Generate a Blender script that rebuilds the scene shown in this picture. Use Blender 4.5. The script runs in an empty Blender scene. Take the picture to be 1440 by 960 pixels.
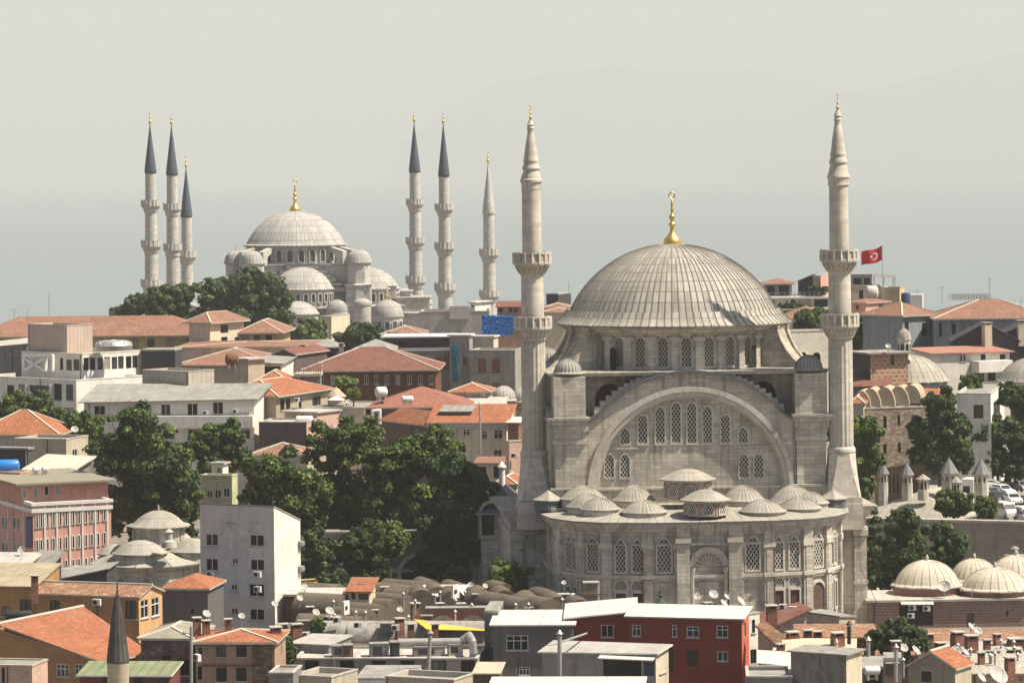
import bpy, math, random
from mathutils import Vector, Matrix
R = math.radians
PI = math.pi
rnd = random.Random(7)
sc = bpy.context.scene
COL = sc.collection
# ------------------------------------------------------------------ camera, sky, sun, exposure
F, HY, CZ, ROLL = 5000.0, 240.0, 55.0, R(0.65)       # focal length in photo pixels, horizon row, eye height, camera roll
cam_d = bpy.data.cameras.new('camera')
cam = bpy.data.objects.new('camera', cam_d)
COL.objects.link(cam)
cam_d.sensor_fit = 'HORIZONTAL'
cam_d.sensor_width = 36.0
cam_d.lens = 36.0 * F / 1440.0
cam_d.shift_y = -(480.0 - HY) / 1440.0
cam_d.clip_start = 1.0
cam_d.clip_end = 120000.0
cam.location = (0, 0, CZ)
sc.camera = cam
SUN_EL, SUN_AZ = R(57), R(100)                        # azimuth measured from +Y (view direction) towards +X (right)
w = bpy.data.worlds.new('World')
sc.world = w
w.use_nodes = True
wn = w.node_tree.nodes
sky = wn.new('ShaderNodeTexSky')
sky.sky_type = 'NISHITA'
sky.sun_disc = False
sky.sun_elevation = SUN_EL
sky.sun_rotation = SUN_AZ
sky.air_density = 1.0
sky.dust_density = 3.0
sky.altitude = 100
w.node_tree.links.new(sky.outputs[0], wn['Background'].inputs[0])
wn['Background'].inputs[1].default_value = 0.054
sun_d = bpy.data.lights.new('sun', 'SUN')
sun_d.energy = 5.0
sun_d.angle = R(0.5)
sun_d.color = (1.0, 0.905, 0.75)
sun = bpy.data.objects.new('sun', sun_d)
COL.objects.link(sun)
sv = Vector((math.cos(SUN_EL) * math.sin(SUN_AZ), math.cos(SUN_EL) * math.cos(SUN_AZ), math.sin(SUN_EL)))
sun.rotation_euler = sv.to_track_quat('Z', 'Y').to_euler()
sc.view_settings.view_transform = 'Standard'
sc.view_settings.look = 'None'
sc.view_settings.exposure = 0.98
sc.view_settings.gamma = 1.0
sc.view_settings.use_curve_mapping = False
sc.render.engine = 'CYCLES'
sc.cycles.volume_bounces = 1
sc.cycles.max_bounces = 6
sc.cycles.diffuse_bounces = 3
sc.cycles.use_denoising = True
HAZE_DENSITY = 0.9e-4
HAZE_COLOR = (0.705, 0.724, 0.726)

# ------------------------------------------------------------------ picture <-> place
def un(px, py):
    dx, dy = px - 720.0, py - 480.0
    c, s = math.cos(ROLL), math.sin(ROLL)
    return 720.0 + dx * c - dy * s, 480.0 + dx * s + dy * c
# the camera itself is rolled about its viewing axis; the shift is turned with it
_c, _s = math.cos(ROLL), math.sin(ROLL)
cam.rotation_euler = (Matrix.Rotation(R(90), 3, 'X') @ Matrix.Rotation(-ROLL, 3, 'Z')).to_euler()
# principal point of the unrolled picture is (720, HY); find where it lands in the rolled picture
_px = (0.0) * _c + (HY - 480.0) * _s
_py = -(0.0) * _s + (HY - 480.0) * _c
cam_d.shift_x = -_px / 1440.0
cam_d.shift_y = _py / 1440.0
def P(px, py, Y):
    x, y = un(px, py)
    return Vector(((x - 720.0) / F * Y, Y, CZ - (y - HY) / F * Y))
def ray(px, py):
    x, y = un(px, py)
    return Vector(((x - 720.0) / F, 1.0, -(y - HY) / F))
def sm(a, b, t):
    t = max(0.0, min(1.0, (t - a) / (b - a)))
    return t * t * (3 - 2 * t)
def terrain(x, y):
    z = -3.0 * (1 - sm(300, 400, y)) + 7.5 * sm(470, 640, y) - 40 * sm(960, 1330, y) - 14 * sm(1330, 1500, y)
    z += 4.0 * sm(52, 62, x) * sm(474, 480, y) * (1 - sm(520, 640, y))
    return z

# ------------------------------------------------------------------ materials
MATS = {}
def lin(c, k): return tuple(max(0.0, min(1.0, v * k)) for v in c)
def mat(name, base, rough=0.9, var=0.12, scale=0.5, pattern=None, streak=0.0, metal=0.0, bump=0.0, p=None, spec=0.25, base2=None, trans=0.0, patch=0.0):
    if name in MATS: return MATS[name]
    m = bpy.data.materials.new(name)
    m.use_nodes = True
    nt = m.node_tree
    N, L = nt.nodes, nt.links
    b = N['Principled BSDF']
    b.inputs['Roughness'].default_value = rough
    b.inputs['Metallic'].default_value = metal
    b.inputs['Specular IOR Level'].default_value = spec
    tc = N.new('ShaderNodeTexCoord')
    def noise(vec, s, d=5, rgh=0.6):
        n = N.new('ShaderNodeTexNoise')
        n.inputs['Scale'].default_value = s
        n.inputs['Detail'].default_value = d
        n.inputs['Roughness'].default_value = rgh
        L.new(vec, n.inputs['Vector'])
        return n.outputs['Fac']
    def mapping(vec, sx, sy, sz=1):
        n = N.new('ShaderNodeMapping')
        n.inputs['Scale'].default_value = (sx, sy, sz)
        L.new(vec, n.inputs['Vector'])
        return n.outputs[0]
    def mixc(fac, a, bb, mode='MIX'):
        n = N.new('ShaderNodeMix')
        n.data_type = 'RGBA'
        n.blend_type = mode
        for v, i in ((fac, 0), (a, 6), (bb, 7)):
            if hasattr(v, 'is_linked'): L.new(v, n.inputs[i])
            elif i == 0: n.inputs[0].default_value = v
            else: n.inputs[i].default_value = (*v, 1)
        return n.outputs[2]
    def ramp(fac, lo, hi, a=0.0, bb=1.0):
        n = N.new('ShaderNodeMapRange')
        n.inputs[1].default_value = lo
        n.inputs[2].default_value = hi
        n.inputs[3].default_value = a
        n.inputs[4].default_value = bb
        L.new(fac, n.inputs[0])
        return n.outputs[0]
    obj, uv = tc.outputs['Object'], tc.outputs['UV']
    n1 = ramp(noise(obj, scale), 0.3, 0.7)
    c = mixc(n1, lin(base, 1 - var), lin(base2 or base, 1 + var))
    h = None
    if pattern in ('stone', 'brick', 'lead', 'tile', 'block'):
        bw, bh, mo, cv, mk = {'stone': (1.3, 0.45, 0.02, 0.17, 0.5), 'brick': (0.5, 0.22, 0.03, 0.25, 0.6), 'lead': (1.0, 2.0, 0.04, 0.10, 0.45),
                              'tile': (0.26, 0.42, 0.045, 0.34, 0.45), 'block': (0.75, 0.42, 0.045, 0.14, 1.5)}[pattern]
        if p: bw, bh, mo, cv, mk = p
        br = N.new('ShaderNodeTexBrick')
        br.inputs['Scale'].default_value = 1.0
        br.inputs['Brick Width'].default_value = bw
        br.inputs['Row Height'].default_value = bh
        br.inputs['Mortar Size'].default_value = mo
        br.inputs['Mortar Smooth'].default_value = 0.3
        br.inputs['Color1'].default_value = (1 - cv, 1 - cv, 1 - cv, 1)
        br.inputs['Color2'].default_value = (1 + cv, 1 + cv, 1 + cv, 1)
        br.inputs['Mortar'].default_value = (mk, mk, mk, 1)
        br.offset = 0.0 if pattern == 'lead' else 0.5
        L.new(uv, br.inputs['Vector'])
        c = mixc(1.0, c, br.outputs['Color'], 'MULTIPLY')
        h = br.outputs['Fac']
        if pattern == 'tile':
            wv = N.new('ShaderNodeTexWave')
            wv.inputs['Scale'].default_value = 0.5 * 2 * PI / 10 / bw * 1.59
            L.new(uv, wv.inputs['Vector'])
            h = wv.outputs['Fac']
            c = mixc(ramp(noise(uv, 1.4, 3), 0.42, 0.68), c, lin(base, 0.6))
            c = mixc(ramp(noise(uv, 0.35, 5), 0.55, 0.75, 0, .6), c, lin((.22, .17, .12), 1.0))
    elif pattern == 'corr':
        wv = N.new('ShaderNodeTexWave')
        wv.inputs['Scale'].default_value = 1.0 / (p or 0.3) * 0.318
        L.new(uv, wv.inputs['Vector'])
        h = wv.outputs['Fac']
        c = mixc(ramp(h, 0.0, 0.35, 0.3, 0.0), c, lin(base, 0.55))
    elif pattern == 'plank':
        wv = N.new('ShaderNodeTexWave')
        wv.inputs['Scale'].default_value = 1.0 / (p or 0.6) * 0.318
        wv.inputs['Distortion'].default_value = 0.4
        L.new(uv, wv.inputs['Vector'])
        c = mixc(ramp(wv.outputs['Fac'], 0.0, 0.25, 0.6, 0.0), c, lin(base, 0.5))
    elif pattern == 'patch':     # rubble of two stones
        vo = N.new('ShaderNodeTexVoronoi')
        vo.inputs['Scale'].default_value = 1.0
        L.new(mapping(uv, 1.6, 3.2), vo.inputs['Vector'])
        c = mixc(ramp(vo.outputs['Color'], 0.35, 0.75), c, p or lin(base, 1.6))
        c = mixc(ramp(vo.outputs['Distance'], 0.35, 0.7, 0, 0.55), c, lin(base, 0.5))
        h = vo.outputs['Distance']
    # fine mottling
    c = mixc(ramp(noise(obj, scale * 9, 4), 0.35, 0.75, 0.0, 0.35), c, lin(base, 0.72))
    if patch:
        c = mixc(ramp(noise(obj, 0.45, 6, 0.75), 0.565, 0.60, 0.0, patch), c, lin(base, 0.62))
        c = mixc(ramp(noise(mapping(obj, 1, 1, 1.6), 0.8, 5, 0.7), 0.60, 0.63, 0.0, patch), c, lin(base, 1.3))
    if streak:
        s1 = noise(mapping(uv, 1.5, 0.11), 1.0, 5, 0.65)
        c = mixc(ramp(s1, 0.52, 0.70, 0.0, streak), c, lin(base, 0.33))
        s2 = noise(mapping(uv, 0.09, 0.75), 1.0, 6, 0.72)
        c = mixc(ramp(s2, 0.54, 0.72, 0.0, streak * 0.7), c, lin(base, 0.40))
        s3 = noise(obj, 0.3, 6, 0.7)
        c = mixc(ramp(s3, 0.55, 0.75, 0.0, streak * 0.6), c, lin(base, 0.5))
    L.new(c, b.inputs['Base Color'])
    if trans:
        # thin leaf: let some light through
        tr = N.new('ShaderNodeBsdfTranslucent')
        L.new(c, tr.inputs[0])
        mx = N.new('ShaderNodeMixShader')
        mx.inputs[0].default_value = trans
        L.new(b.outputs[0], mx.inputs[1]); L.new(tr.outputs[0], mx.inputs[2])
        L.new(mx.outputs[0], N['Material Output'].inputs[0])
    if h is not None or bump:
        bm = N.new('ShaderNodeBump')
        bm.inputs['Strength'].default_value = bump or 0.35
        bm.inputs['Distance'].default_value = 0.054
        if h is None: h = noise(obj, 4.0, 4)
        L.new(h, bm.inputs['Height'])
        L.new(bm.outputs[0], b.inputs['Normal'])
    MATS[name] = m
    return m
STONE = mat('weathered_limestone', (0.52, 0.475, 0.40), var=0.28, scale=0.22, pattern='stone', streak=0.85)
STONE2 = mat('pale_minaret_stone', (0.55, 0.505, 0.43), var=0.22, scale=0.3, pattern='stone', streak=0.55, p=(1.6, 0.55, 0.010, 0.13, 0.7))
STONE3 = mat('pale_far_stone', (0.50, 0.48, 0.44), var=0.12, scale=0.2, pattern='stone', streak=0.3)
CARVED = mat('carved_limestone', (0.55, 0.505, 0.43), var=0.22, scale=0.8, streak=0.65)
LEAD = mat('lead_sheet', (0.35, 0.33, 0.29), rough=0.75, var=0.16, scale=0.25, pattern='lead', streak=0.3, spec=0.3)
LEAD2 = mat('dull_lead', (0.35, 0.325, 0.275), rough=0.8, var=0.2, scale=0.3, pattern='lead', streak=0.55)
LEADB = mat('blue_grey_lead', (0.10, 0.115, 0.135), rough=0.7, var=0.15, scale=0.3, pattern='lead')
GOLD = mat('gilding', (0.72, 0.50, 0.13), rough=0.38, metal=0.85, var=0.1, spec=0.5)
DARK = mat('dark_glazing', (0.009, 0.010, 0.012), rough=0.3, var=0.2, spec=0.3)
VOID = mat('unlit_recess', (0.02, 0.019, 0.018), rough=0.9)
LATT = mat('stone_lattice', (0.50, 0.48, 0.43), var=0.1, scale=2.0)
WHITE = mat('white_paint', (0.72, 0.70, 0.66), rough=0.6, var=0.08, scale=1.0, streak=0.15)
GREY = mat('grey_concrete', (0.26, 0.25, 0.235), var=0.18, scale=0.4, streak=0.45)
CONC = mat('pale_concrete', (0.43, 0.405, 0.36), var=0.2, scale=0.4, streak=0.6)
METAL = mat('galvanised_metal', (0.42, 0.41, 0.39), rough=0.45, var=0.15, scale=1.0, metal=0.4, streak=0.3)
RUST = mat('rusty_iron', (0.16, 0.085, 0.05), rough=0.8, var=0.35, scale=1.2)
BLACK = mat('dark_iron', (0.03, 0.03, 0.032), rough=0.6)
TRUNK = mat('tree_bark', (0.10, 0.085, 0.065), var=0.3, scale=1.5)
TILE = mat('orange_roof_tile', (0.40, 0.152, 0.076), var=0.24, scale=0.5, pattern='tile')
TILE2 = mat('faded_roof_tile', (0.32, 0.168, 0.115), var=0.26, scale=0.35, pattern='tile')
TILE3 = mat('brown_red_roof_tile', (0.235, 0.102, 0.076), var=0.24, scale=0.35, pattern='tile')
TILE4 = mat('old_mossy_roof_tile', (0.34, 0.155, 0.09), var=0.35, scale=0.7, pattern='tile', base2=(0.40, 0.27, 0.17))
MORTAR = mat('pale_ridge_mortar', (0.58, 0.52, 0.44), var=0.15, scale=1.5)
CORRW = mat('white_corrugated_sheet', (0.58, 0.555, 0.50), rough=0.7, var=0.14, scale=0.6, pattern='corr', streak=0.45, p=0.5)
CORRG = mat('grey_corrugated_sheet', (0.40, 0.385, 0.35), rough=0.7, var=0.18, scale=0.5, pattern='corr', streak=0.4, p=0.36)
FELT = mat('grey_roof_felt', (0.27, 0.26, 0.235), var=0.25, scale=0.5, streak=0.5)
BAZAAR = mat('brown_render', (0.125, 0.102, 0.078), var=0.25, scale=0.35, streak=0.5, patch=0.5)
BRICK = mat('red_brick', (0.27, 0.125, 0.085), var=0.2, scale=0.5, pattern='brick', streak=0.2)
PINKBRICK = mat('pinkish_block_masonry', (0.215, 0.145, 0.125), var=0.14, scale=0.4, pattern='block', p=(0.62, 0.36, 0.05, 0.16, 1.55))
SOOT = mat('sooty_limestone', (0.42, 0.38, 0.31), var=0.3, scale=0.25, pattern='stone', streak=1.1)
def plaster(name, c, streak=0.3, var=0.13, **k): return mat(name, c, var=var, scale=0.35, streak=streak * 1.3, patch=0.4, bump=0.06, **k)

# ------------------------------------------------------------------ mesh building
class MB:
    def __init__(s, M=None):
        s.v, s.f, s.m, s.sm, s.uv = [], [], [], [], []
        s.mats = []
        s.M = M or Matrix.Identity(4)
        s.cur = None
    def mi(s, mt):
        if mt not in s.mats: s.mats.append(mt)
        return s.mats.index(mt)
    def face(s, pts, mt, smooth=False, uv=None):
        i = len(s.v)
        s.v += [s.M @ Vector(q) for q in pts]
        s.f.append(tuple(range(i, i + len(pts))))
        s.m.append(s.mi(mt)); s.sm.append(smooth); s.uv.append(uv)
    def grid(s, rows, mt, smooth=True, closed=False, uvs=None):
        # rows: list of lists of points (shared vertices, so it can shade smooth)
        i0 = len(s.v)
        n = len(rows[0])
        for r in rows: s.v += [s.M @ Vector(q) for q in r]
        k = s.mi(mt)
        for a in range(len(rows) - 1):
            for b in range(n if closed else n - 1):
                b2 = (b + 1) % n
                s.f.append((i0 + a * n + b, i0 + a * n + b2, i0 + (a + 1) * n + b2, i0 + (a + 1) * n + b))
                s.m.append(k); s.sm.append(smooth)
                if uvs:
                    u0, u1 = uvs[1] * b, uvs[1] * (b + 1)
                    s.uv.append(((u0, uvs[0][a]), (u1, uvs[0][a]), (u1, uvs[0][a + 1]), (u0, uvs[0][a + 1])))
                else: s.uv.append(None)
    def lathe(s, prof, c, mt, seg=32, smooth=True, ustep=None, rf=None, a0=0.0, a1=2 * PI, sharp=True):
        # prof: (r, z) from bottom to top
        c = Vector(c)
        closed = abs(a1 - a0 - 2 * PI) < 1e-6
        n = seg if closed else seg + 1
        def ring(r, z):
            out = []
            for i in range(n):
                t = a0 + (a1 - a0) * i / seg
                q = r * (rf(t) if rf else 1)
                out.append((c.x + q * math.cos(t), c.y + q * math.sin(t), c.z + z))
            return out
        l = [0.0]
        for a, b in zip(prof, prof[1:]): l.append(l[-1] + math.hypot(b[0] - a[0], b[1] - a[1]))
        rm = max(q[0] for q in prof)
        us = ustep or (2 * PI * rm / seg)
        # break the shading at corners sharper than ~35 degrees
        start = 0
        for k in range(1, len(prof)):
            brk = k == len(prof) - 1
            if not brk and sharp:
                a = math.atan2(prof[k][1] - prof[k - 1][1], prof[k][0] - prof[k - 1][0])
                b = math.atan2(prof[k + 1][1] - prof[k][1], prof[k + 1][0] - prof[k][0])
                d = abs((b - a + PI) % (2 * PI) - PI)
                brk = d > R(35)
            if brk:
                s.grid([ring(*prof[j]) for j in range(start, k + 1)], mt, smooth, closed, ([l[j] for j in range(start, k + 1)], us))
                start = k
    def box(s, x0, x1, y0, y1, z0, z1, mt, top=True, bottom=False):
        p = [(x0, y0), (x1, y0), (x1, y1), (x0, y1)]
        s.prism(p, z0, z1, mt, top, bottom)
    def prism(s, pts, z0, z1, mt, top=True, bottom=False, topmat=None):
        n = len(pts)
        for i in range(n):
            a, b = pts[i], pts[(i + 1) % n]
            s.face([(a[0], a[1], z0), (b[0], b[1], z0), (b[0], b[1], z1), (a[0], a[1], z1)], mt)
        if top: s.face([(q[0], q[1], z1) for q in pts], topmat or mt)
        if bottom: s.face([(q[0], q[1], z0) for q in reversed(pts)], mt)
    def obox(s, o, d, n, l0, l1, t0, t1, z0, z1, mt):
        # box along d (l), depth along n (t), horizontal axes
        o = Vector(o)
        q = [o + d * l0 + n * t1, o + d * l1 + n * t1, o + d * l1 + n * t0, o + d * l0 + n * t0]
        a = [(v.x, v.y) for v in q]
        area = sum(a[i][0] * a[(i + 1) % 4][1] - a[(i + 1) % 4][0] * a[i][1] for i in range(4))
        if area < 0: a.reverse()
        s.prism(a, z0, z1, mt, True, True)
    def tube(s, p0, p1, r0, mt, r1=None, seg=8, caps=True):
        p0, p1 = Vector(p0), Vector(p1)
        r1 = r0 if r1 is None else r1
        d = (p1 - p0).normalized()
        a = d.orthogonal().normalized()
        b = d.cross(a)
        A = [p0 + (a * math.cos(t) + b * math.sin(t)) * r0 for t in (2 * PI * i / seg for i in range(seg))]
        B = [p1 + (a * math.cos(t) + b * math.sin(t)) * r1 for t in (2 * PI * i / seg for i in range(seg))]
        s.grid([A, B], mt, True, True)
        if caps:
            s.face(list(reversed(A)), mt); s.face(B, mt)
    def bar(s, p0, p1, w_, h_, mt, up=Vector((0, 0, 1))):
        p0, p1 = Vector(p0), Vector(p1)
        d = (p1 - p0).normalized()
        a = d.cross(up)
        if a.length < 1e-4: a = d.orthogonal()
        a = a.normalized() * (w_ / 2)
        b = a.cross(d).normalized() * (h_ / 2)
        q0 = [p0 - a - b, p0 + a - b, p0 + a + b, p0 - a + b]
        q1 = [p1 - a - b, p1 + a - b, p1 + a + b, p1 - a + b]
        for i in range(4):
            j = (i + 1) % 4
            s.face([q0[i], q0[j], q1[j], q1[i]], mt)
        s.face(list(reversed(q0)), mt); s.face(q1, mt)
    def slab(s, top, t, mt, side=None):
        # polygon (any orientation, ccw from above) with thickness t downwards
        top = [Vector(q) for q in top]
        bot = [q - Vector((0, 0, t)) for q in top]
        if len(top) == 4:
            for i_ in ((0, 1, 2), (0, 2, 3)):
                s.face([top[q] for q in i_], mt); s.face([bot[q] for q in reversed(i_)], side or mt)
        else:
            s.face(top, mt); s.face(list(reversed(bot)), side or mt)
        n = len(top)
        for i in range(n):
            j = (i + 1) % n
            s.face([bot[i], bot[j], top[j], top[i]], side or mt)
    def build(s, name, parent=None, origin=None):
        me = bpy.data.meshes.new(name)
        o_ = Vector(origin) if origin is not None else (Vector(parent['_o']) if parent is not None else Vector((0, 0, 0)))
        me.from_pydata([tuple(q - o_) for q in s.v], [], s.f)
        for m_ in s.mats: me.materials.append(m_)
        me.polygons.foreach_set('material_index', s.m)
        me.polygons.foreach_set('use_smooth', s.sm)
        ul = me.uv_layers.new(name='UVMap')
        data = []
        for fi, f in enumerate(s.f):
            if s.uv[fi]:
                for q in s.uv[fi]: data += [q[0], q[1]]
            else:
                a, b, c = s.v[f[0]], s.v[f[1]], s.v[f[2]]
                n = (b - a).cross(c - a)
                if n.length < 1e-9 and len(f) > 3: n = (c - a).cross(s.v[f[3]] - a)
                if n.length < 1e-12: n = Vector((0, 0, 1))
                n.normalize()
                if abs(n.z) > 0.9995: t, bb = Vector((1, 0, 0)), Vector((0, 1, 0))
                else:
                    t = Vector((0, 0, 1)).cross(n).normalized(); bb = n.cross(t)
                for k in f: data += [s.v[k].dot(t), s.v[k].dot(bb)]
        ul.data.foreach_set('uv', data)
        me.update()
        ob = bpy.data.objects.new(name, me)
        COL.objects.link(ob)
        if parent is not None:
            ob.parent = parent
            ob['_o'] = parent['_o']
        else:
            ob.location = o_
            ob['_o'] = tuple(o_)
        return ob
def tag(o, label, cat, group=None, kind=None):
    if label: o['label'] = label
    if cat: o['category'] = cat
    if group: o['group'] = group
    if kind: o['kind'] = kind
    return o
def thing(name, loc, label, cat, group=None):
    o = bpy.data.objects.new(name, None)
    o.empty_display_size = 0.5
    COL.objects.link(o)
    o.location = loc
    o['_o'] = tuple(loc)
    return tag(o, label, cat, group)
def place(me, name, parent, loc, rz=0.0):
    # another object on shared mesh data; loc in world coordinates
    ob = bpy.data.objects.new(name, me)
    COL.objects.link(ob)
    ob.parent = parent
    ob.location = Vector(loc) - Vector(parent['_o'])
    ob.rotation_euler = (0, 0, rz)
    ob['_o'] = parent['_o']
    return ob

# ------------------------------------------------------------------ arched lattice windows (shared meshes, local: x right, z up, facing -y)
def arch_outline(w_, h_, pointed=False, n=10, d=0.0):
    hw = w_ / 2 + d
    top = h_ + d
    if pointed:
        rise = hw * 1.25
        pts = [(-hw, -d), (hw, -d), (hw, top - rise)]
        for i in range(1, n + 1):
            t = i / n
            x = hw * (1 - t); z = top - rise + rise * math.sin(t * PI / 2) ** 0.9
            pts.append((x, z))
        for i in range(n - 1, 0, -1):
            t = i / n
            pts.append((-hw * (1 - t), top - rise + rise * math.sin(t * PI / 2) ** 0.9))
        pts.append((-hw, top - rise))
    else:
        pts = [(-hw, -d), (hw, -d)]
        for i in range(n * 2 + 1):
            t = PI * i / (2 * n)
            pts.append((hw * math.cos(t), top - hw + hw * math.sin(t)))
    return pts
def clip_line(pts, ox, oz, dx, dz):
    # a line against a convex outline (ccw): keep the inside stretch
    t0, t1 = -1e9, 1e9
    n = len(pts)
    for i in range(n):
        ax, az = pts[i]; bx, bz = pts[(i + 1) % n]
        ex, ez = bx - ax, bz - az
        den = -ez * dx + ex * dz
        num = -ez * (ox - ax) + ex * (oz - az)
        if abs(den) < 1e-9:
            if num < 0: return None
            continue
        t = -num / den
        if den > 0: t0 = max(t0, t)
        else: t1 = min(t1, t)
    return (t0, t1) if t1 - t0 > 0.03 else None
WIN = {}
def lattice_window(w_, h_, pointed=False, step=0.36, bar=0.085, surround=0.2, frame=None, depth=0.14, pane=None, lat=None):
    key = (round(w_, 2), round(h_, 2), pointed, step, bar, surround, frame and frame.name, pane and pane.name)
    if key in WIN: return WIN[key]
    b = MB()
    pts = arch_outline(w_, h_, pointed)
    b.face([(x, -0.03, z) for x, z in pts], pane or DARK)
    if step:
        for sgn in (1, -1):
            dx, dz = 0.55 * sgn, 0.835
            k = -30
            while k < 60:
                oz = k * step * 1.5
                r = clip_line(pts, 0, oz, dx, dz)
                if r:
                    p0 = (dx * r[0], -0.06 - 0.012 * sgn, oz + dz * r[0]); p1 = (dx * r[1], -0.06 - 0.012 * sgn, oz + dz * r[1])
                    b.bar(p0, p1, bar, 0.03, lat or LATT, up=Vector((0, -1, 0)))
                k += 1
    if surround:
        out = arch_outline(w_, h_, pointed, d=surround)
        n = len(pts)
        for i in range(n):
            j = (i + 1) % n
            a, c, A, C_ = pts[i], pts[j], out[i], out[j]
            b.face([(a[0], -depth, a[1]), (A[0], -depth, A[1]), (C_[0], -depth, C_[1]), (c[0], -depth, c[1])], frame or CARVED)
            b.face([(a[0], 0, a[1]), (a[0], -depth, a[1]), (c[0], -depth, c[1]), (c[0], 0, c[1])], frame or CARVED)
            b.face([(A[0], -depth, A[1]), (A[0], 0, A[1]), (C_[0], 0, C_[1]), (C_[0], -depth, C_[1])], frame or CARVED)
    o = b.build('window')
    me = o.data
    bpy.data.objects.remove(o)
    WIN[key] = me
    return me
def lead_dome_profile(r, h, eave=0.3, n=10, flare=None):
    # (r, z) from eave to apex, spherical cap of radius r and rise h, small flared edge
    Rr = (r * r + h * h) / (2 * h)
    a = math.asin(min(1, r / Rr)) if h < r else PI - math.asin(min(1, r / Rr))
    pr = [(r + eave, -0.12), (r + eave, -0.02), (r + eave * 0.4, 0.10)]
    for i in range(n + 1):
        t = a * (1 - i / n)
        pr.append((max(0.02, Rr * math.sin(t)), 0.18 + Rr * math.cos(t) - (Rr - h)))
    return pr
# ------------------------------------------------------------------ setting: ground, sea, hills, haze
xs = [-900, -500, -300, -200, -150, -120, -100, -80, -60, -40, -20, 0, 20, 40, 52, 57, 62, 80, 100, 120, 150, 200, 300, 500, 900]
ys = [120, 200, 280, 320, 360, 400, 440, 470, 474, 477, 480, 500, 530, 560, 600, 650, 700, 800, 900, 960, 1010, 1060, 1120, 1180, 1240, 1300, 1360, 1440, 1520]
GROUND = mat('dusty_ground', (0.20, 0.175, 0.145), var=0.25, scale=0.15)
b = MB()
b.grid([[(x, y, terrain(x, y)) for x in xs] for y in ys], GROUND, True)
tag(b.build('ground'), None, None, kind='structure')
m = bpy.data.materials.new('sea_water'); m.use_nodes = True
nt = m.node_tree; bs = nt.nodes['Principled BSDF']
bs.inputs['Base Color'].default_value = (0.062, 0.102, 0.112, 1); bs.inputs['Roughness'].default_value = 0.17
tc = nt.nodes.new('ShaderNodeTexCoord'); mp = nt.nodes.new('ShaderNodeMapping'); mp.inputs['Scale'].default_value = (0.02, 0.09, 1)
nz = nt.nodes.new('ShaderNodeTexNoise'); nz.inputs['Scale'].default_value = 1.0; nz.inputs['Detail'].default_value = 8
bp = nt.nodes.new('ShaderNodeBump'); bp.inputs['Strength'].default_value = 0.12; bp.inputs['Distance'].default_value = 1.0
nt.links.new(tc.outputs['Object'], mp.inputs[0]); nt.links.new(mp.outputs[0], nz.inputs['Vector'])
nt.links.new(nz.outputs['Fac'], bp.inputs['Height']); nt.links.new(bp.outputs[0], bs.inputs['Normal'])
b = MB()
b.grid([[(x, y, -45.0) for x in (-15500, -3000, 0, 3000, 15500)] for y in (1100, 2000, 4000, 8000, 16000, 30000, 61000)], m, False)
tag(b.build('sea'), None, None, kind='structure')
HILL = mat('wooded_hill', (0.06, 0.07, 0.05), var=0.3, scale=0.002)
def hill(Y, pts, name='hills'):
    b = MB()
    dense = []
    r_ = random.Random(3)
    for (x0, y0), (x1, y1) in zip(pts, pts[1:]):
        n = max(2, int(abs(x1 - x0) / 12))
        for i in range(n):
            t = i / n
            dense.append((x0 + (x1 - x0) * t, y0 + (y1 - y0) * (t * t * (3 - 2 * t)) + r_.uniform(-1.2, 1.2)))
    dense.append(pts[-1])
    rows = []
    for d, k in ((-3400, 0.0), (-1800, 0.45), (-700, 0.85), (0, 1.0), (800, 0.9), (3000, 0.3)):
        row = []
        for x, y in dense:
            q = P(x, y, Y)
            row.append((q.x * (Y + d) / Y, Y + d, -46 + (q.z + 46) * k))
        rows.append(row)
    b.grid(rows, HILL, True)
    return tag(b.build(name), None, None, kind='structure')
hill(39000, [(560, 200), (640, 150), (700, 116), (780, 104), (860, 93), (930, 100), (1000, 101), (1060, 98), (1110, 112), (1190, 128), (1300, 150), (1480, 190)])
hill(35000, [(1060, 200), (1180, 133), (1240, 122), (1300, 108), (1360, 92), (1420, 76), (1500, 66), (1640, 60)])
b = MB()
b.box(-16000, 16000, -20, 62000, -62, 2250, mat('haze_shell', (1, 1, 1)), bottom=True)
hz = b.build('haze')
tag(hz, None, None, kind='stuff')
hm = bpy.data.materials.new('haze'); hm.use_nodes = True
hn = hm.node_tree
hn.nodes.remove(hn.nodes['Principled BSDF'])
pv = hn.nodes.new('ShaderNodeVolumePrincipled')
pv.inputs['Color'].default_value = (*HAZE_COLOR, 1)
pv.inputs['Density'].default_value = HAZE_DENSITY
pv.inputs['Anisotropy'].default_value = 0.0
hn.links.new(pv.outputs[0], hn.nodes['Material Output'].inputs['Volume'])
hz.data.materials.clear(); hz.data.materials.append(hm)
# ------------------------------------------------------------------ the near mosque
TH = R(4.5)
MC = Vector((19.84, 437.0, 0.0))
MM = Matrix.Translation(MC) @ Matrix.Rotation(TH, 4, 'Z')
mosque = thing('mosque', tuple(MC), 'large grey stone mosque with a huge ribbed dome and a great arched window wall', 'mosque')
def mwin(name, u, v, z, ang, me):
    # window on the mosque; ang = direction it faces, 0 = towards the front (-y local), positive to the right
    q = MM @ Vector((u, -v, z))
    return place(me, name, mosque, q, TH + ang)
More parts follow.
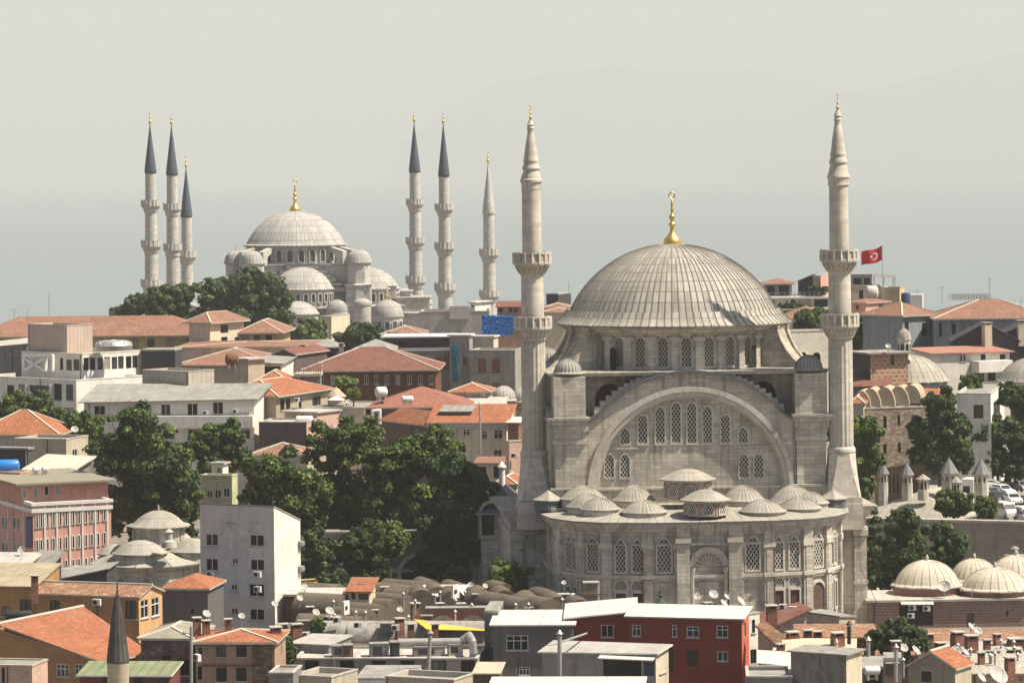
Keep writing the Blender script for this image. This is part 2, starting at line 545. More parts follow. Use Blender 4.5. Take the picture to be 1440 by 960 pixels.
# dome
SEAM = mat('dark_lead_seam', (0.20, 0.195, 0.18), rough=0.8)
b = MB(MM)
Rs, zc = 14.0, 45.8 - 14.0
pr = [(14.55, 36.12), (14.55, 36.3), (14.0, 36.7), (13.45, 37.25), (13.05, 37.9)]
t0 = math.asin(12.8 / Rs)
for i in range(17):
    t = t0 * (1 - i / 16)
    pr.append((max(0.05, Rs * math.sin(t)), zc + Rs * math.cos(t)))
b.lathe(pr, (0, 0, 0), mat('main_dome_lead', (0.37, 0.342, 0.29), rough=0.72, var=0.2, scale=0.16, pattern='lead', streak=0.8, p=(1.0, 1.55, 0.06, 0.17, 0.35)), seg=96, ustep=1.0)
for i in range(96):       # standing seams
    t = 2 * PI * i / 96
    for k in range(1, len(pr) - 3):
        if i % 2 and k > 13: continue
        r0, z0 = pr[k]; r1, z1 = pr[k + 1]
        b.bar(((r0 + .02) * math.cos(t), (r0 + .02) * math.sin(t), z0), ((r1 + .02) * math.cos(t), (r1 + .02) * math.sin(t), z1), 0.10, 0.11, SEAM)
dome = b.build('dome', mosque)
def finial(c, s, parent, name='finial', seg=20, ring=True, bulb=True):
    # gilded bulb, beads and a ring on top; s = total height
    b = MB()
    if bulb:
        p = [(0.165, 0), (0.17, 0.03), (0.168, 0.08), (0.145, 0.13), (0.095, 0.18), (0.055, 0.235), (0.042, 0.30), (0.042, 0.36), (0.075, 0.385), (0.078, 0.40), (0.04, 0.42), (0.03, 0.46)]
    else:
        p = [(0.05, 0), (0.05, 0.1), (0.09, 0.14), (0.1, 0.2), (0.08, 0.27), (0.03, 0.33), (0.03, 0.42)]
    p += [(0.045, 0.49), (0.06, 0.525), (0.045, 0.56), (0.02, 0.585), (0.02, 0.64), (0.04, 0.665), (0.02, 0.69), (0.02, 0.74), (0.032, 0.765), (0.018, 0.79), (0.015, 0.86), (0.002, 0.87)]
    b.lathe([(r * s, z * s) for r, z in p], c, GOLD, seg=seg, sharp=False)
    if ring:
        rr = 0.055 * s
        cz = c[2] + 0.93 * s
        pts = [Vector((c[0] + rr * math.sin(t), c[1], cz - rr * math.cos(t))) for t in (2 * PI * (i + 1.2) / 16 for i in range(15))]
        for q0, q1 in zip(pts, pts[1:]): b.tube(q0, q1, 0.011 * s + 0.02, GOLD, seg=6)
    return b.build(name, parent)
fc = MM @ Vector((0, 0, 45.6))
finial(tuple(fc), 6.6, dome, seg=28)
# drum with pilasters and windows
b = MB(MM)
b.lathe([(12.2, 30.4), (12.2, 34.9), (12.8, 35.05), (12.95, 35.35), (13.5, 35.5), (13.7, 35.8), (14.2, 35.95), (14.2, 36.1)], (0, 0, 0), STONE, seg=84, smooth=False)
for i in range(28):
    t = -PI / 2 + 2 * PI * (i + 0.5) / 28
    d = Vector((math.cos(t), math.sin(t), 0)); n = Vector((-d.y, d.x, 0))
    b.obox(Vector((0, 0, 0)) + d * 12.1, n, d, -0.62, 0.62, 0, 0.62, 30.4, 34.85, STONE)
    b.obox(Vector((0, 0, 0)) + d * 12.1, n, d, -0.40, 0.40, 0.6, 0.85, 30.4, 35.3, STONE)
    b.obox(Vector((0, 0, 0)) + d * 12.1, n, d, -0.72, 0.72, 0, 0.95, 34.5, 34.95, CARVED)
    b.obox(Vector((0, 0, 0)) + d * 12.1, n, d, -0.75, 0.75, 0, 1.0, 30.3, 31.0, STONE)
b.build('drum', mosque)
dw = lattice_window(1.15, 3.45, step=0.42, bar=0.085, surround=0.28, depth=0.3)
for i in range(-9, 10):
    t = 2 * PI * i / 28
    mwin('window', 12.22 * math.sin(t), 12.22 * math.cos(t), 31.35, t, dw)
# scroll buttresses at the four corners of the drum
for ang in (-59, 59, -130, 130):
    b = MB(MM)
    t = R(ang)
    d = Vector((math.sin(t), -math.cos(t), 0)); n = Vector((math.cos(t), math.sin(t), 0))
    prof = [(11.8, 30.5), (18.0, 30.5), (18.1, 31.0), (17.2, 31.3), (16.1, 32.1), (15.2, 33.2), (14.6, 34.3), (14.2, 35.4), (14.3, 36.0), (11.8, 36.0)]
    for s_ in (-1, 1):
        f_ = [d * r + n * (s_ * 1.75) + Vector((0, 0, z)) for r, z in prof]
        b.face(f_ if s_ < 0 else list(reversed(f_)), SOOT)
    rows = [[d * r + n * k + Vector((0, 0, z)) for r, z in prof] for k in (-1.75, 1.75)]
    b.grid(rows, SOOT, False)
    for k in (-1.9, 1.3):     # raised ribs on the scroll
        rows = [[d * (r + 0.35) + n * kk + Vector((0, 0, z)) for r, z in prof[1:9]] for kk in (k, k + 0.6)]
        b.grid(rows, SOOT, False)
        for kk, rev in ((k, False), (k + 0.6, True)):
            f_ = [d * (r + 0.35) + n * kk + Vector((0, 0, z)) for r, z in prof[1:9]] + [d * 12 + n * kk + Vector((0, 0, 36)), d * 12 + n * kk + Vector((0, 0, 30.5))]
            b.face(list(reversed(f_)) if rev else f_, SOOT)
    b.build('buttress', mosque)
# square block, ledge and hall behind
b = MB(MM)
b.box(-13.2, 13.2, -12.2, 14, 25.0, 30.55, SOOT)
b.box(-16.0, 16.0, -11.6, 16, 0.0, 25.4, STONE)
b.build('wall', mosque)
b = MB(MM)
b.box(-16.6, 16.6, -14.9, 16.5, 30.55, 30.85, CARVED, bottom=True)
b.box(-16.9, 16.9, -15.2, 16.8, 30.85, 30.97, LEAD, bottom=True)
b.build('ledge', mosque)
for su, v0 in ((-1, 12.4), (1, 12.4), (-1, -16), (1, -16)):
    b = MB(MM)
    u0, u1 = (12.5, 16.3) if su > 0 else (-16.3, -12.5)
    b.box(u0, u1, -(v0 + 3.6), -v0, 25.5, 30.55, STONE)
    if v0 > 0:
        b.box(u0 - 0.5 if su > 0 else u0 - 0.9, u1 + 0.9 if su > 0 else u1 + 0.5, -(v0 + 4.3), -v0, 25.45, 25.75, LEAD)
        b.box(u0 - 0.2, u1 + 0.7 if su > 0 else u1 + 0.2, -(v0 + 3.95), -v0, 24.9, 25.45, CARVED, bottom=True)
        b.box(u0 - 0.1, u1 + 0.25, -(v0 + 3.75), -v0, 24.1, 24.9, STONE, bottom=True)
        b.box(u0 + 0.15, u1 - 0.15, -(v0 + 3.35), -v0, 13.5, 24.1, STONE)
        b.box(u0 - 0.05, u1 + 0.05, -(v0 + 3.6), -v0, 22.6, 23.1, CARVED, bottom=True)
        b.box(u0 + 0.05, u1 - 0.05, -(v0 + 3.5), -v0, 23.1, 24.1, STONE)
        b.box(u0 - 0.3, u1 + 0.3, -(v0 + 3.9), -v0, 13.5, 17.2, STONE)
        b.box(u0 - 0.5, u1 + 0.5, -(v0 + 4.2), -v0, 17.2, 17.45, LEAD, bottom=True)
    ct = b.build('corner_tower', mosque)
    b = MB(MM)
    b.lathe([(r, z + 30.97) for r, z in lead_dome_profile(1.65, 1.5, 0.25)], ((u0 + u1) / 2, -(v0 + 1.9), 0), LEAD, seg=24, ustep=1.0)
    tp = [(r, z + 30.97) for r, z in lead_dome_profile(1.65, 1.5, 0.25)]
    for i in range(24):
        t = 2 * PI * i / 24
        for (r0, z0), (r1, z1) in zip(tp[2:-2], tp[3:-1]): b.bar(((u0 + u1) / 2 + r0 * math.cos(t), -(v0 + 1.9) + r0 * math.sin(t), z0), ((u0 + u1) / 2 + r1 * math.cos(t), -(v0 + 1.9) + r1 * math.sin(t), z1), .07, .07, SEAM)
    b.build('dome', ct)
# great arch wall: spandrels outside the archivolt, under the swept extrados
AZ = 16.85
def extr(u):
    a = abs(u)
    if a < 10.6: return 16.05 + math.sqrt(14.75 ** 2 - a * a)
    e = 16.05 + math.sqrt(14.75 ** 2 - 10.6 ** 2)
    k = (a - 10.6) / 1.7
    return e - (e - 25.3) * (1 - (1 - min(1, k)) ** 2)
b = MB(MM)
N_ = 60
inn, out = [], []
for i in range(N_ + 1):
    t = PI * i / N_
    iu, iz = 12.3 * math.cos(t), AZ + 12.3 * math.sin(t)
    inn.append((iu, iz)); 
    ou = 12.35 * math.cos(t)
    out.append((ou, max(extr(ou), iz + 0.05)))
for (a, c, A, C_) in zip(inn, inn[1:], out, out[1:]):
    b.face([(A[0], -15.3, A[1]), (a[0], -15.3, a[1]), (c[0], -15.3, c[1]), (C_[0], -15.3, C_[1])], STONE)
    b.face([(A[0], -15.3, A[1]), (C_[0], -15.3, C_[1]), (C_[0], -12.0, C_[1]), (A[0], -12.0, A[1])], LEAD)
b.box(-12.6, -12.28, -15.3, -12, 13.5, 25.35, STONE)
b.box(12.28, 12.6, -15.3, -12, 13.5, 25.35, STONE)
b.build('arch_wall', mosque)
b = MB(MM)      # swept coping
us = [-12.9 + 25.8 * i / 90 for i in range(91)]
for u0, u1 in zip(us, us[1:]):
    z0, z1 = extr(u0), extr(u1)
    b.slab([(u0, -15.75, z0 + 0.3), (u1, -15.75, z1 + 0.3), (u1, -14.6, z1 + 0.3), (u0, -14.6, z0 + 0.3)], 0.3, LEADB)
b.build('coping', mosque)
for s_ in (-1, 1):      # steps beside the arch
    b = MB(MM)
    for k in range(11):
        u0 = s_ * (3.4 + k * 0.72)
        z = extr(u0) + 0.15
        b.box(min(u0, u0 + s_ * .72), max(u0, u0 + s_ * .72), -14.5, -12.9, z - 1.2, z + 0.42, STONE)
    b.build('step', mosque)
b = MB(MM)      # archivolt bands
for r0, r1, v in ((12.35, 11.75, 15.62), (11.75, 11.2, 15.45), (11.2, 10.95, 15.1)):
    for i in range(N_):
        t, t2 = PI * i / N_, PI * (i + 1) / N_
        q = [(r * math.cos(tt), AZ + r * math.sin(tt)) for r, tt in ((r0, t), (r1, t), (r1, t2), (r0, t2))]
        b.face([(x, -v, z) for x, z in q], STONE2, uv=((r0 * t, 0), (r0 * t, 0.4), (r0 * t2, 0.4), (r0 * t2, 0)))
        b.face([(q[1][0], -v, q[1][1]), (q[1][0], -14.4, q[1][1]), (q[2][0], -14.4, q[2][1]), (q[2][0], -v, q[2][1])], STONE2)
        b.face([(q[3][0], -v, q[3][1]), (q[3][0], -14.4, q[3][1]), (q[0][0], -14.4, q[0][1]), (q[0][0], -v, q[0][1])], STONE2)
for s_ in (-1, 1):
    b.box(min(s_ * 10.95, s_ * 12.35), max(s_ * 10.95, s_ * 12.35), -15.45, -14.4, 13.5, AZ, STONE2)
b.build('archivolt', mosque)
b = MB(MM)      # tympanum
rows = [[(11.3 * math.cos(PI * i / N_), -14.6, AZ + 11.3 * math.sin(PI * i / N_)) for i in range(N_ + 1)], [(11.3 * math.cos(PI * i / N_), -14.6, 13.4) for i in range(N_ + 1)]]
for i in range(N_): b.face([rows[0][i + 1], rows[1][i + 1], rows[1][i], rows[0][i]], STONE)
b.box(-11.2, 11.2, -14.85, -14.6, 17.0, 17.25, CARVED)
for u0, u1 in ((-10.2, -6.2), (5.8, 9.8)): b.box(u0, u1, -14.8, -14.6, 21.85, 22.0, CARVED)
b.build('tympanum', mosque)
def pxw(x, ytop, ybot, Y, w_, pointed=False, v=14.6, ang=0.0, step=0.42, **k):
    lo = P(x, ybot, Y); hi = P(x, ytop, Y)
    me = lattice_window(w_, round((hi.z - lo.z) * 4) / 4, pointed, step=step, **k)
    # onto the plane v of the mosque
    rr = ray(x, ybot); nn = MM.to_3x3() @ Vector((0, -1, 0)); O = MM @ Vector((0, -v, 0))
    t = (O - Vector((0, 0, CZ))).dot(nn) / rr.dot(nn)
    q = Vector((0, 0, CZ)) + rr * t
    place(me, 'window', mosque, q, TH)
for x, a, c in ((879, 604, 623.5), (904, 585.5, 623), (928.6, 572.7, 623), (951, 566.6, 622.5), (973, 566.6, 622.5), (995, 572, 622), (1020, 583.5, 622), (1045, 601, 622)):
    pxw(x, a, c, 422.4, 1.0, surround=0.22, depth=0.16)
for x in (857, 879, 1046, 1067): pxw(x, 638, 671, 422.4, 1.05, True, surround=0.16, depth=0.16)
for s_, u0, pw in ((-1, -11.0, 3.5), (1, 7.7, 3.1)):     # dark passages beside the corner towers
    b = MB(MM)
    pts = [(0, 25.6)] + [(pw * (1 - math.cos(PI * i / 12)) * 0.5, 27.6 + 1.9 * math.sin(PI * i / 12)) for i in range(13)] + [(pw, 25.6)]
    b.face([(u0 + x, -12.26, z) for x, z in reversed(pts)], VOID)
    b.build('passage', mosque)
for s_ in (-1, 1):
    for ang in (41,):
        t = R(ang) * s_
        me = lattice_window(0.9, 2.7, step=None, surround=0.0, pane=VOID)
        mwin('opening', 12.95 * math.sin(t), 12.95 * math.cos(t), 30.97, t, me)
# ---- lower bowed hall (courtyard) in front
half = [(3.4, 30.2), (7.0, 30.0), (11.6, 28.9), (14.3, 26.7), (16.3, 23.1), (17.0, 18.0), (17.0, 10.0)]
bow = [(-u, v) for u, v in reversed(half)] + half           # left to right
EZ = 15.0
def offs(poly, d):
    out = []
    n = len(poly)
    for i in range(n):
        a = poly[max(0, i - 1)]; c = poly[min(n - 1, i + 1)]
        t = Vector((c[0] - a[0], c[1] - a[1])).normalized()
        nn = Vector((-t.y, t.x))            # outwards (v grows to the front)
        out.append((poly[i][0] + nn.x * d, poly[i][1] + nn.y * d))
    return out
def ring(b, poly, d0, d1, z0, z1, mt, under=True, topm=None):
    A, B = offs(poly, d0), offs(poly, d1)
    for i in range(len(poly) - 1):
        b.face([(B[i][0], -B[i][1], z0), (B[i + 1][0], -B[i + 1][1], z0), (B[i + 1][0], -B[i + 1][1], z1), (B[i][0], -B[i][1], z1)], mt)
        b.face([(B[i][0], -B[i][1], z1), (B[i + 1][0], -B[i + 1][1], z1), (A[i + 1][0], -A[i + 1][1], z1), (A[i][0], -A[i][1], z1)], topm or mt)
        if under: b.face([(A[i][0], -A[i][1], z0), (A[i + 1][0], -A[i + 1][1], z0), (B[i + 1][0], -B[i + 1][1], z0), (B[i][0], -B[i][1], z0)], mt)
b = MB(MM)
ring(b, bow, -0.5, 0.0, -3, 14.2, STONE)
ring(b, bow, -0.1, 0.25, -3, 1.6, STONE)
ring(b, bow, -0.1, 0.12, 1.6, 2.2, CARVED)
b.build('wall', mosque)
b = MB(MM)
for d, z0, z1 in ((0.18, 11.95, 12.2), (0.2, 13.3, 13.6), (0.45, 13.6, 13.95), (0.7, 13.95, 14.35), (0.95, 14.35, 14.62)):
    ring(b, bow, -0.1, d, z0, z1, STONE if z0 < 14.3 else CARVED)
b.build('cornice', mosque)
b = MB(MM)
ring(b, bow, -0.1, 0.38, 8.25, 8.6, CARVED)
ring(b, bow, -0.1, 0.25, 7.95, 8.25, CARVED)
b.build('string_course', mosque)
b = MB(MM)
A_, B_ = offs(bow, 1.25), [(u * 0.55, 14.0 + (v - 14.0) * 0.2) for u, v in bow]
C_ = offs(bow, -4.5)
for i in range(len(bow) - 1):
    b.face([(A_[i][0], -A_[i][1], 14.72), (A_[i + 1][0], -A_[i + 1][1], 14.72), (C_[i + 1][0], -C_[i + 1][1], 15.35), (C_[i][0], -C_[i][1], 15.35)], LEAD2)
    b.face([(C_[i][0], -C_[i][1], 15.35), (C_[i + 1][0], -C_[i + 1][1], 15.35), (B_[i + 1][0], -B_[i + 1][1], 15.4), (B_[i][0], -B_[i][1], 15.4)], LEAD2)
    b.face([(A_[i][0], -A_[i][1], 14.6), (A_[i + 1][0], -A_[i + 1][1], 14.6), (A_[i + 1][0], -A_[i + 1][1], 14.72), (A_[i][0], -A_[i][1], 14.72)], LEADB)
b.box(-17, 17, -18.5, -11, 15.0, 15.36, LEAD2)
roof = b.build('roof', mosque)
# pilasters of the bow
b = MB(MM)
for s_ in (-1, 1):
    for i in range(len(half)):
        u, v = half[i]
        a = half[max(0, i - 1)] if i else (-half[0][0], half[0][1]); c = half[min(len(half) - 1, i + 1)]
        t = Vector((c[0] - a[0], c[1] - a[1])).normalized()
        nn = Vector((-t.y, t.x))
        if nn.y < 0 or i == 0: nn = -nn if nn.y < 0 else nn
        if i == 0: t, nn = Vector((1, 0)), Vector((0, 1))
        if i == len(half) - 2: t, nn = Vector((0, -1)), Vector((1, 0))
        if i == len(half) - 1: continue
        T3 = Vector((s_ * t.x, -t.y, 0)); N3 = Vector((s_ * nn.x, -nn.y, 0)); o = Vector((s_ * u, -v, 0))
        wd = 0.62
        b.obox(o, T3, N3, -wd, wd, -0.3, 0.28, -3, 11.95, STONE)
        b.obox(o, T3, N3, -wd * 0.55, wd * 0.55, 0.27, 0.36, 2.2, 11.5, STONE)
        b.obox(o, T3, N3, -wd - 0.12, wd + 0.12, -0.3, 0.45, 11.6, 12.25, CARVED)
        b.obox(o, T3, N3, -wd - 0.2, wd + 0.2, -0.3, 0.5, -3, 1.9, STONE)
        b.obox(o, T3, N3, -wd, wd, -0.3, 0.36, 12.25, 13.6, STONE)
        b.obox(o, T3, N3, -wd - 0.1, wd + 0.1, -0.3, 0.5, 8.2, 8.63, CARVED)
b.build('pilaster', mosque)
def bow_at(u):
    for (a, c) in zip(bow, bow[1:]):
        if a[0] <= u <= c[0]:
            k = (u - a[0]) / max(1e-6, c[0] - a[0])
            ang = math.atan2(-(c[1] - a[1]), c[0] - a[0])
            return a[1] + k * (c[1] - a[1]), ang
wu = lattice_window(1.5, 3.75, True, step=0.46, bar=0.10, surround=0.22, depth=0.2)
wn_ = lattice_window(1.1, 3.6, True, step=0.42, bar=0.09, surround=0.22, depth=0.2)
wt = lattice_window(1.35, 1.05, False, step=0.34, bar=0.09, surround=0.25, depth=0.18)
for s_ in (-1, 1):
    for u, big in ((5.1, 1), (8.1, 0), (10.0, 0), (12.95, 1), (14.75, 0), (15.4, 0)):
        v, a = bow_at(s_ * u)
        mwin('window', s_ * u, v, 9.0, a if True else 0, wu if big else wn_)
        if not big and u < 12:
            mwin('window', s_ * u, v, 6.95, a, wt)
def rect_panel(u, z0, z1, w_, mt, fr=CARVED, name='window'):
    v, a = bow_at(u)
    b = MB()
    b.face([(-w_ / 2, -0.04, 0), (w_ / 2, -0.04, 0), (w_ / 2, -0.04, z1 - z0), (-w_ / 2, -0.04, z1 - z0)], mt)
    for x0, x1, q0, q1 in ((-w_ / 2 - .2, -w_ / 2, -.2, z1 - z0 + .2), (w_ / 2, w_ / 2 + .2, -.2, z1 - z0 + .2), (-w_ / 2, w_ / 2, z1 - z0, z1 - z0 + .2), (-w_ / 2, w_ / 2, -.2, 0)):
        b.box(x0, x1, -0.22, 0, q0, q1, fr, bottom=True)
    o = b.build(name); me = o.data; bpy.data.objects.remove(o)
    mwin(name, u, v, z0, a, me)
SHUT = mat('brown_shutter', (0.075, 0.05, 0.042), pattern='corr', p=0.2, var=0.2)
for u in (-8.1, -10.0, 8.1, 10.0): rect_panel(u, 3.6, 6.55, 1.15, SHUT)
for u in (14.75, 15.5, -14.75, -15.5): rect_panel(u, 3.9, 6.9, 0.55, SHUT)
BRICKW = mat('brick_infill', (0.13, 0.085, 0.07), pattern='brick', var=0.2)
for u in (12.95, -12.95):
    v, a = bow_at(u)
    mwin('window', u, v, 2.7, a, lattice_window(2.1, 4.5, False, step=None, surround=0.3, pane=BRICKW, depth=0.2))
for u in (7.6, 12.3, -7.6):
    v, a = bow_at(u)
    b = MB(); q = MM @ Vector((u, -v - .32, 0)); b.tube(q, q + Vector((0, 0, 14.3)), .075, RUST, seg=8)
    for z in (4, 8.3, 12): b.box(q.x - .18, q.x + .18, q.y - .16, q.y + .3, z, z + .15, RUST, bottom=True)
    b.build('downpipe', mosque)
# portal in the middle of the bow
b = MB(MM)
v = 30.2
for s_ in (-1, 1):
    x = s_ * 3.0
    b.box(x - 0.75, x + 0.75, -v - 0.75, -v, -3, 12.3, STONE)
    b.box(x - 0.9, x + 0.9, -v - 0.95, -v, 12.3, 12.9, CARVED, bottom=True)
    b.box(x - 0.75, x + 0.75, -v - 0.85, -v, 12.9, 14.3, STONE)
    b.lathe([(0.26, 1.0), (0.22, 8.7), (0.34, 9.0), (0.40, 9.45)], (s_ * 1.95, -v - 0.35, 0), STONE2, seg=14)
b.box(-2.25, 2.25, -v - 0.45, -v, 12.0, 12.25, CARVED, bottom=True)
n = 20
for i in range(n):
    t, t2 = PI * i / n, PI * (i + 1) / n
    for r0, r1, y0 in ((2.3, 1.85, 0.4), (1.85, 1.55, 0.25)):
        q = [(r * math.cos(tt), 9.5 + r * math.sin(tt)) for r, tt in ((r0, t), (r1, t), (r1, t2), (r0, t2))]
        b.face([(x, -v - y0, z) for x, z in q], CARVED)
        b.face([(q[1][0], -v - y0, q[1][1]), (q[1][0], -v, q[1][1]), (q[2][0], -v, q[2][1]), (q[2][0], -v - y0, q[2][1])], CARVED)
        b.face([(q[3][0], -v - y0, q[3][1]), (q[3][0], -v, q[3][1]), (q[0][0], -v, q[0][1]), (q[0][0], -v - y0, q[0][1])], CARVED)
for i in range(9):      # carved rays of the half dome in the niche
    t = PI * (i + 0.5) / 9
    b.bar((0.35 * math.cos(t), -v - 0.05, 9.5 + 0.35 * math.sin(t)), (1.5 * math.cos(t), -v - 0.12, 9.5 + 1.5 * math.sin(t)), 0.16, 0.12, CARVED)
b.box(-1.1, 1.1, -v - 0.12, -v, 6.6, 7.8, CARVED, bottom=True)
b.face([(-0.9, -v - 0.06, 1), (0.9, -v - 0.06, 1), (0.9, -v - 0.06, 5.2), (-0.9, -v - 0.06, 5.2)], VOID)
b.build('portal', mosque)
# wings under the minarets
for s_ in (-1, 1):
    b = MB(MM)
    x0, x1 = (16.6, 21.2) if s_ > 0 else (-21.2, -16.6)
    vf = 13.5 if s_ > 0 else 11.0
    b.box(x0, x1, -vf, 6, -3, 13.6, STONE)
    for d, z0, z1 in ((0.25, 11.6, 12.0), (0.3, 13.2, 13.6), (0.6, 13.6, 14.0), (0.95, 14.0, 14.45)):
        b.box(x0 - d, x1 + d, -vf - d, 6.2, z0, z1, CARVED, bottom=True)
    b.box(x0 - 1.3, x1 + 1.3, -vf - 1.3, 6.4, 14.45, 14.6, LEAD2, bottom=True)
    for xx in (x0 + 0.7, x1 - 0.7):
        b.box(xx - 0.75, xx + 0.75, -vf - 0.35, -vf, -3, 11.6, STONE)
        b.box(xx - 0.9, xx + 0.9, -vf - 0.5, -vf, -3, 2.0, STONE)
        b.box(xx - 0.9, xx + 0.9, -vf - 0.6, -vf, 11.0, 11.7, CARVED)
        b.box(xx - 0.85, xx + 0.85, -vf - 0.5, -vf, 5.2, 5.6, CARVED, bottom=True)
    b.face([(x0 + 1.7, -vf - 0.02, 4), (x1 - 1.7, -vf - 0.02, 4), (x1 - 1.7, -vf - 0.02, 10), (x0 + 1.7, -vf - 0.02, 10)], CARVED)
    b.build('wing', mosque)
# small lead domes on the bow's roof
for x, ya, ye, hw, Y in ((820, 678, 700, 32, 418.5), (826, 689, 711, 29, 414.5), (844, 695.6, 714.5, 27.5, 412), (891.6, 677, 702, 29, 418.5), (906, 699, 718.5, 32, 410.5),
                         (1045, 677, 702, 31, 418.5), (1115, 676, 705, 35, 419), (1073, 698, 717.5, 32.5, 411), (1125, 695, 713, 30, 414), (1140, 688, 706, 25, 417.5)):
    c = P(x, ye, Y); r = hw * Y / F; h = (ye - ya) * Y / F * 0.8
    b = MB()
    b.lathe([(r * 0.97, -1.2), (r * 0.97, 0)], c, STONE, seg=24)
    pr = [(r + 0.12, -0.1), (r + 0.12, 0.0), (r * 0.93, 0.18)]
    for i in range(1, 10):
        t = i / 9
        pr.append((max(0.02, r * 0.93 * (1 - t)), 0.18 + (h - 0.18) * (1 - (1 - t) ** 2.1)))
    b.lathe(pr, c, LEAD2, seg=30, ustep=1.0)
    for i in range(30):
        t = 2 * PI * i / 30
        for k in range(2, len(pr) - 2):
            b.bar((c.x + pr[k][0] * math.cos(t), c.y + pr[k][0] * math.sin(t), c.z + pr[k][1]), (c.x + pr[k + 1][0] * math.cos(t), c.y + pr[k + 1][0] * math.sin(t), c.z + pr[k + 1][1]), 0.07, 0.08, LEAD2)
    b.build('small_dome', mosque)
DRUMB = mat('patched_brick_and_stone', (0.36, 0.28, 0.225), var=0.2, scale=0.6, pattern='brick', streak=0.4, p=(0.6, 0.28, 0.03, 0.25, 0.8))
lw = lattice_window(1.15, 1.25, True, step=0.36, bar=0.085, surround=0.14, depth=0.1)
for x, ya, ye, hw, yb, Y in ((967, 658.6, 672.5, 37, 699, 416.5), (992, 687.6, 701.5, 33, 724, 408.8)):
    c = P(x, ye, Y); r = hw * Y / F; h = (ye - ya) * Y / F; hd = (yb - ye) * Y / F
    b = MB()
    b.lathe([(r * 0.95, -hd), (r * 0.95, -0.1)], c, DRUMB, seg=8, smooth=False, a0=TH + PI / 8, a1=TH + PI / 8 + 2 * PI)
    b.lathe([(r * 0.95 + 0.1, -0.3), (r * 0.95 + 0.1, -0.1)], c, CARVED, seg=8, smooth=False, a0=TH + PI / 8, a1=TH + PI / 8 + 2 * PI)
    d = b.build('lantern_drum', mosque)
    b = MB()
    pr = [(r * 1.08, -0.12), (r * 1.08, 0.0), (r * 0.96, 0.12), (r * 0.75, 0.42 * h), (r * 0.5, 0.74 * h), (r * 0.25, 0.93 * h), (0.03, h)]
    b.lathe(pr, c, LEAD2, seg=32, ustep=1.0)
    b.build('roof', d)
    for k in (-2, -1, 0, 1, 2):
        a = TH + k * PI / 4
        ap = r * 0.95 * math.cos(PI / 8)
        ob = place(lw, 'window', d, (c.x + (ap + .01) * math.sin(a), c.y - (ap + .01) * math.cos(a), c.z - hd * 0.86), a)
for x, ya, ye, yb, hw, Y in ((771, 688.5, 702, 712, 17, 419), (1171, 684, 700, 709, 16, 420)):
    c = P(x, ye, Y); r = hw * Y / F
    b = MB()
    hb = (yb - ye) * Y / F + 0.4
    b.lathe([(r * 1.15, -hb), (r * 1.15, -0.1)], c, LEADB, seg=8, smooth=False)
    b.lathe([(r * 1.3, -0.1), (r * 1.3, 0.02), (r * 0.7, 0.45), (r * 0.3, 0.85), (0.02, (ye - ya) * Y / F)], c, LEAD2, seg=8, smooth=False, ustep=1.0)
    b.build('pyramid_roof', mosque)
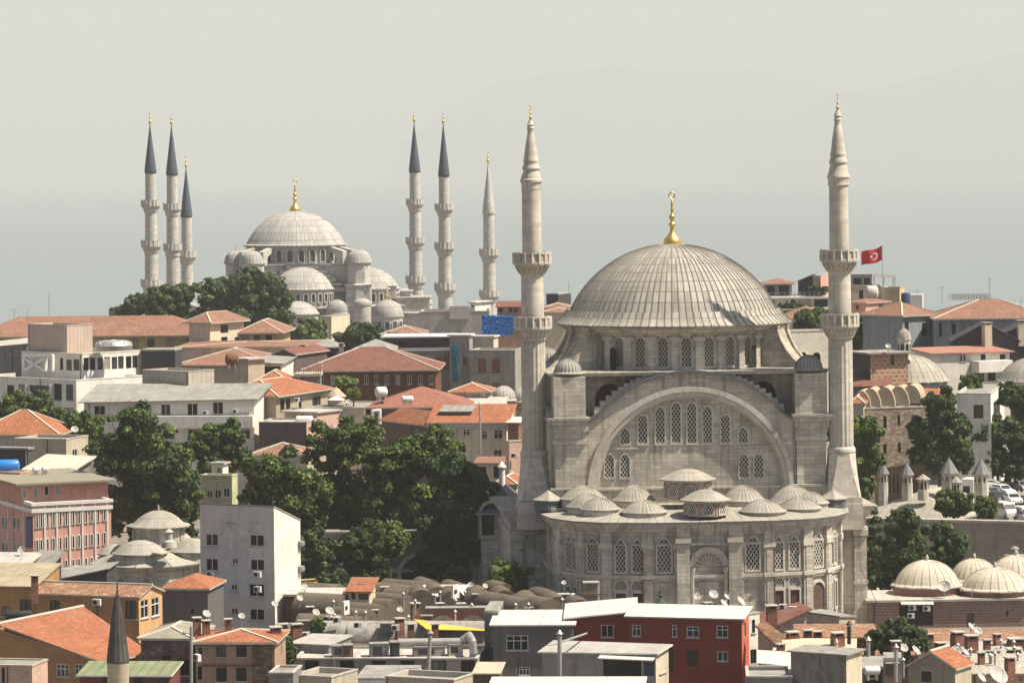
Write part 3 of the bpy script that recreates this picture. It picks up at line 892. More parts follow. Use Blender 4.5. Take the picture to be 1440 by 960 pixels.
# ------------------------------------------------------------------ its two minarets
def lean(p):     # plain pixel profile -> metres at depth Y about a straight vertical axis
    return p
def near_minaret(xb, yb, Y, rows, cap, label):
    base = P(xb, yb, Y)
    root = thing('minaret', (base.x, base.y, 0.0), label, 'minaret', 'stone minarets of the near mosque')
    k = Y / F
    def z(py): return CZ - (un(xb, py)[1] - HY) * k
    c = (base.x, base.y, 0)
    b = MB()     # plinth and flared base
    y_pl, y_bt, y_rg = rows['plinth'], rows['flare'], rows['ring']
    q = Matrix.Translation(Vector(c)) @ Matrix.Rotation(TH, 4, 'Z')
    b.M = q
    h = 25.5 * k
    b.box(-h, h, -h, h, z(735) - 0.6, z(y_pl), STONE2)
    b.box(-h * 0.95, h * 0.95, -h * 0.95, h * 0.95, z(y_pl), z(y_pl - 9), STONE2)
    flare = [(23.5, y_bt), (22, y_bt - 14), (20.4, y_bt - 30), (19.2, y_bt - 45), (18.6, y_rg + 4)]
    def sq(r, zz, m):     # square turning to an octagon with height
        cpt = r * k
        ch = cpt * (0.08 + 0.5 * m)
        return [(-cpt + ch, -cpt, zz), (cpt - ch, -cpt, zz), (cpt, -cpt + ch, zz), (cpt, cpt - ch, zz), (cpt - ch, cpt, zz), (-cpt + ch, cpt, zz), (-cpt, cpt - ch, zz), (-cpt, -cpt + ch, zz)]
    rr = [sq(r, z(y), i / 4) for i, (r, y) in enumerate(flare)]
    b.grid(rr, STONE2, False, True)
    b.M = Matrix.Identity(4)
    b.lathe([(18.5 * k, z(y_rg + 4)), (19.6 * k, z(y_rg + 3)), (20 * k, z(y_rg)), (19 * k, z(y_rg - 3)), (17.6 * k, z(y_rg - 5))], c, CARVED, seg=40)
    b.build('base', root)
    b = MB()
    nf = 16
    b.lathe([(17.2 * k, z(y_rg - 4)), (17 * k, z(rows['cap1'] + 14)), (16.6 * k, z(rows['cap1']))], c, STONE2, seg=nf * 6, rf=lambda t: 1 - 0.075 * abs(math.sin(t * nf / 2)) ** 0.6)
    b.build('fluted_shaft', root)
    b = MB()
    b.lathe([(16 * k, z(rows['bal1'][1])), (15.6 * k, z(rows['bal2'][1] + 12))], c, STONE2, seg=40)
    b.lathe([(13.8 * k, z(rows['bal2'][1])), (13.3 * k, z(rows['neck']))], c, STONE2, seg=40)
    b.build('shaft', root)
    for key, hw, hs in (('bal1', 26, 17), ('bal2', 26.5, 15.6)):
        y0, y1 = rows[key]          # parapet top, parapet bottom
        b = MB()
        b.lathe([(hs * k, z(y1 + 17)), ((hs + 1.5) * k, z(y1 + 15)), ((hs + 1) * k, z(y1 + 12)), ((hs + 4) * k, z(y1 + 9)), ((hs + 4) * k, z(y1 + 7)), ((hw - 4) * k, z(y1 + 3)), ((hw - 2) * k, z(y1 + 2)), ((hw - 0.3) * k, z(y1 + 1)), ((hw - 0.3) * k, z(y1 - 1)), (8 * k, z(y1 - 1))], c, CARVED, seg=40)
        for i in range(20):
            t = 2 * PI * i / 20
            b.bar((c[0] + (hs + 1.5) * k * math.cos(t), c[1] + (hs + 1.5) * k * math.sin(t), z(y1 + 13)), (c[0] + (hw - 3) * k * math.cos(t), c[1] + (hw - 3) * k * math.sin(t), z(y1 + 3)), 0.18, 0.25, CARVED)
        bal = b.build('balcony', root)
        b = MB()
        n_ = 16
        for i in range(n_):
            t, t2 = 2 * PI * i / n_, 2 * PI * (i + 1) / n_
            r = (hw - 1.2) * k
            p0 = Vector((c[0] + r * math.cos(t), c[1] + r * math.sin(t), 0)); p1 = Vector((c[0] + r * math.cos(t2), c[1] + r * math.sin(t2), 0))
            up = lambda q_, zz: Vector((q_.x, q_.y, zz))
            b.bar(up(p0, z(y0)), up(p1, z(y0)), 0.3, 0.22, CARVED)
            b.bar(up(p0, z(y1 - 2)), up(p1, z(y1 - 2)), 0.28, 0.22, CARVED)
            b.bar(up(p0, z(y1)), up(p0, z(y0 - .8)), 0.3, 0.3, CARVED)
            for j in range(1, 6):
                q_ = p0.lerp(p1, j / 6)
                b.bar(up(q_, z(y1)), up(q_, z(y0)), 0.085, 0.085, CARVED)
        b.lathe([((hw - 1.35) * k, z(y1)), ((hw - 1.35) * k, z(y0 + .6)), ((hw - 2.1) * k, z(y0 + .6)), ((hw - 2.1) * k, z(y1))], c, CARVED, seg=16, smooth=False)
        b.build('railing', bal)
    b = MB()
    b.lathe([(r * k, z(y)) for r, y in cap], c, STONE2, seg=32)
    cp = b.build('cap', root)
    zt = z(cap[-1][1])
    finial((c[0], c[1], zt - 0.1), zt * 0 + rows['fin'] * k, cp, bulb=False, seg=14)
    return root
near_minaret(752, 700, 424.5, dict(plinth=712, flare=702, ring=637, cap1=478, bal1=(446, 462), bal2=(356, 371), neck=268, fin=22),
             [(13.3, 268), (14, 266), (13.6, 262), (14, 258), (15.6, 256), (15.6, 252.5), (14, 251), (13.6, 247), (11.4, 242.5), (10.8, 240), (12.6, 237.5), (12.6, 235.5), (10.6, 232.5), (10.2, 229), (11, 227.5), (10.8, 225.5), (9.8, 222.5), (8.6, 212), (7.0, 202), (5.4, 192), (4.6, 189), (4.6, 182), (5.4, 180), (4.0, 178), (5.4, 175.5), (3.6, 173), (2.4, 169)],
             'stone minaret with two balconies standing left of the big ribbed dome')
near_minaret(1184, 695, 423.0, dict(plinth=706, flare=697, ring=632, cap1=474, bal1=(442, 459), bal2=(352, 367), neck=262, fin=24),
             [(13.8, 262), (15.2, 260), (14.6, 256), (15, 251), (16, 249.5), (15.8, 247), (14.4, 245), (13, 238), (11.8, 233), (11.4, 231.5), (13, 229), (13, 227), (11, 222), (10.6, 220), (11.4, 218), (11.2, 216), (10, 212), (8.6, 198), (6.8, 187), (5.4, 178), (4.8, 177), (4.8, 170), (5.6, 168), (4.2, 166), (5.4, 163), (3.8, 159), (2.4, 155)],
             'taller stone minaret with two balconies standing right of the big ribbed dome')
# ------------------------------------------------------------------ the far mosque with six minarets
YB = 900.0
BX = 415.5
def zb(y, x=BX, Y=YB): return CZ - (un(x, y)[1] - HY) * Y / F
bc = P(BX, 345, YB)
BTH = R(10)
BM = Matrix.Translation((bc.x, bc.y, 0)) @ Matrix.Rotation(BTH, 4, 'Z')
far = thing('mosque', (bc.x, bc.y, 0), 'distant pale mosque of cascading domes and half domes between slender minarets', 'mosque')
kb = YB / F
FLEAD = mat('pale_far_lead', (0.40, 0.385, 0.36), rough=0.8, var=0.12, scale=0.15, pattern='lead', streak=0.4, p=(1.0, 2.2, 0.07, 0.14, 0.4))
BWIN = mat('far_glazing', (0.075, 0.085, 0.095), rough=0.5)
def fdome(u, v, ya, ye, hw, parent, name='dome', seg=48, x=BX, drum=None, fin=0, wn=0, wsize=(1.0, 2.2)):
    q = BM @ Vector((u, -v, 0))
    Y = q.y; xx = 720 + q.x / Y * F
    k = Y / F
    z0, z1 = zb(ye, xx, Y), zb(ya, xx, Y)
    r = hw * k
    b = MB()
    h = z1 - z0
    Rr = (r * r + h * h) / (2 * h)
    a = math.acos(max(-1, (Rr - h) / Rr))
    pr = [(r * 1.07, z0 - 0.35), (r * 1.07, z0 - 0.1), (r * 1.0, z0 + 0.15)]
    for i in range(13):
        t = a * (1 - i / 12)
        pr.append((max(0.03, Rr * math.sin(t)), z1 - Rr + Rr * math.cos(t) + 0.15))
    b.lathe(pr, (q.x, q.y, 0), FLEAD, seg=seg, ustep=1.0)
    for i in range(0, seg, 1):
        t = 2 * PI * i / seg
        for j in range(3, len(pr) - 4, 3):
            (r0, a0), (r1, a1) = pr[j], pr[min(j + 3, len(pr) - 2)]
            b.bar((q.x + r0 * math.cos(t), q.y + r0 * math.sin(t), a0), (q.x + r1 * math.cos(t), q.y + r1 * math.sin(t), a1), 0.16, 0.12, FLEAD)
    d = b.build(name, parent)
    if fin:
        finial((q.x, q.y, z1), fin, d, seg=16)
    if drum:
        b = MB()
        z2 = zb(drum, xx, Y)
        b.lathe([(r * 0.99, z2 - 1), (r * 0.99, z0 - 0.8), (r * 1.03, z0 - 0.6), (r * 1.03, z0 - 0.3)], (q.x, q.y, 0), STONE3, seg=seg, smooth=False)
        dr = b.build('drum', parent)
        if wn:
            me = lattice_window(wsize[0], wsize[1], step=None, surround=0.22, pane=BWIN, frame=STONE3, depth=0.35)
            for i in range(wn):
                t = 2 * PI * i / wn + BTH
                if math.cos(t - BTH) < -0.2: continue
                place(me, 'window', dr, (q.x + r * 1.0 * math.sin(t), q.y - r * 1.0 * math.cos(t), z2 + 0.15 * (z0 - z2)), t)
    return d, q
fdome(0, 0, 297.5, 343, 69, far, drum=371, wn=28, wsize=(1.3, 3.0), fin=8.2, seg=72)
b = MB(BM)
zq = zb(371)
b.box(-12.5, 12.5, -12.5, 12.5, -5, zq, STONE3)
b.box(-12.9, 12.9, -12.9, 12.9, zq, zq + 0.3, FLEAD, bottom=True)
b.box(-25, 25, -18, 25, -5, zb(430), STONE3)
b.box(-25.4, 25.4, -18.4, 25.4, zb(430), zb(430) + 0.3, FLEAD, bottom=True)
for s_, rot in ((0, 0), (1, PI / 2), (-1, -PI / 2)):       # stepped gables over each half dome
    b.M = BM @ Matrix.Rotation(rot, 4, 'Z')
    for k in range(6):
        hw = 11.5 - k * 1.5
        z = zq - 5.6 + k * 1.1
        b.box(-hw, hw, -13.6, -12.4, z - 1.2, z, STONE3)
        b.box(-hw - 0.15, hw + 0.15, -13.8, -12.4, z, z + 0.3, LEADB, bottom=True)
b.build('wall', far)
fdome(0, 13.4, 376, 405, 43, far, name='half_dome', drum=427, wn=26, wsize=(0.95, 2.1), seg=48)
fdome(19.0, -2, 377, 404, 41, far, name='half_dome', drum=426, wn=24, wsize=(0.95, 2.1), seg=48)
fdome(-2.0, 22.0, 424, 440, 28, far, name='half_dome', drum=452, seg=32)
fdome(7.8, 21.0, 422, 440, 15, far, name='half_dome', drum=452, seg=24)
for (u, v, ya, ye, hw, bot) in ((14.2, 14.0, 351, 369, 17, 470), (-12.2, 13.0, 353, 370.5, 16.5, 470), (-14.5, -6, 352, 370, 15.5, 470)):
    q = BM @ Vector((u, -v, 0)); Y = q.y; k = Y / F; xx = 720 + q.x / Y * F
    b = MB()
    r = hw * k
    b.lathe([(r * 1.06, -5), (r * 1.06, zb(402, xx, Y)), (r * 1.16, zb(401, xx, Y)), (r * 1.16, zb(400, xx, Y)), (r * 1.0, zb(398, xx, Y)), (r * 1.0, zb(ye + 2, xx, Y)), (r * 1.1, zb(ye + 1, xx, Y)), (r * 1.1, zb(ye, xx, Y))], (q.x, q.y, 0), STONE3, seg=8, smooth=False, a0=BTH + PI / 8, a1=BTH + PI / 8 + 2 * PI)
    tw = b.build('weight_tower', far)
    b = MB()
    h = zb(ya, xx, Y) - zb(ye, xx, Y)
    b.lathe([(rr * r * 1.08, zb(ye, xx, Y) + zz * h) for rr, zz in ((1.05, -.03), (1.05, 0.02), (1.0, 0.1), (0.97, 0.3), (0.85, 0.6), (0.62, 0.83), (0.35, 0.95), (0.03, 1.0))], (q.x, q.y, 0), FLEAD, seg=48, rf=lambda t: 1 - 0.05 * abs(math.sin(t * 12)))
    dd = b.build('dome', tw)
    finial((q.x, q.y, zb(ya, xx, Y) - 0.1), 2.0, dd, bulb=False, seg=10, ring=False)
# flying struts of the drum
b = MB(BM)
for a in (-58, -36, 52, 38):
    b = MB(BM)
    t = R(a); d = Vector((math.sin(t), -math.cos(t), 0)); n = Vector((math.cos(t), math.sin(t), 0))
    pr = [(12.2, zq + 4.6), (17.5, zq + 3.4), (17.5, zq), (15.6, zq), (15.3, zq + 2.2), (12.2, zq + 3.4)]
    for s_ in (-1, 1):
        f_ = [d * r + n * (s_ * 0.7) + Vector((0, 0, z)) for r, z in pr]
        b.face(f_ if s_ < 0 else list(reversed(f_)), STONE3)
    b.grid([[d * r + n * kk + Vector((0, 0, z)) for r, z in pr] for kk in (-0.7, 0.7)], STONE3, False)
    b.build('flying_buttress', far)
# corner stair turret and side court
for (x, ya, ye, hw, yb, Y, fin) in ((509, 419, 427, 13, 475, 872, 0), (545, 421, 443, 22, 462, 868, 3.9), (597, 418, 426, 11, 440, 905, 0), (566, 405, 410, 12, 430, 915, 0)):
    c = P(x, ye, Y); k = Y / F; r = hw * k; h = (ye - ya) * k
    b = MB()
    b.lathe([(r * 0.97, c.z - (yb - ye) * k - 8), (r * 0.97, c.z - 0.4), (r * 1.06, c.z - 0.3), (r * 1.06, c.z)], (c.x, c.y, 0), STONE3, seg=24)
    tu = b.build('turret', far)
    b = MB()
    b.lathe([(r * 1.0 * math.cos(t * PI / 16), c.z + h * math.sin(t * PI / 16)) for t in range(8)] + [(0.02, c.z + h)], (c.x, c.y, 0), FLEAD, seg=32, ustep=1.0)
    dd = b.build('dome', tu)
    if fin: finial((c.x, c.y, c.z + h), fin, dd, bulb=False, seg=12)
    if x == 545:
        b = MB()
        b.lathe([(r * 0.55, 0), (0.01, 0.01)], (0, 0, 0), LEADB, seg=20)
        me = lattice_window(1.1, 1.9, step=None, surround=0.2, pane=BWIN, frame=STONE3)
        for i in range(-2, 3):
            t = i * 0.5
            place(me, 'window', tu, (c.x + r * math.sin(t), c.y - r * math.cos(t), c.z - 3.3), t)
for (x0, x1, yt, Y, dp) in ((486, 521, 402, 886, 6), (553, 578, 411, 905, 10), (552, 604, 420, 900, 14), (560, 610, 443, 880, 12), (430, 560, 452, 884, 10), (520, 556, 404, 900, 10)):
    a, c = P(x0, yt, Y), P(x1, yt, Y)
    b = MB()
    b.box(a.x, c.x, Y, Y + dp, -4, a.z, STONE3)
    b.box(a.x - 0.3, c.x + 0.3, Y - 0.3, Y + dp + 0.3, a.z, a.z + 0.35, FLEAD, bottom=True)
    wp = b.build('side_wall', far)
FCAP = mat('dark_slate_lead_cap', (0.085, 0.105, 0.13), rough=0.6, var=0.15, scale=0.4, pattern='lead')
def far_minaret(tip, bals, cone, bot, Y, label, capm=None):
    # tip (x, y), cone (y, hw), bals [(y0, y1, hw)] from the top
    x = tip[0]; k = Y / F
    base = P(x, tip[1], Y)
    root = thing('minaret', (base.x, base.y, 0), label, 'minaret', 'slender minarets of the distant mosque')
    z = lambda y: CZ - (un(x, y)[1] - HY) * k
    c = (base.x, base.y, 0)
    hw = cone[1]
    ys_ = [cone[0]] + [q[1] for q in bals] + [bot]
    b = MB()
    for i, (a, d_) in enumerate(zip(ys_, ys_[1:])):
        w_ = hw - 0.6 + i * 0.9
        w1 = w_ + (0.4 if i < len(bals) else 1.4)
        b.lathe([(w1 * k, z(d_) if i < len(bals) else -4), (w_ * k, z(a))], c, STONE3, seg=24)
    b.build('shaft', root)
    for i, (y0, y1, w_) in enumerate(bals):
        b = MB()
        sw = hw + 0.4 + i * 0.9
        b.lathe([(sw * k, z(y1 + 10)), ((sw + 1.4) * k, z(y1 + 8)), ((sw + 1.4) * k, z(y1 + 6.5)), ((w_ - 2.6) * k, z(y1 + 3)), ((w_ - 1) * k, z(y1 + 1.2)), ((w_ - 0.6) * k, z(y1))], c, STONE3, seg=36, rf=lambda t: 1 - 0.05 * abs(math.sin(9 * t)))
        bal = b.build('balcony', root)
        b = MB()
        b.lathe([((w_ - 0.6) * k, z(y1)), ((w_ - 0.6) * k, z(y0)), ((w_ - 1.7) * k, z(y0)), ((w_ - 1.7) * k, z(y1) + 0.1)], c, STONE3, seg=16, smooth=False)
        for j in range(16):
            t = 2 * PI * j / 16
            q = Vector((c[0] + (w_ - 0.8) * k * math.cos(t), c[1] + (w_ - 0.8) * k * math.sin(t), 0))
            b.bar((q.x, q.y, z(y1)), (q.x, q.y, z(y0) + 0.12), 0.22, 0.22, STONE3)
        b.build('railing', bal)
    b = MB()
    b.lathe([((hw - 0.4) * k, z(cone[0] + 4)), ((hw + 0.3) * k, z(cone[0] + 3)), ((hw + 0.5) * k, z(cone[0])), (hw * 0.78 * k, z(cone[0] * 0.72 + tip[1] * 0.28)), (hw * 0.5 * k, z(cone[0] * 0.45 + tip[1] * 0.55)), (0.08, z(tip[1]))], c, capm or FCAP, seg=24, ustep=0.7)
    cp = b.build('cap', root)
    finial((c[0], c[1], z(tip[1]) - 0.1), 21 * k, cp, bulb=False, seg=8, ring=False)
far_minaret((210.8, 175), [(281.5, 290, 14), (338, 347, 14.6), (393, 402, 15.5)], (240, 8), 470, 875, 'leftmost dark-capped slender minaret left of the distant domes')
far_minaret((241, 176.5), [(286.5, 295, 12.8), (343, 352, 13.2)], (243, 8), 470, 950, 'second dark-capped slender minaret from the left beside the distant domes')
far_minaret((261.5, 236.5), [(353, 362, 13.8)], (302, 7.9), 470, 985, 'shortest of the three dark-capped minarets left of the distant domes')
far_minaret((582.3, 172.7), [(280, 288, 12.8), (334, 342, 13.8), (388, 397, 14.6)], (239, 7.7), 470, 955, 'dark-capped slender minaret directly right of the distant domes')
far_minaret((623.3, 175), [(286.7, 295.5, 13.5), (341, 350, 14.4), (398, 408, 15.4)], (245, 7.7), 470, 880, 'dark-capped minaret with three balconies between two others right of the distant domes')
far_minaret((686.3, 230), [(350, 359, 14), (408, 417, 14.8)], (298, 8.3), 470, 930, 'slender minaret with a pale grey stone cone near the large blue tarpaulin', capm=STONE3)

# ------------------------------------------------------------------ houses
WALLM = {}
def wallm(c, streak=0.3, **k):
    key = 'plaster_%02d_%02d_%02d' % tuple(int(v * 100) for v in c)
    return plaster(key, c, streak, **k)
def window_mesh(b, O, d, n, s0, s1, z0, z1, style, glass=None):
    Q = lambda s, z, o=0.0: O + d * s + n * o + Vector((0, 0, z - O.z))
    if style == 'shut':
        b.face([Q(s0, z0, -.1), Q(s1, z0, -.1), Q(s1, z1, -.1), Q(s0, z1, -.1)], SHUT); return
    b.face([Q(s0, z0, -.14), Q(s1, z0, -.14), Q(s1, z1, -.14), Q(s0, z1, -.14)], glass or DARK)
    fm = {'w': WHITE, 'c': WHITE, 't': WHITE, 'd': SHUT, 'n': None, 'g': METAL, 'x': None}[style]
    if not fm: return
    f = 0.075
    def fb(a, c, e, g): b.obox(Vector((O.x, O.y, 0)), d, n, a, c, -0.13, -0.04, e, g, fm)
    fb(s0, s0 + f, z0, z1); fb(s1 - f, s1, z0, z1); fb(s0 + f, s1 - f, z0, z0 + f); fb(s0 + f, s1 - f, z1 - f, z1)
    m_ = (s0 + s1) / 2
    if style in 'wcd' and s1 - s0 > 0.7: fb(m_ - f / 2, m_ + f / 2, z0 + f, z1 - f)
    if style == 't' or (s1 - s0) > 2.4:
        for q in (1 / 3, 2 / 3): fb(s0 + (s1 - s0) * q - f / 2, s0 + (s1 - s0) * q + f / 2, z0 + f, z1 - f)
    if style in 'ct': zz = z0 + (z1 - z0) * 0.62; fb(s0 + f, s1 - f, zz, zz + f)
    b.obox(Vector((O.x, O.y, 0)), d, n, s0 - 0.1, s1 + 0.1, 0.0, 0.12, z0 - 0.1, z0, CONC)
CURT = mat('curtained_glass', (0.30, 0.28, 0.24), rough=0.4, var=0.2, scale=2.0, spec=0.5)
DIM = mat('dim_reflecting_glass', (0.04, 0.043, 0.047), rough=0.15, var=0.5, scale=1.5, spec=0.6)
wrnd = random.Random(11)
PANES = [DARK, DARK, DARK, DARK, DIM, DIM, CURT]
class House:
    def __init__(s, name, label, cat, x, y, Y, a, xl=None, xr=None, Ll=8.0, Lr=8.0, wall=None, z0=None, group=None, topz=None):
        s.C = P(x, y, Y); s.zt = s.C.z if topz is None else topz
        s.wall = wall or CONC
        a = R(a)
        s.dl, s.dr = Vector((-math.cos(a), math.sin(a), 0)), Vector((math.sin(a), math.cos(a), 0))
        def solve(px, d):
            k = (un(px, y)[0] - 720) / F
            return (k * s.C.y - s.C.x) / (d.x - k * d.y)
        if xl is not None: Ll = solve(xl, s.dl)
        if xr is not None: Lr = solve(xr, s.dr)
        s.Ll, s.Lr = abs(Ll), abs(Lr)
        c0 = Vector((s.C.x, s.C.y, 0))
        s.c = c0; s.A = c0 + s.dl * s.Ll; s.B = c0 + s.dr * s.Lr; s.D = s.A + s.dr * s.Lr
        s.z0 = min(terrain(q.x, q.y) for q in (s.c, s.A, s.B, s.D)) - 1.0 if z0 is None else z0
        mid = (s.A + s.B) / 2
        s.root = thing(name, (mid.x, mid.y, s.z0), label, cat, group)
        s.hol = {'L': [], 'R': []}
        s.top = {'C': s.zt, 'A': s.zt, 'B': s.zt, 'D': s.zt}
        s.fd = {'L': (s.A, -s.dl, -s.dr, s.Ll), 'R': (s.c, s.dr, -s.dl, s.Lr)}
    def hit(s, f, x, y):
        O, d, n, L = s.fd[f]
        r = ray(x, y); e = Vector((0, 0, CZ))
        t = (O - e).dot(n) / r.dot(n)
        q = e + r * t
        return (q - O).dot(d), q.z
    def pt(s, f, x, y, off=0.0):
        O, d, n, L = s.fd[f]
        a, z = s.hit(f, x, y)
        return Vector((O.x, O.y, z)) + d * a + n * off
    def win(s, f, rects, style='w', glass=None, cut=True, name='window'):
        O, d, n, L = s.fd[f]
        for (x0, y0, x1, y1) in rects:
            a0, zt = s.hit(f, x0, y0); a1, zl = s.hit(f, x1, y1)
            if a0 > a1: a0, a1 = a1, a0
            a0, a1 = max(0.05, a0), min(L - 0.05, a1)
            if a1 - a0 < 0.15: continue
            zl = max(zl, s.z0 + 0.1); zt = min(zt, s.zt - 0.05)
            if zt - zl < 0.15: continue
            if cut: s.hol[f].append((a0, a1, zl, zt))
            b = MB()
            window_mesh(b, O + Vector((0, 0, zl)), d, n, a0, a1, zl, zt, style, glass or PANES[wrnd.randrange(len(PANES))])
            b.build(name, s.root)
    def grid(s, f, xs_, ys_, w_, h_, style='w', **k):
        s.win(f, [(x - w_ / 2, y - h_ / 2, x + w_ / 2, y + h_ / 2) for y in ys_ for x in xs_], style, **k)
    def body(s, mt=None, mr=None):
        b = MB()
        zm = min(s.top.values())
        T = s.top
        for f, P0, P1, ta, tb in (('L', s.A, s.c, 'A', 'C'), ('R', s.c, s.B, 'C', 'B'), (None, s.B, s.D, 'B', 'D'), (None, s.D, s.A, 'D', 'A')):
            m_ = (mr if f == 'R' and mr else (mt or s.wall))
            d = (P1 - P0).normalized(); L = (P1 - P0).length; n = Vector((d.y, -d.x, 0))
            hs = s.hol.get(f, []) if f else []
            hs = [h for h in hs if h[3] <= zm]
            S = sorted(set([0.0, L] + [round(v, 4) for h in hs for v in h[:2]])); Z = sorted(set([s.z0, zm] + [round(v, 4) for h in hs for v in h[2:]]))
            q = lambda a, z, o=0.0: (P0.x + d.x * a + n.x * o, P0.y + d.y * a + n.y * o, z)
            for a0, a1 in zip(S, S[1:]):
                run = None
                for z0, z1 in zip(Z, Z[1:]):
                    am, zc_ = (a0 + a1) / 2, (z0 + z1) / 2
                    inside = any(h[0] < am < h[1] and h[2] < zc_ < h[3] for h in hs)
                    if inside:
                        if run is not None: b.face([q(a0, run), q(a1, run), q(a1, z0), q(a0, z0)], m_); run = None
                    elif run is None: run = z0
                if run is not None: b.face([q(a0, run), q(a1, run), q(a1, zm), q(a0, zm)], m_)
            for (a0, a1, z0, z1) in hs:
                r = -0.2
                b.face([q(a0, z0), q(a0, z1), q(a0, z1, r), q(a0, z0, r)], m_)
                b.face([q(a1, z0, r), q(a1, z1, r), q(a1, z1), q(a1, z0)], m_)
                b.face([q(a0, z1), q(a1, z1), q(a1, z1, r), q(a0, z1, r)], m_)
                b.face([q(a0, z0, r), q(a1, z0, r), q(a1, z0), q(a0, z0)], m_)
            if T[ta] > zm + 1e-3 or T[tb] > zm + 1e-3:
                pts = [q(0, zm), q(L, zm)]
                if T[tb] > zm + 1e-3: pts.append(q(L, T[tb]))
                if T[ta] > zm + 1e-3: pts.append(q(0, T[ta]))
                b.face(pts, m_)
            if hasattr(s, 'gab') and f in s.gab[0]:
                b.face([q(0, zm), q(L, zm), q(L / 2, s.gab[1])], m_)
            elif hasattr(s, 'gab') and f is None:
                opp = 'L' if P0 is s.B else 'R'
                if opp in s.gab[0]: b.face([q(0, zm), q(L, zm), q(L / 2, s.gab[1])], m_)
        s.wobj = b.build('wall', s.root)
        if s.c.y < 610 and s.Ll > 6 and s.zt - s.z0 > 3 and wrnd.random() < 0.7:
            O, d, n, L = s.fd['L']
            b = MB(); a0 = L * wrnd.choice((.03, .97, .36, .64)); z1 = min(s.top['A'], s.top['C']) - .1
            b.tube(O + d * a0 + n * .09 + Vector((0, 0, s.z0)), Vector((O.x, O.y, z1)) + d * a0 + n * .09, .06, wrnd.choice((METAL, BLACK, RUST)), seg=6)
            b.build('downpipe', s.root)
        return s
    def band(s, y=None, z=None, h=0.3, o=0.15, mt=None, name='cornice'):
        z = s.hit('L', (un(0, 0)[0]), y)[1] if z is None and False else (P(720 + s.c.x / s.c.y * F, y, s.c.y).z if z is None else z)
        b = MB()
        mm = mt or CONC
        b.obox(s.A, -s.dl, -s.dr, -o, s.Ll + o, -0.02, o, z - h / 2, z + h / 2, mm)
        b.obox(s.c, s.dr, -s.dl, 0.0, s.Lr + o, -0.02, o, z - h / 2, z + h / 2, mm)
        b.build(name, s.root)
    def midz(s, ry, fr=0.5):
        q = s.c + s.dr * s.Lr * fr + s.dl * s.Ll * 0.5
        return P(720 + q.x / q.y * F, ry, q.y).z
    def hip(s, ry, mt, over=0.5, ridge=True, frac=None, mort=True):
        zr = s.midz(ry)
        o = over
        e = s.zt - 0.05
        c, A, B, D = s.c - s.dl * o - s.dr * o, s.A + s.dl * o - s.dr * o, s.B - s.dl * o + s.dr * o, s.D + s.dl * o + s.dr * o
        V = lambda q, z: Vector((q.x, q.y, z))
        LL, LR = s.Ll + 2 * o, s.Lr + 2 * o
        m_ = min(LL, LR) / 2
        if frac is not None: m_ = frac
        if LL >= LR: r0, r1 = A - s.dl * m_ + s.dr * LR / 2, c + s.dl * m_ + s.dr * LR / 2
        else: r0, r1 = c + s.dr * m_ + s.dl * LL / 2, B - s.dr * m_ + s.dl * LL / 2
        b = MB()
        R0, R1 = V(r0, zr), V(r1, zr)
        if LL >= LR: fs = [[V(A, e), V(c, e), R1, R0], [V(c, e), V(B, e), R1], [V(B, e), V(D, e), R0, R1], [V(D, e), V(A, e), R0]]; ed = [(A, R0), (D, R0), (c, R1), (B, R1)]
        else: fs = [[V(A, e), V(c, e), R0], [V(c, e), V(B, e), R1, R0], [V(B, e), V(D, e), R1], [V(D, e), V(A, e), R0, R1]]; ed = [(A, R0), (c, R0), (D, R1), (B, R1)]
        for f in fs:
            f = [q for i, q in enumerate(f) if (q - f[i - 1]).length > 1e-3]
            b.face(f, mt)
        b.prism([(q.x, q.y) for q in (A, c, B, D)], e - 0.22, e - 0.003, s.wall if False else CONC, top=False, bottom=True)
        if mort:
            for p0, p1 in ed: b.bar(V(p0, e + .03), p1 + Vector((0, 0, .03)), 0.24, 0.12, MORTAR)
            if (R0 - R1).length > 0.2: b.bar(R0 + Vector((0, 0, .04)), R1 + Vector((0, 0, .04)), 0.26, 0.13, MORTAR)
        s.robj = b.build('roof', s.root)
        s.rz = zr
        return s
    def gable(s, ry, mt, over=0.4, along='L', mort=True, th=0.18, under=None):
        # ridge parallel to the L face (along='L': gables on R) or to the R face
        zr = s.midz(ry)
        s.gab = (('R',) if along == 'L' else ('L',), zr - 0.05)
        o = over
        V = lambda q, z: Vector((q.x, q.y, z))
        if along == 'L': u, w_, Lu, Lw, O = s.dl, s.dr, s.Ll, s.Lr, s.c
        else: u, w_, Lu, Lw, O = s.dr, s.dl, s.Lr, s.Ll, s.c
        sl = (zr - s.zt) / (Lw / 2)
        b = MB()
        for sg in (0, 1):
            e0 = O - u * o + (w_ * (-o) if sg == 0 else w_ * (Lw + o)); e1 = e0 + u * (Lu + 2 * o)
            m0 = O - u * o + w_ * Lw / 2; m1 = m0 + u * (Lu + 2 * o)
            ze = s.zt - sl * o + 0.05
            f = [V(e0, ze), V(e1, ze), V(m1, zr + .05), V(m0, zr + .05)]
            nn = (f[1] - f[0]).cross(f[2] - f[0])
            if nn.z < 0: f.reverse()
            b.slab(f, th, mt, side=under or CONC)
        if mort: b.bar(V(O - u * o + w_ * Lw / 2, zr + .1), V(O + u * (Lu + o) + w_ * Lw / 2, zr + .1), 0.26, 0.14, MORTAR)
        s.robj = b.build('roof', s.root); s.rz = zr
        return s
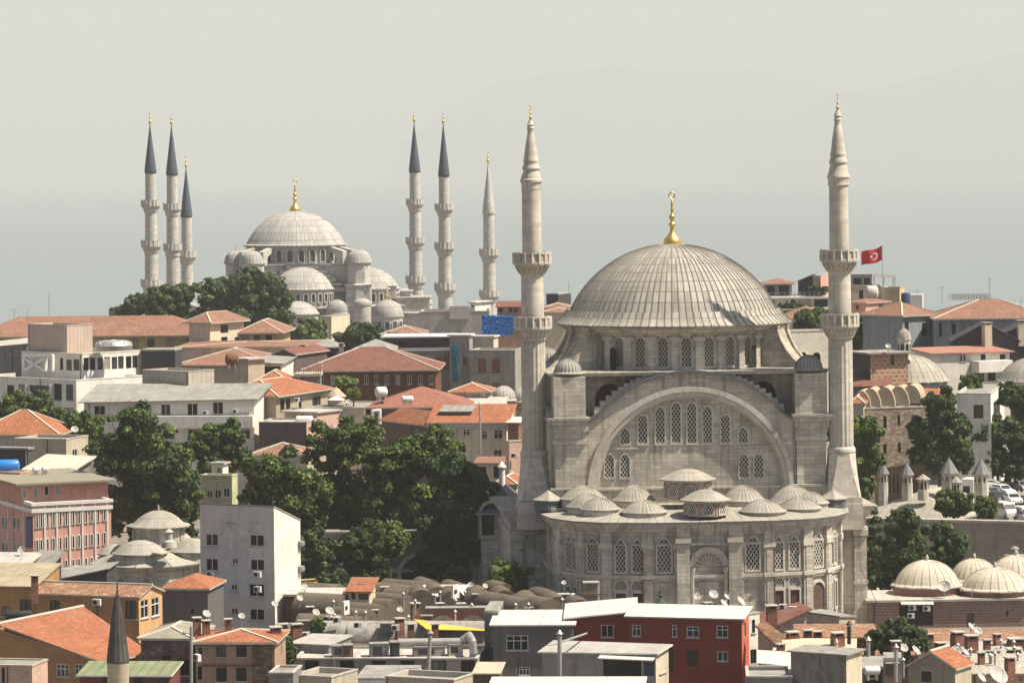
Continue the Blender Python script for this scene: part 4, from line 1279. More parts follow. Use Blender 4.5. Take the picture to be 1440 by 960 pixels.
    def flat(s, par=0.5, mt=None, th=0.25, lip=None, over=0.0):
        b = MB()
        o = over
        V = lambda q: (q.x, q.y)
        c, A, B, D = s.c - s.dl * o - s.dr * o, s.A + s.dl * o - s.dr * o, s.B - s.dl * o + s.dr * o, s.D + s.dl * o + s.dr * o
        if par > 0:
            b.face([(q.x, q.y, s.zt - par) for q in (A, c, B, D)], mt or FELT)
            for P0, P1 in ((A, c), (c, B), (B, D), (D, A)):
                d = (P1 - P0).normalized(); n = Vector((d.y, -d.x, 0))
                b.obox(P0, d, n, -0.06, (P1 - P0).length + 0.06 - th - 0.12, -th, 0.06, s.zt - 0.12, s.zt + 0.03, lip or CONC)
                b.face([(P0.x - n.x * th, P0.y - n.y * th, s.zt - par), (P0.x - n.x * th, P0.y - n.y * th, s.zt - .12), (P1.x - n.x * th, P1.y - n.y * th, s.zt - .12), (P1.x - n.x * th, P1.y - n.y * th, s.zt - par)], s.wall)
        else:
            b.prism([V(q) for q in (A, c, B, D)], s.zt + 0.003, s.zt + th, lip or CONC, True, True, topmat=mt or FELT)
        s.robj = b.build('roof', s.root); s.rz = s.zt
        return s
    def shed(s, zC, zA, zB, zD, mt, over=0.35, th=0.14, side=None):
        # roof plane(s) given as height offsets at the corners
        s.top = {'C': s.zt + zC, 'A': s.zt + zA, 'B': s.zt + zB, 'D': s.zt + zD}
        m_ = min(s.top.values())
        o = over
        def ev(u, w_):      # bilinear height
            return s.zt + 0.05 + zC * (1 - u) * (1 - w_) + zA * u * (1 - w_) + zB * (1 - u) * w_ + zD * u * w_
        eu, ew = o / s.Ll, o / s.Lr
        f = []
        for u, w_ in ((1 + eu, -ew), (-eu, -ew), (-eu, 1 + ew), (1 + eu, 1 + ew)):
            q = s.c + s.dl * s.Ll * u + s.dr * s.Lr * w_
            f.append(Vector((q.x, q.y, ev(u, w_) + th)))
        b = MB()
        b.slab(f, th, mt, side=side or mt)
        s.robj = b.build('roof', s.root); s.rz = max(s.top.values())
        return s
    def chimney(s, x, yt, yb, hw, Y=None, mt=None, cap=True, pots=0):
        Y = Y or s.c.y + s.Lr * 0.4
        chimney(s.root, x, yt, yb, hw, Y, mt, cap)
        return s
def chimney(root, x, yt, yb, hw, Y, mt=None, cap=True):
    q = P(x, yb, Y); k = Y / F
    zt = P(x, yt, Y).z
    w_ = hw * k
    b = MB(Matrix.Translation((q.x, q.y, 0)) @ Matrix.Rotation(R(rnd.uniform(5, 25)), 4, 'Z'))
    mt = mt or BRICK
    b.box(-w_, w_, -w_, w_, q.z - 1.2, zt - 0.35, mt)
    for sx in (-1, 1):
        for sy in (-1, 1): b.box(sx * w_ * .75 - .08, sx * w_ * .75 + .08, sy * w_ * .75 - .08, sy * w_ * .75 + .08, zt - 0.35, zt - 0.1, mt)
    b.box(-w_ * .6, w_ * .6, -w_ * .6, w_ * .6, zt - 0.35, zt - 0.12, VOID)
    if cap: b.box(-w_ - 0.12, w_ + 0.12, -w_ - 0.12, w_ + 0.12, zt - 0.1, zt, CONC, bottom=True)
    return b.build('chimney', root)
# ------------------------------------------------------------------ the town, far to near
OCHRE = wallm((0.50, 0.36, 0.17)); CREAM = wallm((0.60, 0.52, 0.39)); PALE = wallm((0.58, 0.55, 0.49)); WHITEW = wallm((0.72, 0.69, 0.62), streak=.2)
REDW = wallm((0.155, 0.058, 0.042)); PINK = wallm((0.62, 0.34, 0.265), streak=0.15); PINK2 = wallm((0.54, 0.37, 0.29), streak=0.2); TAN = wallm((0.36, 0.31, 0.24))
GREYW = wallm((0.20, 0.195, 0.185), streak=0.4); BLUEG = wallm((0.25, 0.285, 0.30)); DARKW = wallm((0.055, 0.055, 0.06)); BROWNW = wallm((0.115, 0.085, 0.08))
BEIGE = wallm((0.44, 0.385, 0.29)); GREEN = wallm((0.47, 0.48, 0.31)); STUCCO = wallm((0.30, 0.28, 0.25), streak=0.5)
RIB = mat('ribbed_cladding', (0.45, 0.40, 0.34), pattern='corr', p=1.1, var=0.1, streak=0.2)
RIBP = mat('pink_beige_cladding', (0.52, 0.40, 0.33), pattern='corr', p=0.8, var=0.1, streak=0.2)
RUBBLE = mat('rubble_stone_wall', (0.30, 0.22, 0.16), var=0.2, scale=0.4, pattern='patch', p=(0.50, 0.42, 0.33), streak=0.3)
BRST = mat('brick_and_stone_courses', (0.30, 0.19, 0.13), var=0.15, scale=0.4, pattern='block', p=(1.0, 0.62, 0.20, 0.12, 1.75), streak=0.2)
OLDBR = mat('old_stone_and_brick', (0.15, 0.085, 0.07), var=0.3, scale=0.6, pattern='patch', p=(0.27, 0.21, 0.18), streak=0.3)
BLUET = mat('blue_tarpaulin', (0.02, 0.19, 0.58), rough=0.35, var=0.12, scale=1.2, spec=0.5)
YELT = mat('yellow_tarpaulin', (0.66, 0.43, 0.05), rough=0.5, var=0.1)
SKYB = mat('teal_sheeting', (0.02, 0.17, 0.29), rough=0.5)
GREENR = mat('green_felt_roof', (0.21, 0.235, 0.135), var=0.2, scale=0.6, pattern='plank', p=1.0, streak=0.2)
PINKR = mat('pinkish_paving', (0.42, 0.27, 0.21), var=0.1)

TAR = mat('tarred_roof', (0.045, 0.046, 0.05), var=.2)
# --- yellow school-like range on the left
h = House('yellow_building', 'long yellow range with a faded hipped tile roof on the left skyline', 'building', 291, 470, 655, 3, xl=-40, Lr=15, wall=OCHRE)
h.grid('L', (160, 188, 212.5, 239.5, 267.5), (486,), 11, 19, 'd'); h.hip(444, TILE2, 0.9, mort=False); h.body()
h = House('tower_house', 'square pale tower with a small pyramid tile roof at the end of the yellow range', 'building', 295, 453, 648, 30, xl=266, xr=343, wall=CREAM)
h.win('R', [(310, 457, 321, 467.5), (311, 474, 320, 489), (330, 474, 337, 489)], 'n'); h.hip(438, TILE2, 0.9); h.body()
h = House('yellow_building', 'low yellow wing with hipped tile roof right of the square tower', 'building', 392, 467, 656, 4, xl=338, Lr=16, wall=OCHRE)
h.grid('L', (345, 361.5, 378), (476.5,), 9, 11, 'd'); h.hip(449, TILE2, 0.9); h.body()
h = House('tiled_house', 'wide low faded tile roof just below the square pale tower', 'house', 440, 486, 628, 3, xl=250, Lr=22, wall=CREAM)
h.hip(480, TILE2, 0.6); h.body()
h = House('tiled_house', 'tile roofed house half hidden behind the corrugated shed', 'house', 385, 512, 610, 6, xl=248, Lr=20, wall=CREAM)
h.hip(489, TILE2, 0.6); h.body()
# --- white modern building
h = House('white_building', 'white modern flat-roofed block with a dark ribbon of windows on its top floor', 'building', 107, 534, 585, 42, xl=-30, xr=203, wall=WHITEW)
h.top = {'C': h.zt, 'A': h.zt, 'B': h.zt, 'D': h.zt}
h.win('L', [(10, 541, 20, 556), (26, 540, 36, 556), (42, 541, 70, 562), (76, 539, 87, 563), (93, 540, 103, 563), (10, 562, 36, 580), (76, 572, 104, 584)], 'd'); h.flat(0.6, lip=WHITEW, mt=CONC); h.body()
b = MB()
for (x0, y0, x1, y1) in ((43, 550, 72, 580), (43, 580, 72, 550)):
    b.bar(h.pt('L', x0, y0, 0.35), h.pt('L', x1, y1, 0.35), 0.45, 0.3, WHITE)
for xx in (40, 74): b.bar(h.pt('L', xx, 540, 0.35), h.pt('L', xx, 590, 0.35), 0.5, 0.4, WHITE)
b.build('cross_brace', h.root)
t = House('penthouse', '', None, 116, 497, 592, 42, xl=30, xr=197, wall=WHITEW, z0=h.zt - 0.6)
t.win('R', [(117.5, 503, 125, 520.5), (126.5, 503, 134.5, 520), (137, 503, 145, 519.5), (146.5, 502, 154.5, 519), (157, 502, 165, 518.5), (166, 501, 174, 518), (177, 501, 185, 517.5), (186, 500, 194, 517)], 'n')
t.win('L', [(33, 503, 38, 520), (84, 503, 89, 520), (93, 505, 101, 521), (103, 505, 112, 521)], 'n'); t.flat(0.5, lip=WHITEW); t.body()
b = MB()
for p0, p1 in (((42, 502), (42, 521)), ((72, 502), (72, 521)), ((43, 503), (71, 520)), ((43, 520), (71, 503)), ((41, 500), (82, 499)), ((82, 499), (82, 521))): b.bar(t.pt('L', *p0, 1.2), t.pt('L', *p1, 1.2), 0.5, 0.4, WHITE)
b.build('cross_brace', t.root)
x = House('plant_room', '', None, 94, 457, 596, 42, xl=39, xr=130, wall=RIBP, z0=t.zt - 0.5); x.flat(0.3, lip=RIBP); x.body(); b = MB(); p_ = P(160, 487, 592); b.lathe([(3.0, -0.6), (3.2, 0.2), (2.6, 0.9), (1.2, 1.1)], p_, METAL, seg=20)
for i in range(8): b.bar(p_ + Vector((0, 0, 0.9)), p_ + Vector((3 * math.cos(i * PI / 4), 3 * math.sin(i * PI / 4), 0.5)), 0.2, 0.5, WHITE)
b.build('cooling_fan', t.root)
for q_ in (t, x):        # upper storeys move with the block: make them its parts
    for ch in list(q_.root.children):
        d_ = Vector(q_.root['_o']) - Vector(h.root['_o'])
        ch.parent = h.root; ch.location = ch.location + d_; ch['_o'] = h.root['_o']
        if ch.name.startswith('wall'): ch.name = 'storey'
    bpy.data.objects.remove(q_.root)
h = House('glass_annex', 'small glass-fronted annex with sloping pale roof at the left picture edge', 'building', 38, 484, 607, 10, xl=-20, Lr=8, wall=GREYW)
h.grid('L', (2, 14, 27), (492,), 9, 12, 'g'); h.shed(0, -0.6, 0.8, 0, CONC); h.body()
h = House('dark_shed', 'dark brown box shed beside the white modern block', 'shed', 246, 493, 600, 6, xl=198, Lr=6, wall=DARKW); h.flat(0, mt=FELT); h.body()
h = House('corrugated_shed', 'beige ribbed metal shed on the curved white building roof line', 'shed', 265, 522, 566, 38, xl=200, xr=301, wall=RIB)
h.flat(0.3, lip=RIB, mt=FELT); h.body()
h = House('white_office', 'long white building with a grey sheet roof and a balcony band', 'building', 357, 558, 552, 5, xl=118, Lr=14, wall=WHITEW)
h.win('L', [(132, 570, 148, 583), (226, 568, 240, 584), (263, 567, 278, 584), (299, 565, 314, 582), (328, 564, 350, 580), (230, 604, 246, 617), (264, 603, 280, 616), (300, 602, 316, 615), (332, 604, 352, 618)], 'w')
h.shed(-.4, -.7, 1.0, 1.0, FELT, 0.8); h.body()
b = MB(); O, d, n, L = h.fd['L']; z_ = h.pt('L', 300, 592).z
b.obox(Vector((O.x, O.y, 0)), d, n, L * 0.40, L, 0.05, 1.5, z_ - 0.95, z_ + 0.9, WHITEW); b.build('balcony', h.root)
# --- far centre: pale walls below the distant mosque
h = House('blank_grey_wall_house', 'wide windowless grey gable wall with a square panel below the distant minarets', 'building', 688, 437, 705, 2, xl=590, Lr=12, wall=wallm((0.40, 0.38, 0.35))); h.flat(0.4); h.body()
b = MB(); a_, c_ = h.pt('L', 632, 448.5, 0.3), h.pt('L', 660, 430, 0.3); b.box(a_.x, c_.x, a_.y - .2, a_.y + .25, a_.z, c_.z, wallm((0.43, 0.40, 0.37)), bottom=True); b.build('panel', h.root)
h = House('stair_tower', 'small white stair tower beside the square grey panel', 'building', 668, 426, 712, 25, xl=661, xr=690, wall=WHITEW); h.win('L', [(663, 429, 666, 432)], 'n'); h.flat(0, mt=WHITE, over=0.4); h.body()
h = House('terracotta_cafe', 'dark terracotta roofed terrace room beside the upper minaret shaft', 'building', 735, 432, 720, 2, xl=699, Lr=8, wall=wallm((0.30, 0.18, 0.14))); h.grid('L', (704, 711, 718, 725), (436,), 5, 6, 'n'); h.shed(0, 0, .8, .8, TILE3); h.body()
h = House('roof_hut', 'dark rooftop hut with white tank left of the ribbed dome', 'hut', 785, 414, 720, 20, xl=768, xr=803, wall=DARKW); h.flat(0, mt=FELT); h.body()
h = House('red_hut', 'low terracotta house between minaret and ribbed dome', 'house', 800, 432, 690, 4, xl=764, Lr=8, wall=wallm((0.2, 0.1, 0.08))); h.hip(426, TILE2); h.body()
h = House('domed_hut', 'pale house with tile roof edge peeping left of the ribbed dome', 'house', 806, 438, 660, 4, xl=760, Lr=8, wall=CREAM); h.hip(433, TILE2); h.body()
h = House('tiled_house', 'low orange tile roof strip under the distant small lead dome', 'house', 594, 469, 690, 2, xl=538, Lr=12, wall=CREAM); h.hip(458, TILE2); h.body()
h = House('small_cream_house', 'small cream house among bushes under the distant half domes', 'house', 466, 446, 800, 22, xl=448, xr=492, wall=CREAM); h.win('L', [(443, 450, 449, 458), (452, 450, 456, 460)], 'n'); h.flat(0); h.body()
# --- grey complex
h = House('grey_warehouse', 'grey rendered building with two bricked-up windows left of the fluted minaret', 'building', 724, 492, 628, 12, xl=660, Lr=8, wall=STUCCO)
h.win('L', [(672, 504, 684, 524), (691.5, 504, 703.5, 524.5), (672, 538, 684, 546), (692, 538, 704, 546)], 'x', glass=mat('brick_blocking', (0.24, 0.11, 0.08), pattern='brick')); h.flat(0.3, mt=CONC); h.body()
h = House('grey_stair_block', 'tall narrow grey block with pale cap beside a teal sheet', 'building', 660, 472, 634, 8, xl=632, Lr=4, wall=STUCCO)
h.win('L', [(651, 502, 657, 513)], 'x', glass=MATS['brick_blocking']); h.flat(0, mt=WHITE, lip=WHITE, over=0.4); h.body(); h2 = h
h = House('tan_penthouse', 'pale tan rooftop room with white roof above the bricked-up windows', 'building', 694, 474, 640, 12, xl=661, Lr=4, wall=CREAM); h.flat(0, lip=WHITE, mt=CONC, over=0.3); h.body()
h = House('unfinished_building', 'unfinished dark concrete frame under a long white slab roof', 'building', 634, 474, 650, 3, xl=540, Lr=10, wall=DARKW)
h.win('L', [(553, 480, 572, 500), (577, 486, 596, 512), (600, 486, 626, 512)], 'n'); h.flat(0, lip=WHITE, mt=WHITE, over=0.6); h.body()
h = House('frame_building', 'dark grey lower frame with bricked arches beside the teal sheet', 'building', 634, 492, 636, 3, xl=552, Lr=8, wall=GREYW)
h.win('L', [(612, 502, 622, 518), (624, 498, 632, 521)], 'x', glass=MATS['brick_blocking']); h.win('L', [(590, 500, 606, 514), (574, 500, 586, 520)], 'n'); h.flat(0.3, mt=GREY); h.body()
# --- red range K1 with lanterns
h = House('red_building', 'long dark red building under a broad brown-red hipped roof', 'building', 612, 519, 598, 2, xl=425, Lr=18, wall=REDW)
h.grid('L', (434, 452, 468, 486, 515, 529, 544, 559.5, 576, 591, 606), (534,), 6, 13, 'w'); h.hip(488, TILE3, 0.7)
h.chimney(425, 484, 510, 3.6, 604, GREYW); h.chimney(480, 482, 506, 3.2, 606, GREYW); h.body()
h = House('lantern_house', 'squat stone lantern with a grey hipped roof left of the stone drum one', 'building', 474, 487, 612, 5, xl=438, Lr=6, wall=DARKW); h.hip(476, FELT, 0.5, mort=False); h.body()
h = House('lantern_house', 'squat brown stone room with a grey hipped roof behind the brown-red roof', 'building', 549, 489, 618, 5, xl=500, Lr=7, wall=RUBBLE); h.hip(476.5, FELT, 0.5, mort=False); h.body()
h = House('roof_gable', 'small dark gable with terracotta roof at the left end of the brown-red roof', 'house', 414, 497, 596, 20, xl=385, Lr=14, wall=BROWNW); h.gable(487, TILE3, along='R', mort=False); h.body()
h = House('concrete_house', 'pale concrete house with flat cap roof and blank lit side', 'house', 349, 506, 580, 40, xl=330, xr=372, wall=BEIGE); h.flat(0, mt=CONC, over=0.5); h.body()
h = House('concrete_house', 'low concrete house with sagging grey roof and caged balcony', 'house', 396, 512, 586, 8, xl=360, xr=414, wall=WHITEW); h.win('L', [(371, 515, 394, 526)], 'n'); h.shed(0, .2, .6, .8, FELT, 0.5); h.body()
b = MB(); r_ = thing('balcony_cage', tuple(P(432, 530, 588)), 'wire mesh balcony cage projecting before the brown-red roof', 'cage')
q0, q1 = P(414, 525, 586), P(452, 525, 586)
b.box(q0.x, q1.x, 584, 591, q0.z - .4, q0.z, CONC, bottom=True); b.box(q1.x - 3, q1.x - 0.2, 585, 590, q0.z - 6, q0.z - 0.4, GREYW); b.build('floor', r_)
b = MB()
for i in range(12):
    x = q0.x + (q1.x - q0.x) * i / 11
    b.bar((x, 584, q0.z), (x, 584, q0.z + 1.7), 0.06, 0.06, RUST)
for z in (0.5, 1.1, 1.7): b.bar((q0.x, 584, q0.z + z), (q1.x, 584, q0.z + z), 0.07, 0.07, METAL); b.bar((q1.x, 584, q0.z + z), (q1.x, 591, q0.z + z), 0.07, 0.07, METAL)
b.build('mesh', r_)
h = House('tiled_house', 'orange tiled roof slope behind the small hipped house', 'house', 410, 541, 577, 6, xl=350, Lr=10, wall=BEIGE); h.hip(520, TILE, 0.4); h.body()
# K3 hipped house with veranda
h = House('hipped_house', 'beige house with bright orange hipped roof and pale ridge tiles', 'house', 388, 556, 562, 22, xl=300, xr=462, wall=TAN)
h.win('R', [(394, 561, 400, 576), (402, 560, 408, 575), (420, 560, 424, 574), (439, 558, 451, 574)], 'd'); h.hip(532, TILE, 0.8); h.body()
h = House('roof_terrace', 'flat grey roof terrace with planting behind the trees', 'terrace', 513, 573, 566, 6, xl=386, Lr=16, wall=CREAM, topz=None); h.flat(0.2, mt=FELT); h.body()
TERR = h
h = House('low_block', 'low pale block with a flat lid in front of the terrace wall', 'house', 446, 581, 556, 30, xl=400, xr=478, wall=PINK2); h.flat(0, mt=CONC, over=0.3); h.body()
h = House('brown_clad_house', 'dark brown clad box with pale flat roof behind the trees', 'house', 431, 593, 548, 10, xl=364, xr=447, wall=BROWNW); h.flat(0.2, lip=CONC, mt=CONC); h.body(mr=PINK2)
h = House('tiled_house', 'faded low tile roof below the dark brown clad box', 'house', 432, 638, 535, 4, xl=352, Lr=9, wall=BEIGE); h.hip(622, TILE2, 0.3); h.body()
# K5/K6/K8
h = House('hipped_house', 'house with plain dull red hipped roof in the centre', 'house', 656, 571, 566, 3, xl=520, Lr=15, wall=wallm((0.13, 0.115, 0.11))); h.hip(543, mat('dull_red_roofing', (0.30, 0.125, 0.09), var=0.1, scale=0.3, pattern='tile', p=(0.5, 1.4, 0.02, 0.05, 0.85)), 0.6, mort=False); h.body()
h = House('small_tiled_house', 'small house with orange roof and white triple window beside the little dome', 'house', 686, 550, 580, 6, xl=634, Lr=8, wall=CREAM); h.win('L', [(661, 551.5, 676, 558.5)], 't'); h.hip(538, TILE, 0.5); h.body()
h = House('lean_to', 'pale sheet lean-to roof below the small triple window', 'shed', 708, 572, 572, 3, xl=655, Lr=8, wall=RUBBLE); h.shed(-.9, -.9, .9, .9, CONC, 0.3); h.body()
h = House('row_house', 'cream row house with orange tile roof, dark gable and white windows', 'house', 712, 594, 540, 8, xl=604, xr=722, wall=CREAM)
h.win('L', [(651, 603, 661, 612), (677.5, 605.5, 685.5, 617), (694.5, 604, 707, 616.5), (630, 604, 640, 614), (676, 640, 682, 652), (694, 632, 706, 652)], 'c')
h.shed(0, 0, 2.0, 2.0, TILE, 0.5, side=CREAM); h.band(598, h=0.7, o=0.4, mt=CONC); h.body()
h = House('row_house', 'dark-sided house with orange roof left of the dormer', 'house', 602, 597, 543, 60, xl=537, xr=640, wall=BROWNW); h.hip(575, TILE, 0.4, mort=False); h.body()
h = House('dormer', 'grey-roofed dormer box on the orange roof of the cream row house', 'dormer', 660, 579, 544, 8, xl=622, Lr=4, wall=GREYW); h.shed(0, 0, .5, .5, FELT, 0.5); h.body()
h = House('brick_house', 'narrow red brick house with white awning beside the fluted minaret base', 'house', 729, 595, 535, 20, xl=714, xr=740, wall=BRICK); h.shed(0, 0, .5, .5, CORRW, 0.3); h.body()
h = House('beige_house', 'narrow beige house hard against the minaret base', 'house', 716, 620, 505, 65, xl=711, xr=742, wall=PINK2); h.win('R', [(721, 637, 727, 643), (717, 648, 719, 660)], 'n'); h.flat(0.2); h.body()
h = House('shop_house', 'shadowy shopfront house below the cream row house', 'house', 712, 652, 520, 6, xl=668, Lr=6, wall=BEIGE); h.win('L', [(694, 655, 711, 672), (672, 656, 684, 668)], 'n'); h.shed(0, 0, .4, .4, TILE2, 0.3); h.body()
h = House('tiled_house', 'small red tile roof with a white pipe by the minaret plinth', 'house', 726, 680, 470, 10, xl=694, Lr=8, wall=BEIGE); h.hip(667, TILE, 0.3); h.body()
b = MB(); q = P(706, 672, 466); b.tube(q - Vector((0, 0, 2)), q + Vector((0, 0, 1.4)), 0.4, WHITE); b.lathe([(0.6, 1.4), (0.6, 1.5), (0.05, 2.2)], q, WHITE, seg=12); b.build('chimney', h.root)
h = House('green_house', 'pale green house with white rooftop room left of the big trees', 'house', 326, 668, 478, 14, xl=282, xr=334, wall=GREEN)
h.win('L', [(291, 689, 299, 700), (302, 688, 311, 700), (314, 686, 323, 699), (302, 708, 311, 716), (314, 707, 323, 716)], 'w'); h.flat(0.4, lip=GREEN); h.body()
h = House('white_roof_room', 'small white rooftop room above the pale green house', 'house', 313, 653, 482, 14, xl=297, xr=321, wall=WHITEW); h.win('L', [(305, 657, 311, 666)], 'n'); h.flat(0, over=0.3); h.body()

# --- right side, far to near
h = House('cafe_building', 'multi-level terrace restaurant building right of the ribbed dome', 'building', 1166, 419, 700, 2, xl=1076, Lr=14, wall=CREAM)
h.win('L', [(1084, 422, 1090, 432), (1112, 421, 1118, 432), (1122, 421, 1141, 432), (1145, 421, 1164, 432)], 'n'); h.flat(0, lip=WHITE, mt=CONC, over=0.5)
b = MB(); O, d, n, L = h.fd['L']
for i in range(14): b.bar(O + d * (L * i / 13) + Vector((0, 0, h.zt)), O + d * (L * i / 13) + Vector((0, 0, h.zt + 1.15)), 0.06, 0.06, METAL)
for z in (0.55, 1.15): b.bar(O + Vector((0, 0, h.zt + z)), O + d * L + Vector((0, 0, h.zt + z)), 0.07, 0.07, METAL)
b.build('railing', h.root); h.body()
h = House('glass_pavilion', 'glazed room with reddish roof on the restaurant terrace', 'pavilion', 1112, 398, 706, 6, xl=1074, Lr=7, wall=wallm((0.2, 0.19, 0.18))); h.win('L', [(1078, 401, 1090, 416), (1094, 400, 1110, 416)], 'g'); h.hip(391, TILE2, 0.8, mort=False); h.body()
h = House('roof_room', 'navy clad rooftop room beside a pink one', 'building', 1143, 387, 710, 10, xl=1122, Lr=7, wall=wallm((0.045, 0.055, 0.075))); h.shed(0, -1.2, 0, -1.2, FELT, .3); h.body()
h = House('roof_room', 'pink rooftop room with a flat dark roof left of the upper minaret', 'building', 1154, 389, 704, 12, xl=1143, xr=1172, wall=PINK); h.flat(0); h.body()
h = House('pergola_pavilion', 'grey glazed rooftop pavilion with a white pergola by the red flag', 'pavilion', 1226, 387, 700, 4, xl=1190, Lr=8, wall=wallm((0.20, 0.215, 0.22))); h.win('L', [(1199, 390, 1212, 401), (1214, 390, 1224, 401)], 'g'); h.flat(0, lip=GREY)
b = MB(); O, d, n, L = h.fd['L']; zt = h.zt
for px_ in (1229, 1243, 1256, 1259):
    q = P(px_, 402, 700); b.bar((q.x, q.y, zt - 5), (q.x, q.y, zt), 0.14, 0.14, METAL)
q0, q1 = P(1226, 387, 700), P(1260, 387, 700)
b.bar((q0.x, 700, zt), (q1.x, 700, zt - .3), 0.3, 0.5, WHITE); b.bar((q0.x, 706, zt), (q1.x, 706, zt - .3), 0.2, 0.3, WHITE); b.build('pergola', h.root); h.body()
h = House('ochre_house', 'ochre flat roofed house below the red flag', 'house', 1265, 404, 690, 20, xl=1240, xr=1272, wall=wallm((0.5, 0.40, 0.26))); h.flat(0.2); h.body()
h = House('cream_house', 'cluttered cream rooftop house left of the ochre house', 'house', 1240, 402, 694, 5, xl=1194, Lr=7, wall=CREAM); h.win('L', [(1208, 408, 1214, 420)], 'n'); h.flat(0.2); h.body()
h = House('pink_house', 'pink house with two small windows beside the minaret balcony', 'house', 1217, 425, 670, 40, xl=1192, xr=1250, wall=PINK); h.win('L', [(1203, 428, 1208, 435)], 'n'); h.win('R', [(1236, 427, 1241, 432)], 'n'); h.hip(420, TILE2, 0.4, mort=False); h.body()
h = House('tiled_house', 'orange tile roof slope just right of the ribbed dome edge', 'house', 1170, 447, 660, 4, xl=1098, Lr=14, wall=CREAM); h.hip(430, TILE2, 0.4, mort=False); h.body()
h = House('terrace_block', 'shadowy lower storey under the restaurant terrace', 'building', 1170, 436, 690, 2, xl=1072, Lr=10, wall=wallm((0.22, 0.2, 0.17))); h.win('L', [(1082, 438, 1096, 446), (1100, 438, 1112, 446)], 'n'); h.flat(0, lip=CONC); h.body()
h = House('cream_building', 'cream building with two small arched windows behind the right corner tower', 'building', 1098, 466, 588, 74, Ll=6, xr=1172, wall=wallm((0.72, 0.66, 0.54), streak=.1)); h.flat(0.3)
aw = lattice_window(1.3, 2.2, step=None, surround=0.15, pane=DARK, depth=0.2)
for x in (1129, 1148): place(aw, 'window', h.root, h.pt('R', x, 514, .01), R(16))
h.body()
h = House('blue_grey_range', 'long blue-grey building with an orange tile roof and pale ridges on the right', 'building', 1269, 443.5, 600, 50, xl=1213, xr=1318, wall=BLUEG)
h.win('R', [(1272, 453, 1278, 469), (1296.5, 454, 1304, 473)], 'd'); h.hip(425, TILE2, 0.5); h.body()
h = House('blue_grey_range', 'right-hand stretch of the blue-grey building with its taller orange roof', 'building', 1480, 446, 596, 2, xl=1316, Lr=16, wall=BLUEG)
h.win('L', [(1320, 454, 1325, 473), (1338, 455, 1344, 470), (1352.5, 455, 1358, 470), (1365, 455, 1371, 469), (1380, 455, 1386, 469)], 'd'); h.hip(421, TILE2, 0.6); h.body()
h = House('dark_gabled_house', 'black gabled shed with a tall pale chimney', 'house', 1432, 478, 572, 4, xl=1340, Lr=9, wall=DARKW); h.gable(452, TAR, along='R', mort=False, under=TAR); h.body()
chimney(h.root, 1388, 453, 484, 5.5, 571, CREAM)
h = House('dark_gabled_house', 'black gabled house with pale roof patch at the right edge', 'house', 1490, 476, 576, 3, xl=1396, Lr=10, wall=DARKW); h.gable(452, TAR, along='R', mort=False, under=TAR); h.body()
chimney(h.root, 1436, 450, 476, 5, 574, CREAM)
h = House('long_roofed_house', 'white house under a long flat brown-red roof above the lead dome', 'house', 1310, 497.5, 560, 62, xl=1280, xr=1420, wall=PALE)
h.win('R', [(1350, 499, 1353, 508), (1355, 498.5, 1357.5, 508), (1379, 498, 1386, 506), (1371, 521, 1384, 536), (1389, 520, 1400, 535), (1406, 498, 1414, 507)], 'd'); h.shed(0, 0.5, -0.2, 0.4, mat('brown_red_sheet_roof', (0.33, 0.16, 0.12), var=0.1), 0.6); h.body()
b = MB(); O, d, n, L = h.fd['R']; z_ = h.pt('R', 1372, 515).z; b.obox(Vector((O.x, O.y, 0)), d, n, L * 0.50, L * 0.93, 0.05, 2.2, z_ - 0.9, z_ + 0.9, WHITEW); b.build('balcony', h.root)
h = House('brick_hall', 'banded brick and stone block with a flat grey roof beside the lead dome', 'building', 1224, 498, 546, 68, xl=1196, xr=1277, wall=BRST); h.win('R', [(1252, 499, 1258, 513)], 'n'); h.flat(0, mt=FELT, lip=GREY, over=0.8); h.body(mt=DARKW, mr=BRST)
h = House('tiled_lean_to', 'rusty tile lean-to under the banded brick block', 'shed', 1250, 538, 543, 6, xl=1196, Lr=6, wall=GREYW); h.win('L', [(1204, 541, 1214, 547)], 'n'); h.shed(-.6, -.6, .8, .8, TILE3, 0.4); h.body()
h = House('white_house', 'small white flat house with dark door between dark trees on the right', 'house', 1393, 553, 520, 12, xl=1345, xr=1412, wall=WHITEW); h.win('L', [(1369, 569, 1383, 588)], 'shut'); h.win('R', [(1397, 566, 1405, 584)], 'n'); h.flat(0.3, lip=CONC); h.body()
h = House('stone_inn', 'tall rubble stone wall building with a row of small vaults on top', 'building', 1214, 574, 531, 76, xl=1205, xr=1310, wall=RUBBLE)
h.win('R', [(1242, 585, 1247, 602), (1262, 584, 1266, 598), (1242, 624, 1247, 638), (1262.5, 622, 1267, 636)], 'n'); h.flat(0.1, lip=CONC); h.body()
TANDOME = mat('tan_render_vault', (0.40, 0.33, 0.235), var=0.14, scale=0.5, streak=0.25)
for (x, yt, yb, hw) in ((1211, 549, 578, 14), (1224, 546, 575, 15), (1244, 544, 572, 15), (1263.5, 543, 569, 15), (1281, 541, 567, 15)):
    q = P(x, yb, 534 + (x - 1211) * 0.03); k = q.y / F; r = hw * k; hh = (yb - yt) * k
    b = MB(Matrix.Translation(q) @ Matrix.Rotation(R(-14), 4, 'Z'))
    rows = [[(r * math.cos(t), yy, hh * math.sin(t)) for t in (PI * i / 14 for i in range(15))] for yy in (0, 6)]
    b.grid(rows, TANDOME, True); b.face([(r * math.cos(t), 0, hh * math.sin(t)) for t in (PI * i / 14 for i in range(15))], TANDOME)
    b.build('vault', h.root)
h = House('tiled_house', 'small orange roof tucked beside the first stone vault', 'house', 1214, 566, 529, 10, xl=1196, Lr=6, wall=BEIGE); h.hip(556, TILE, 0.3); h.body()
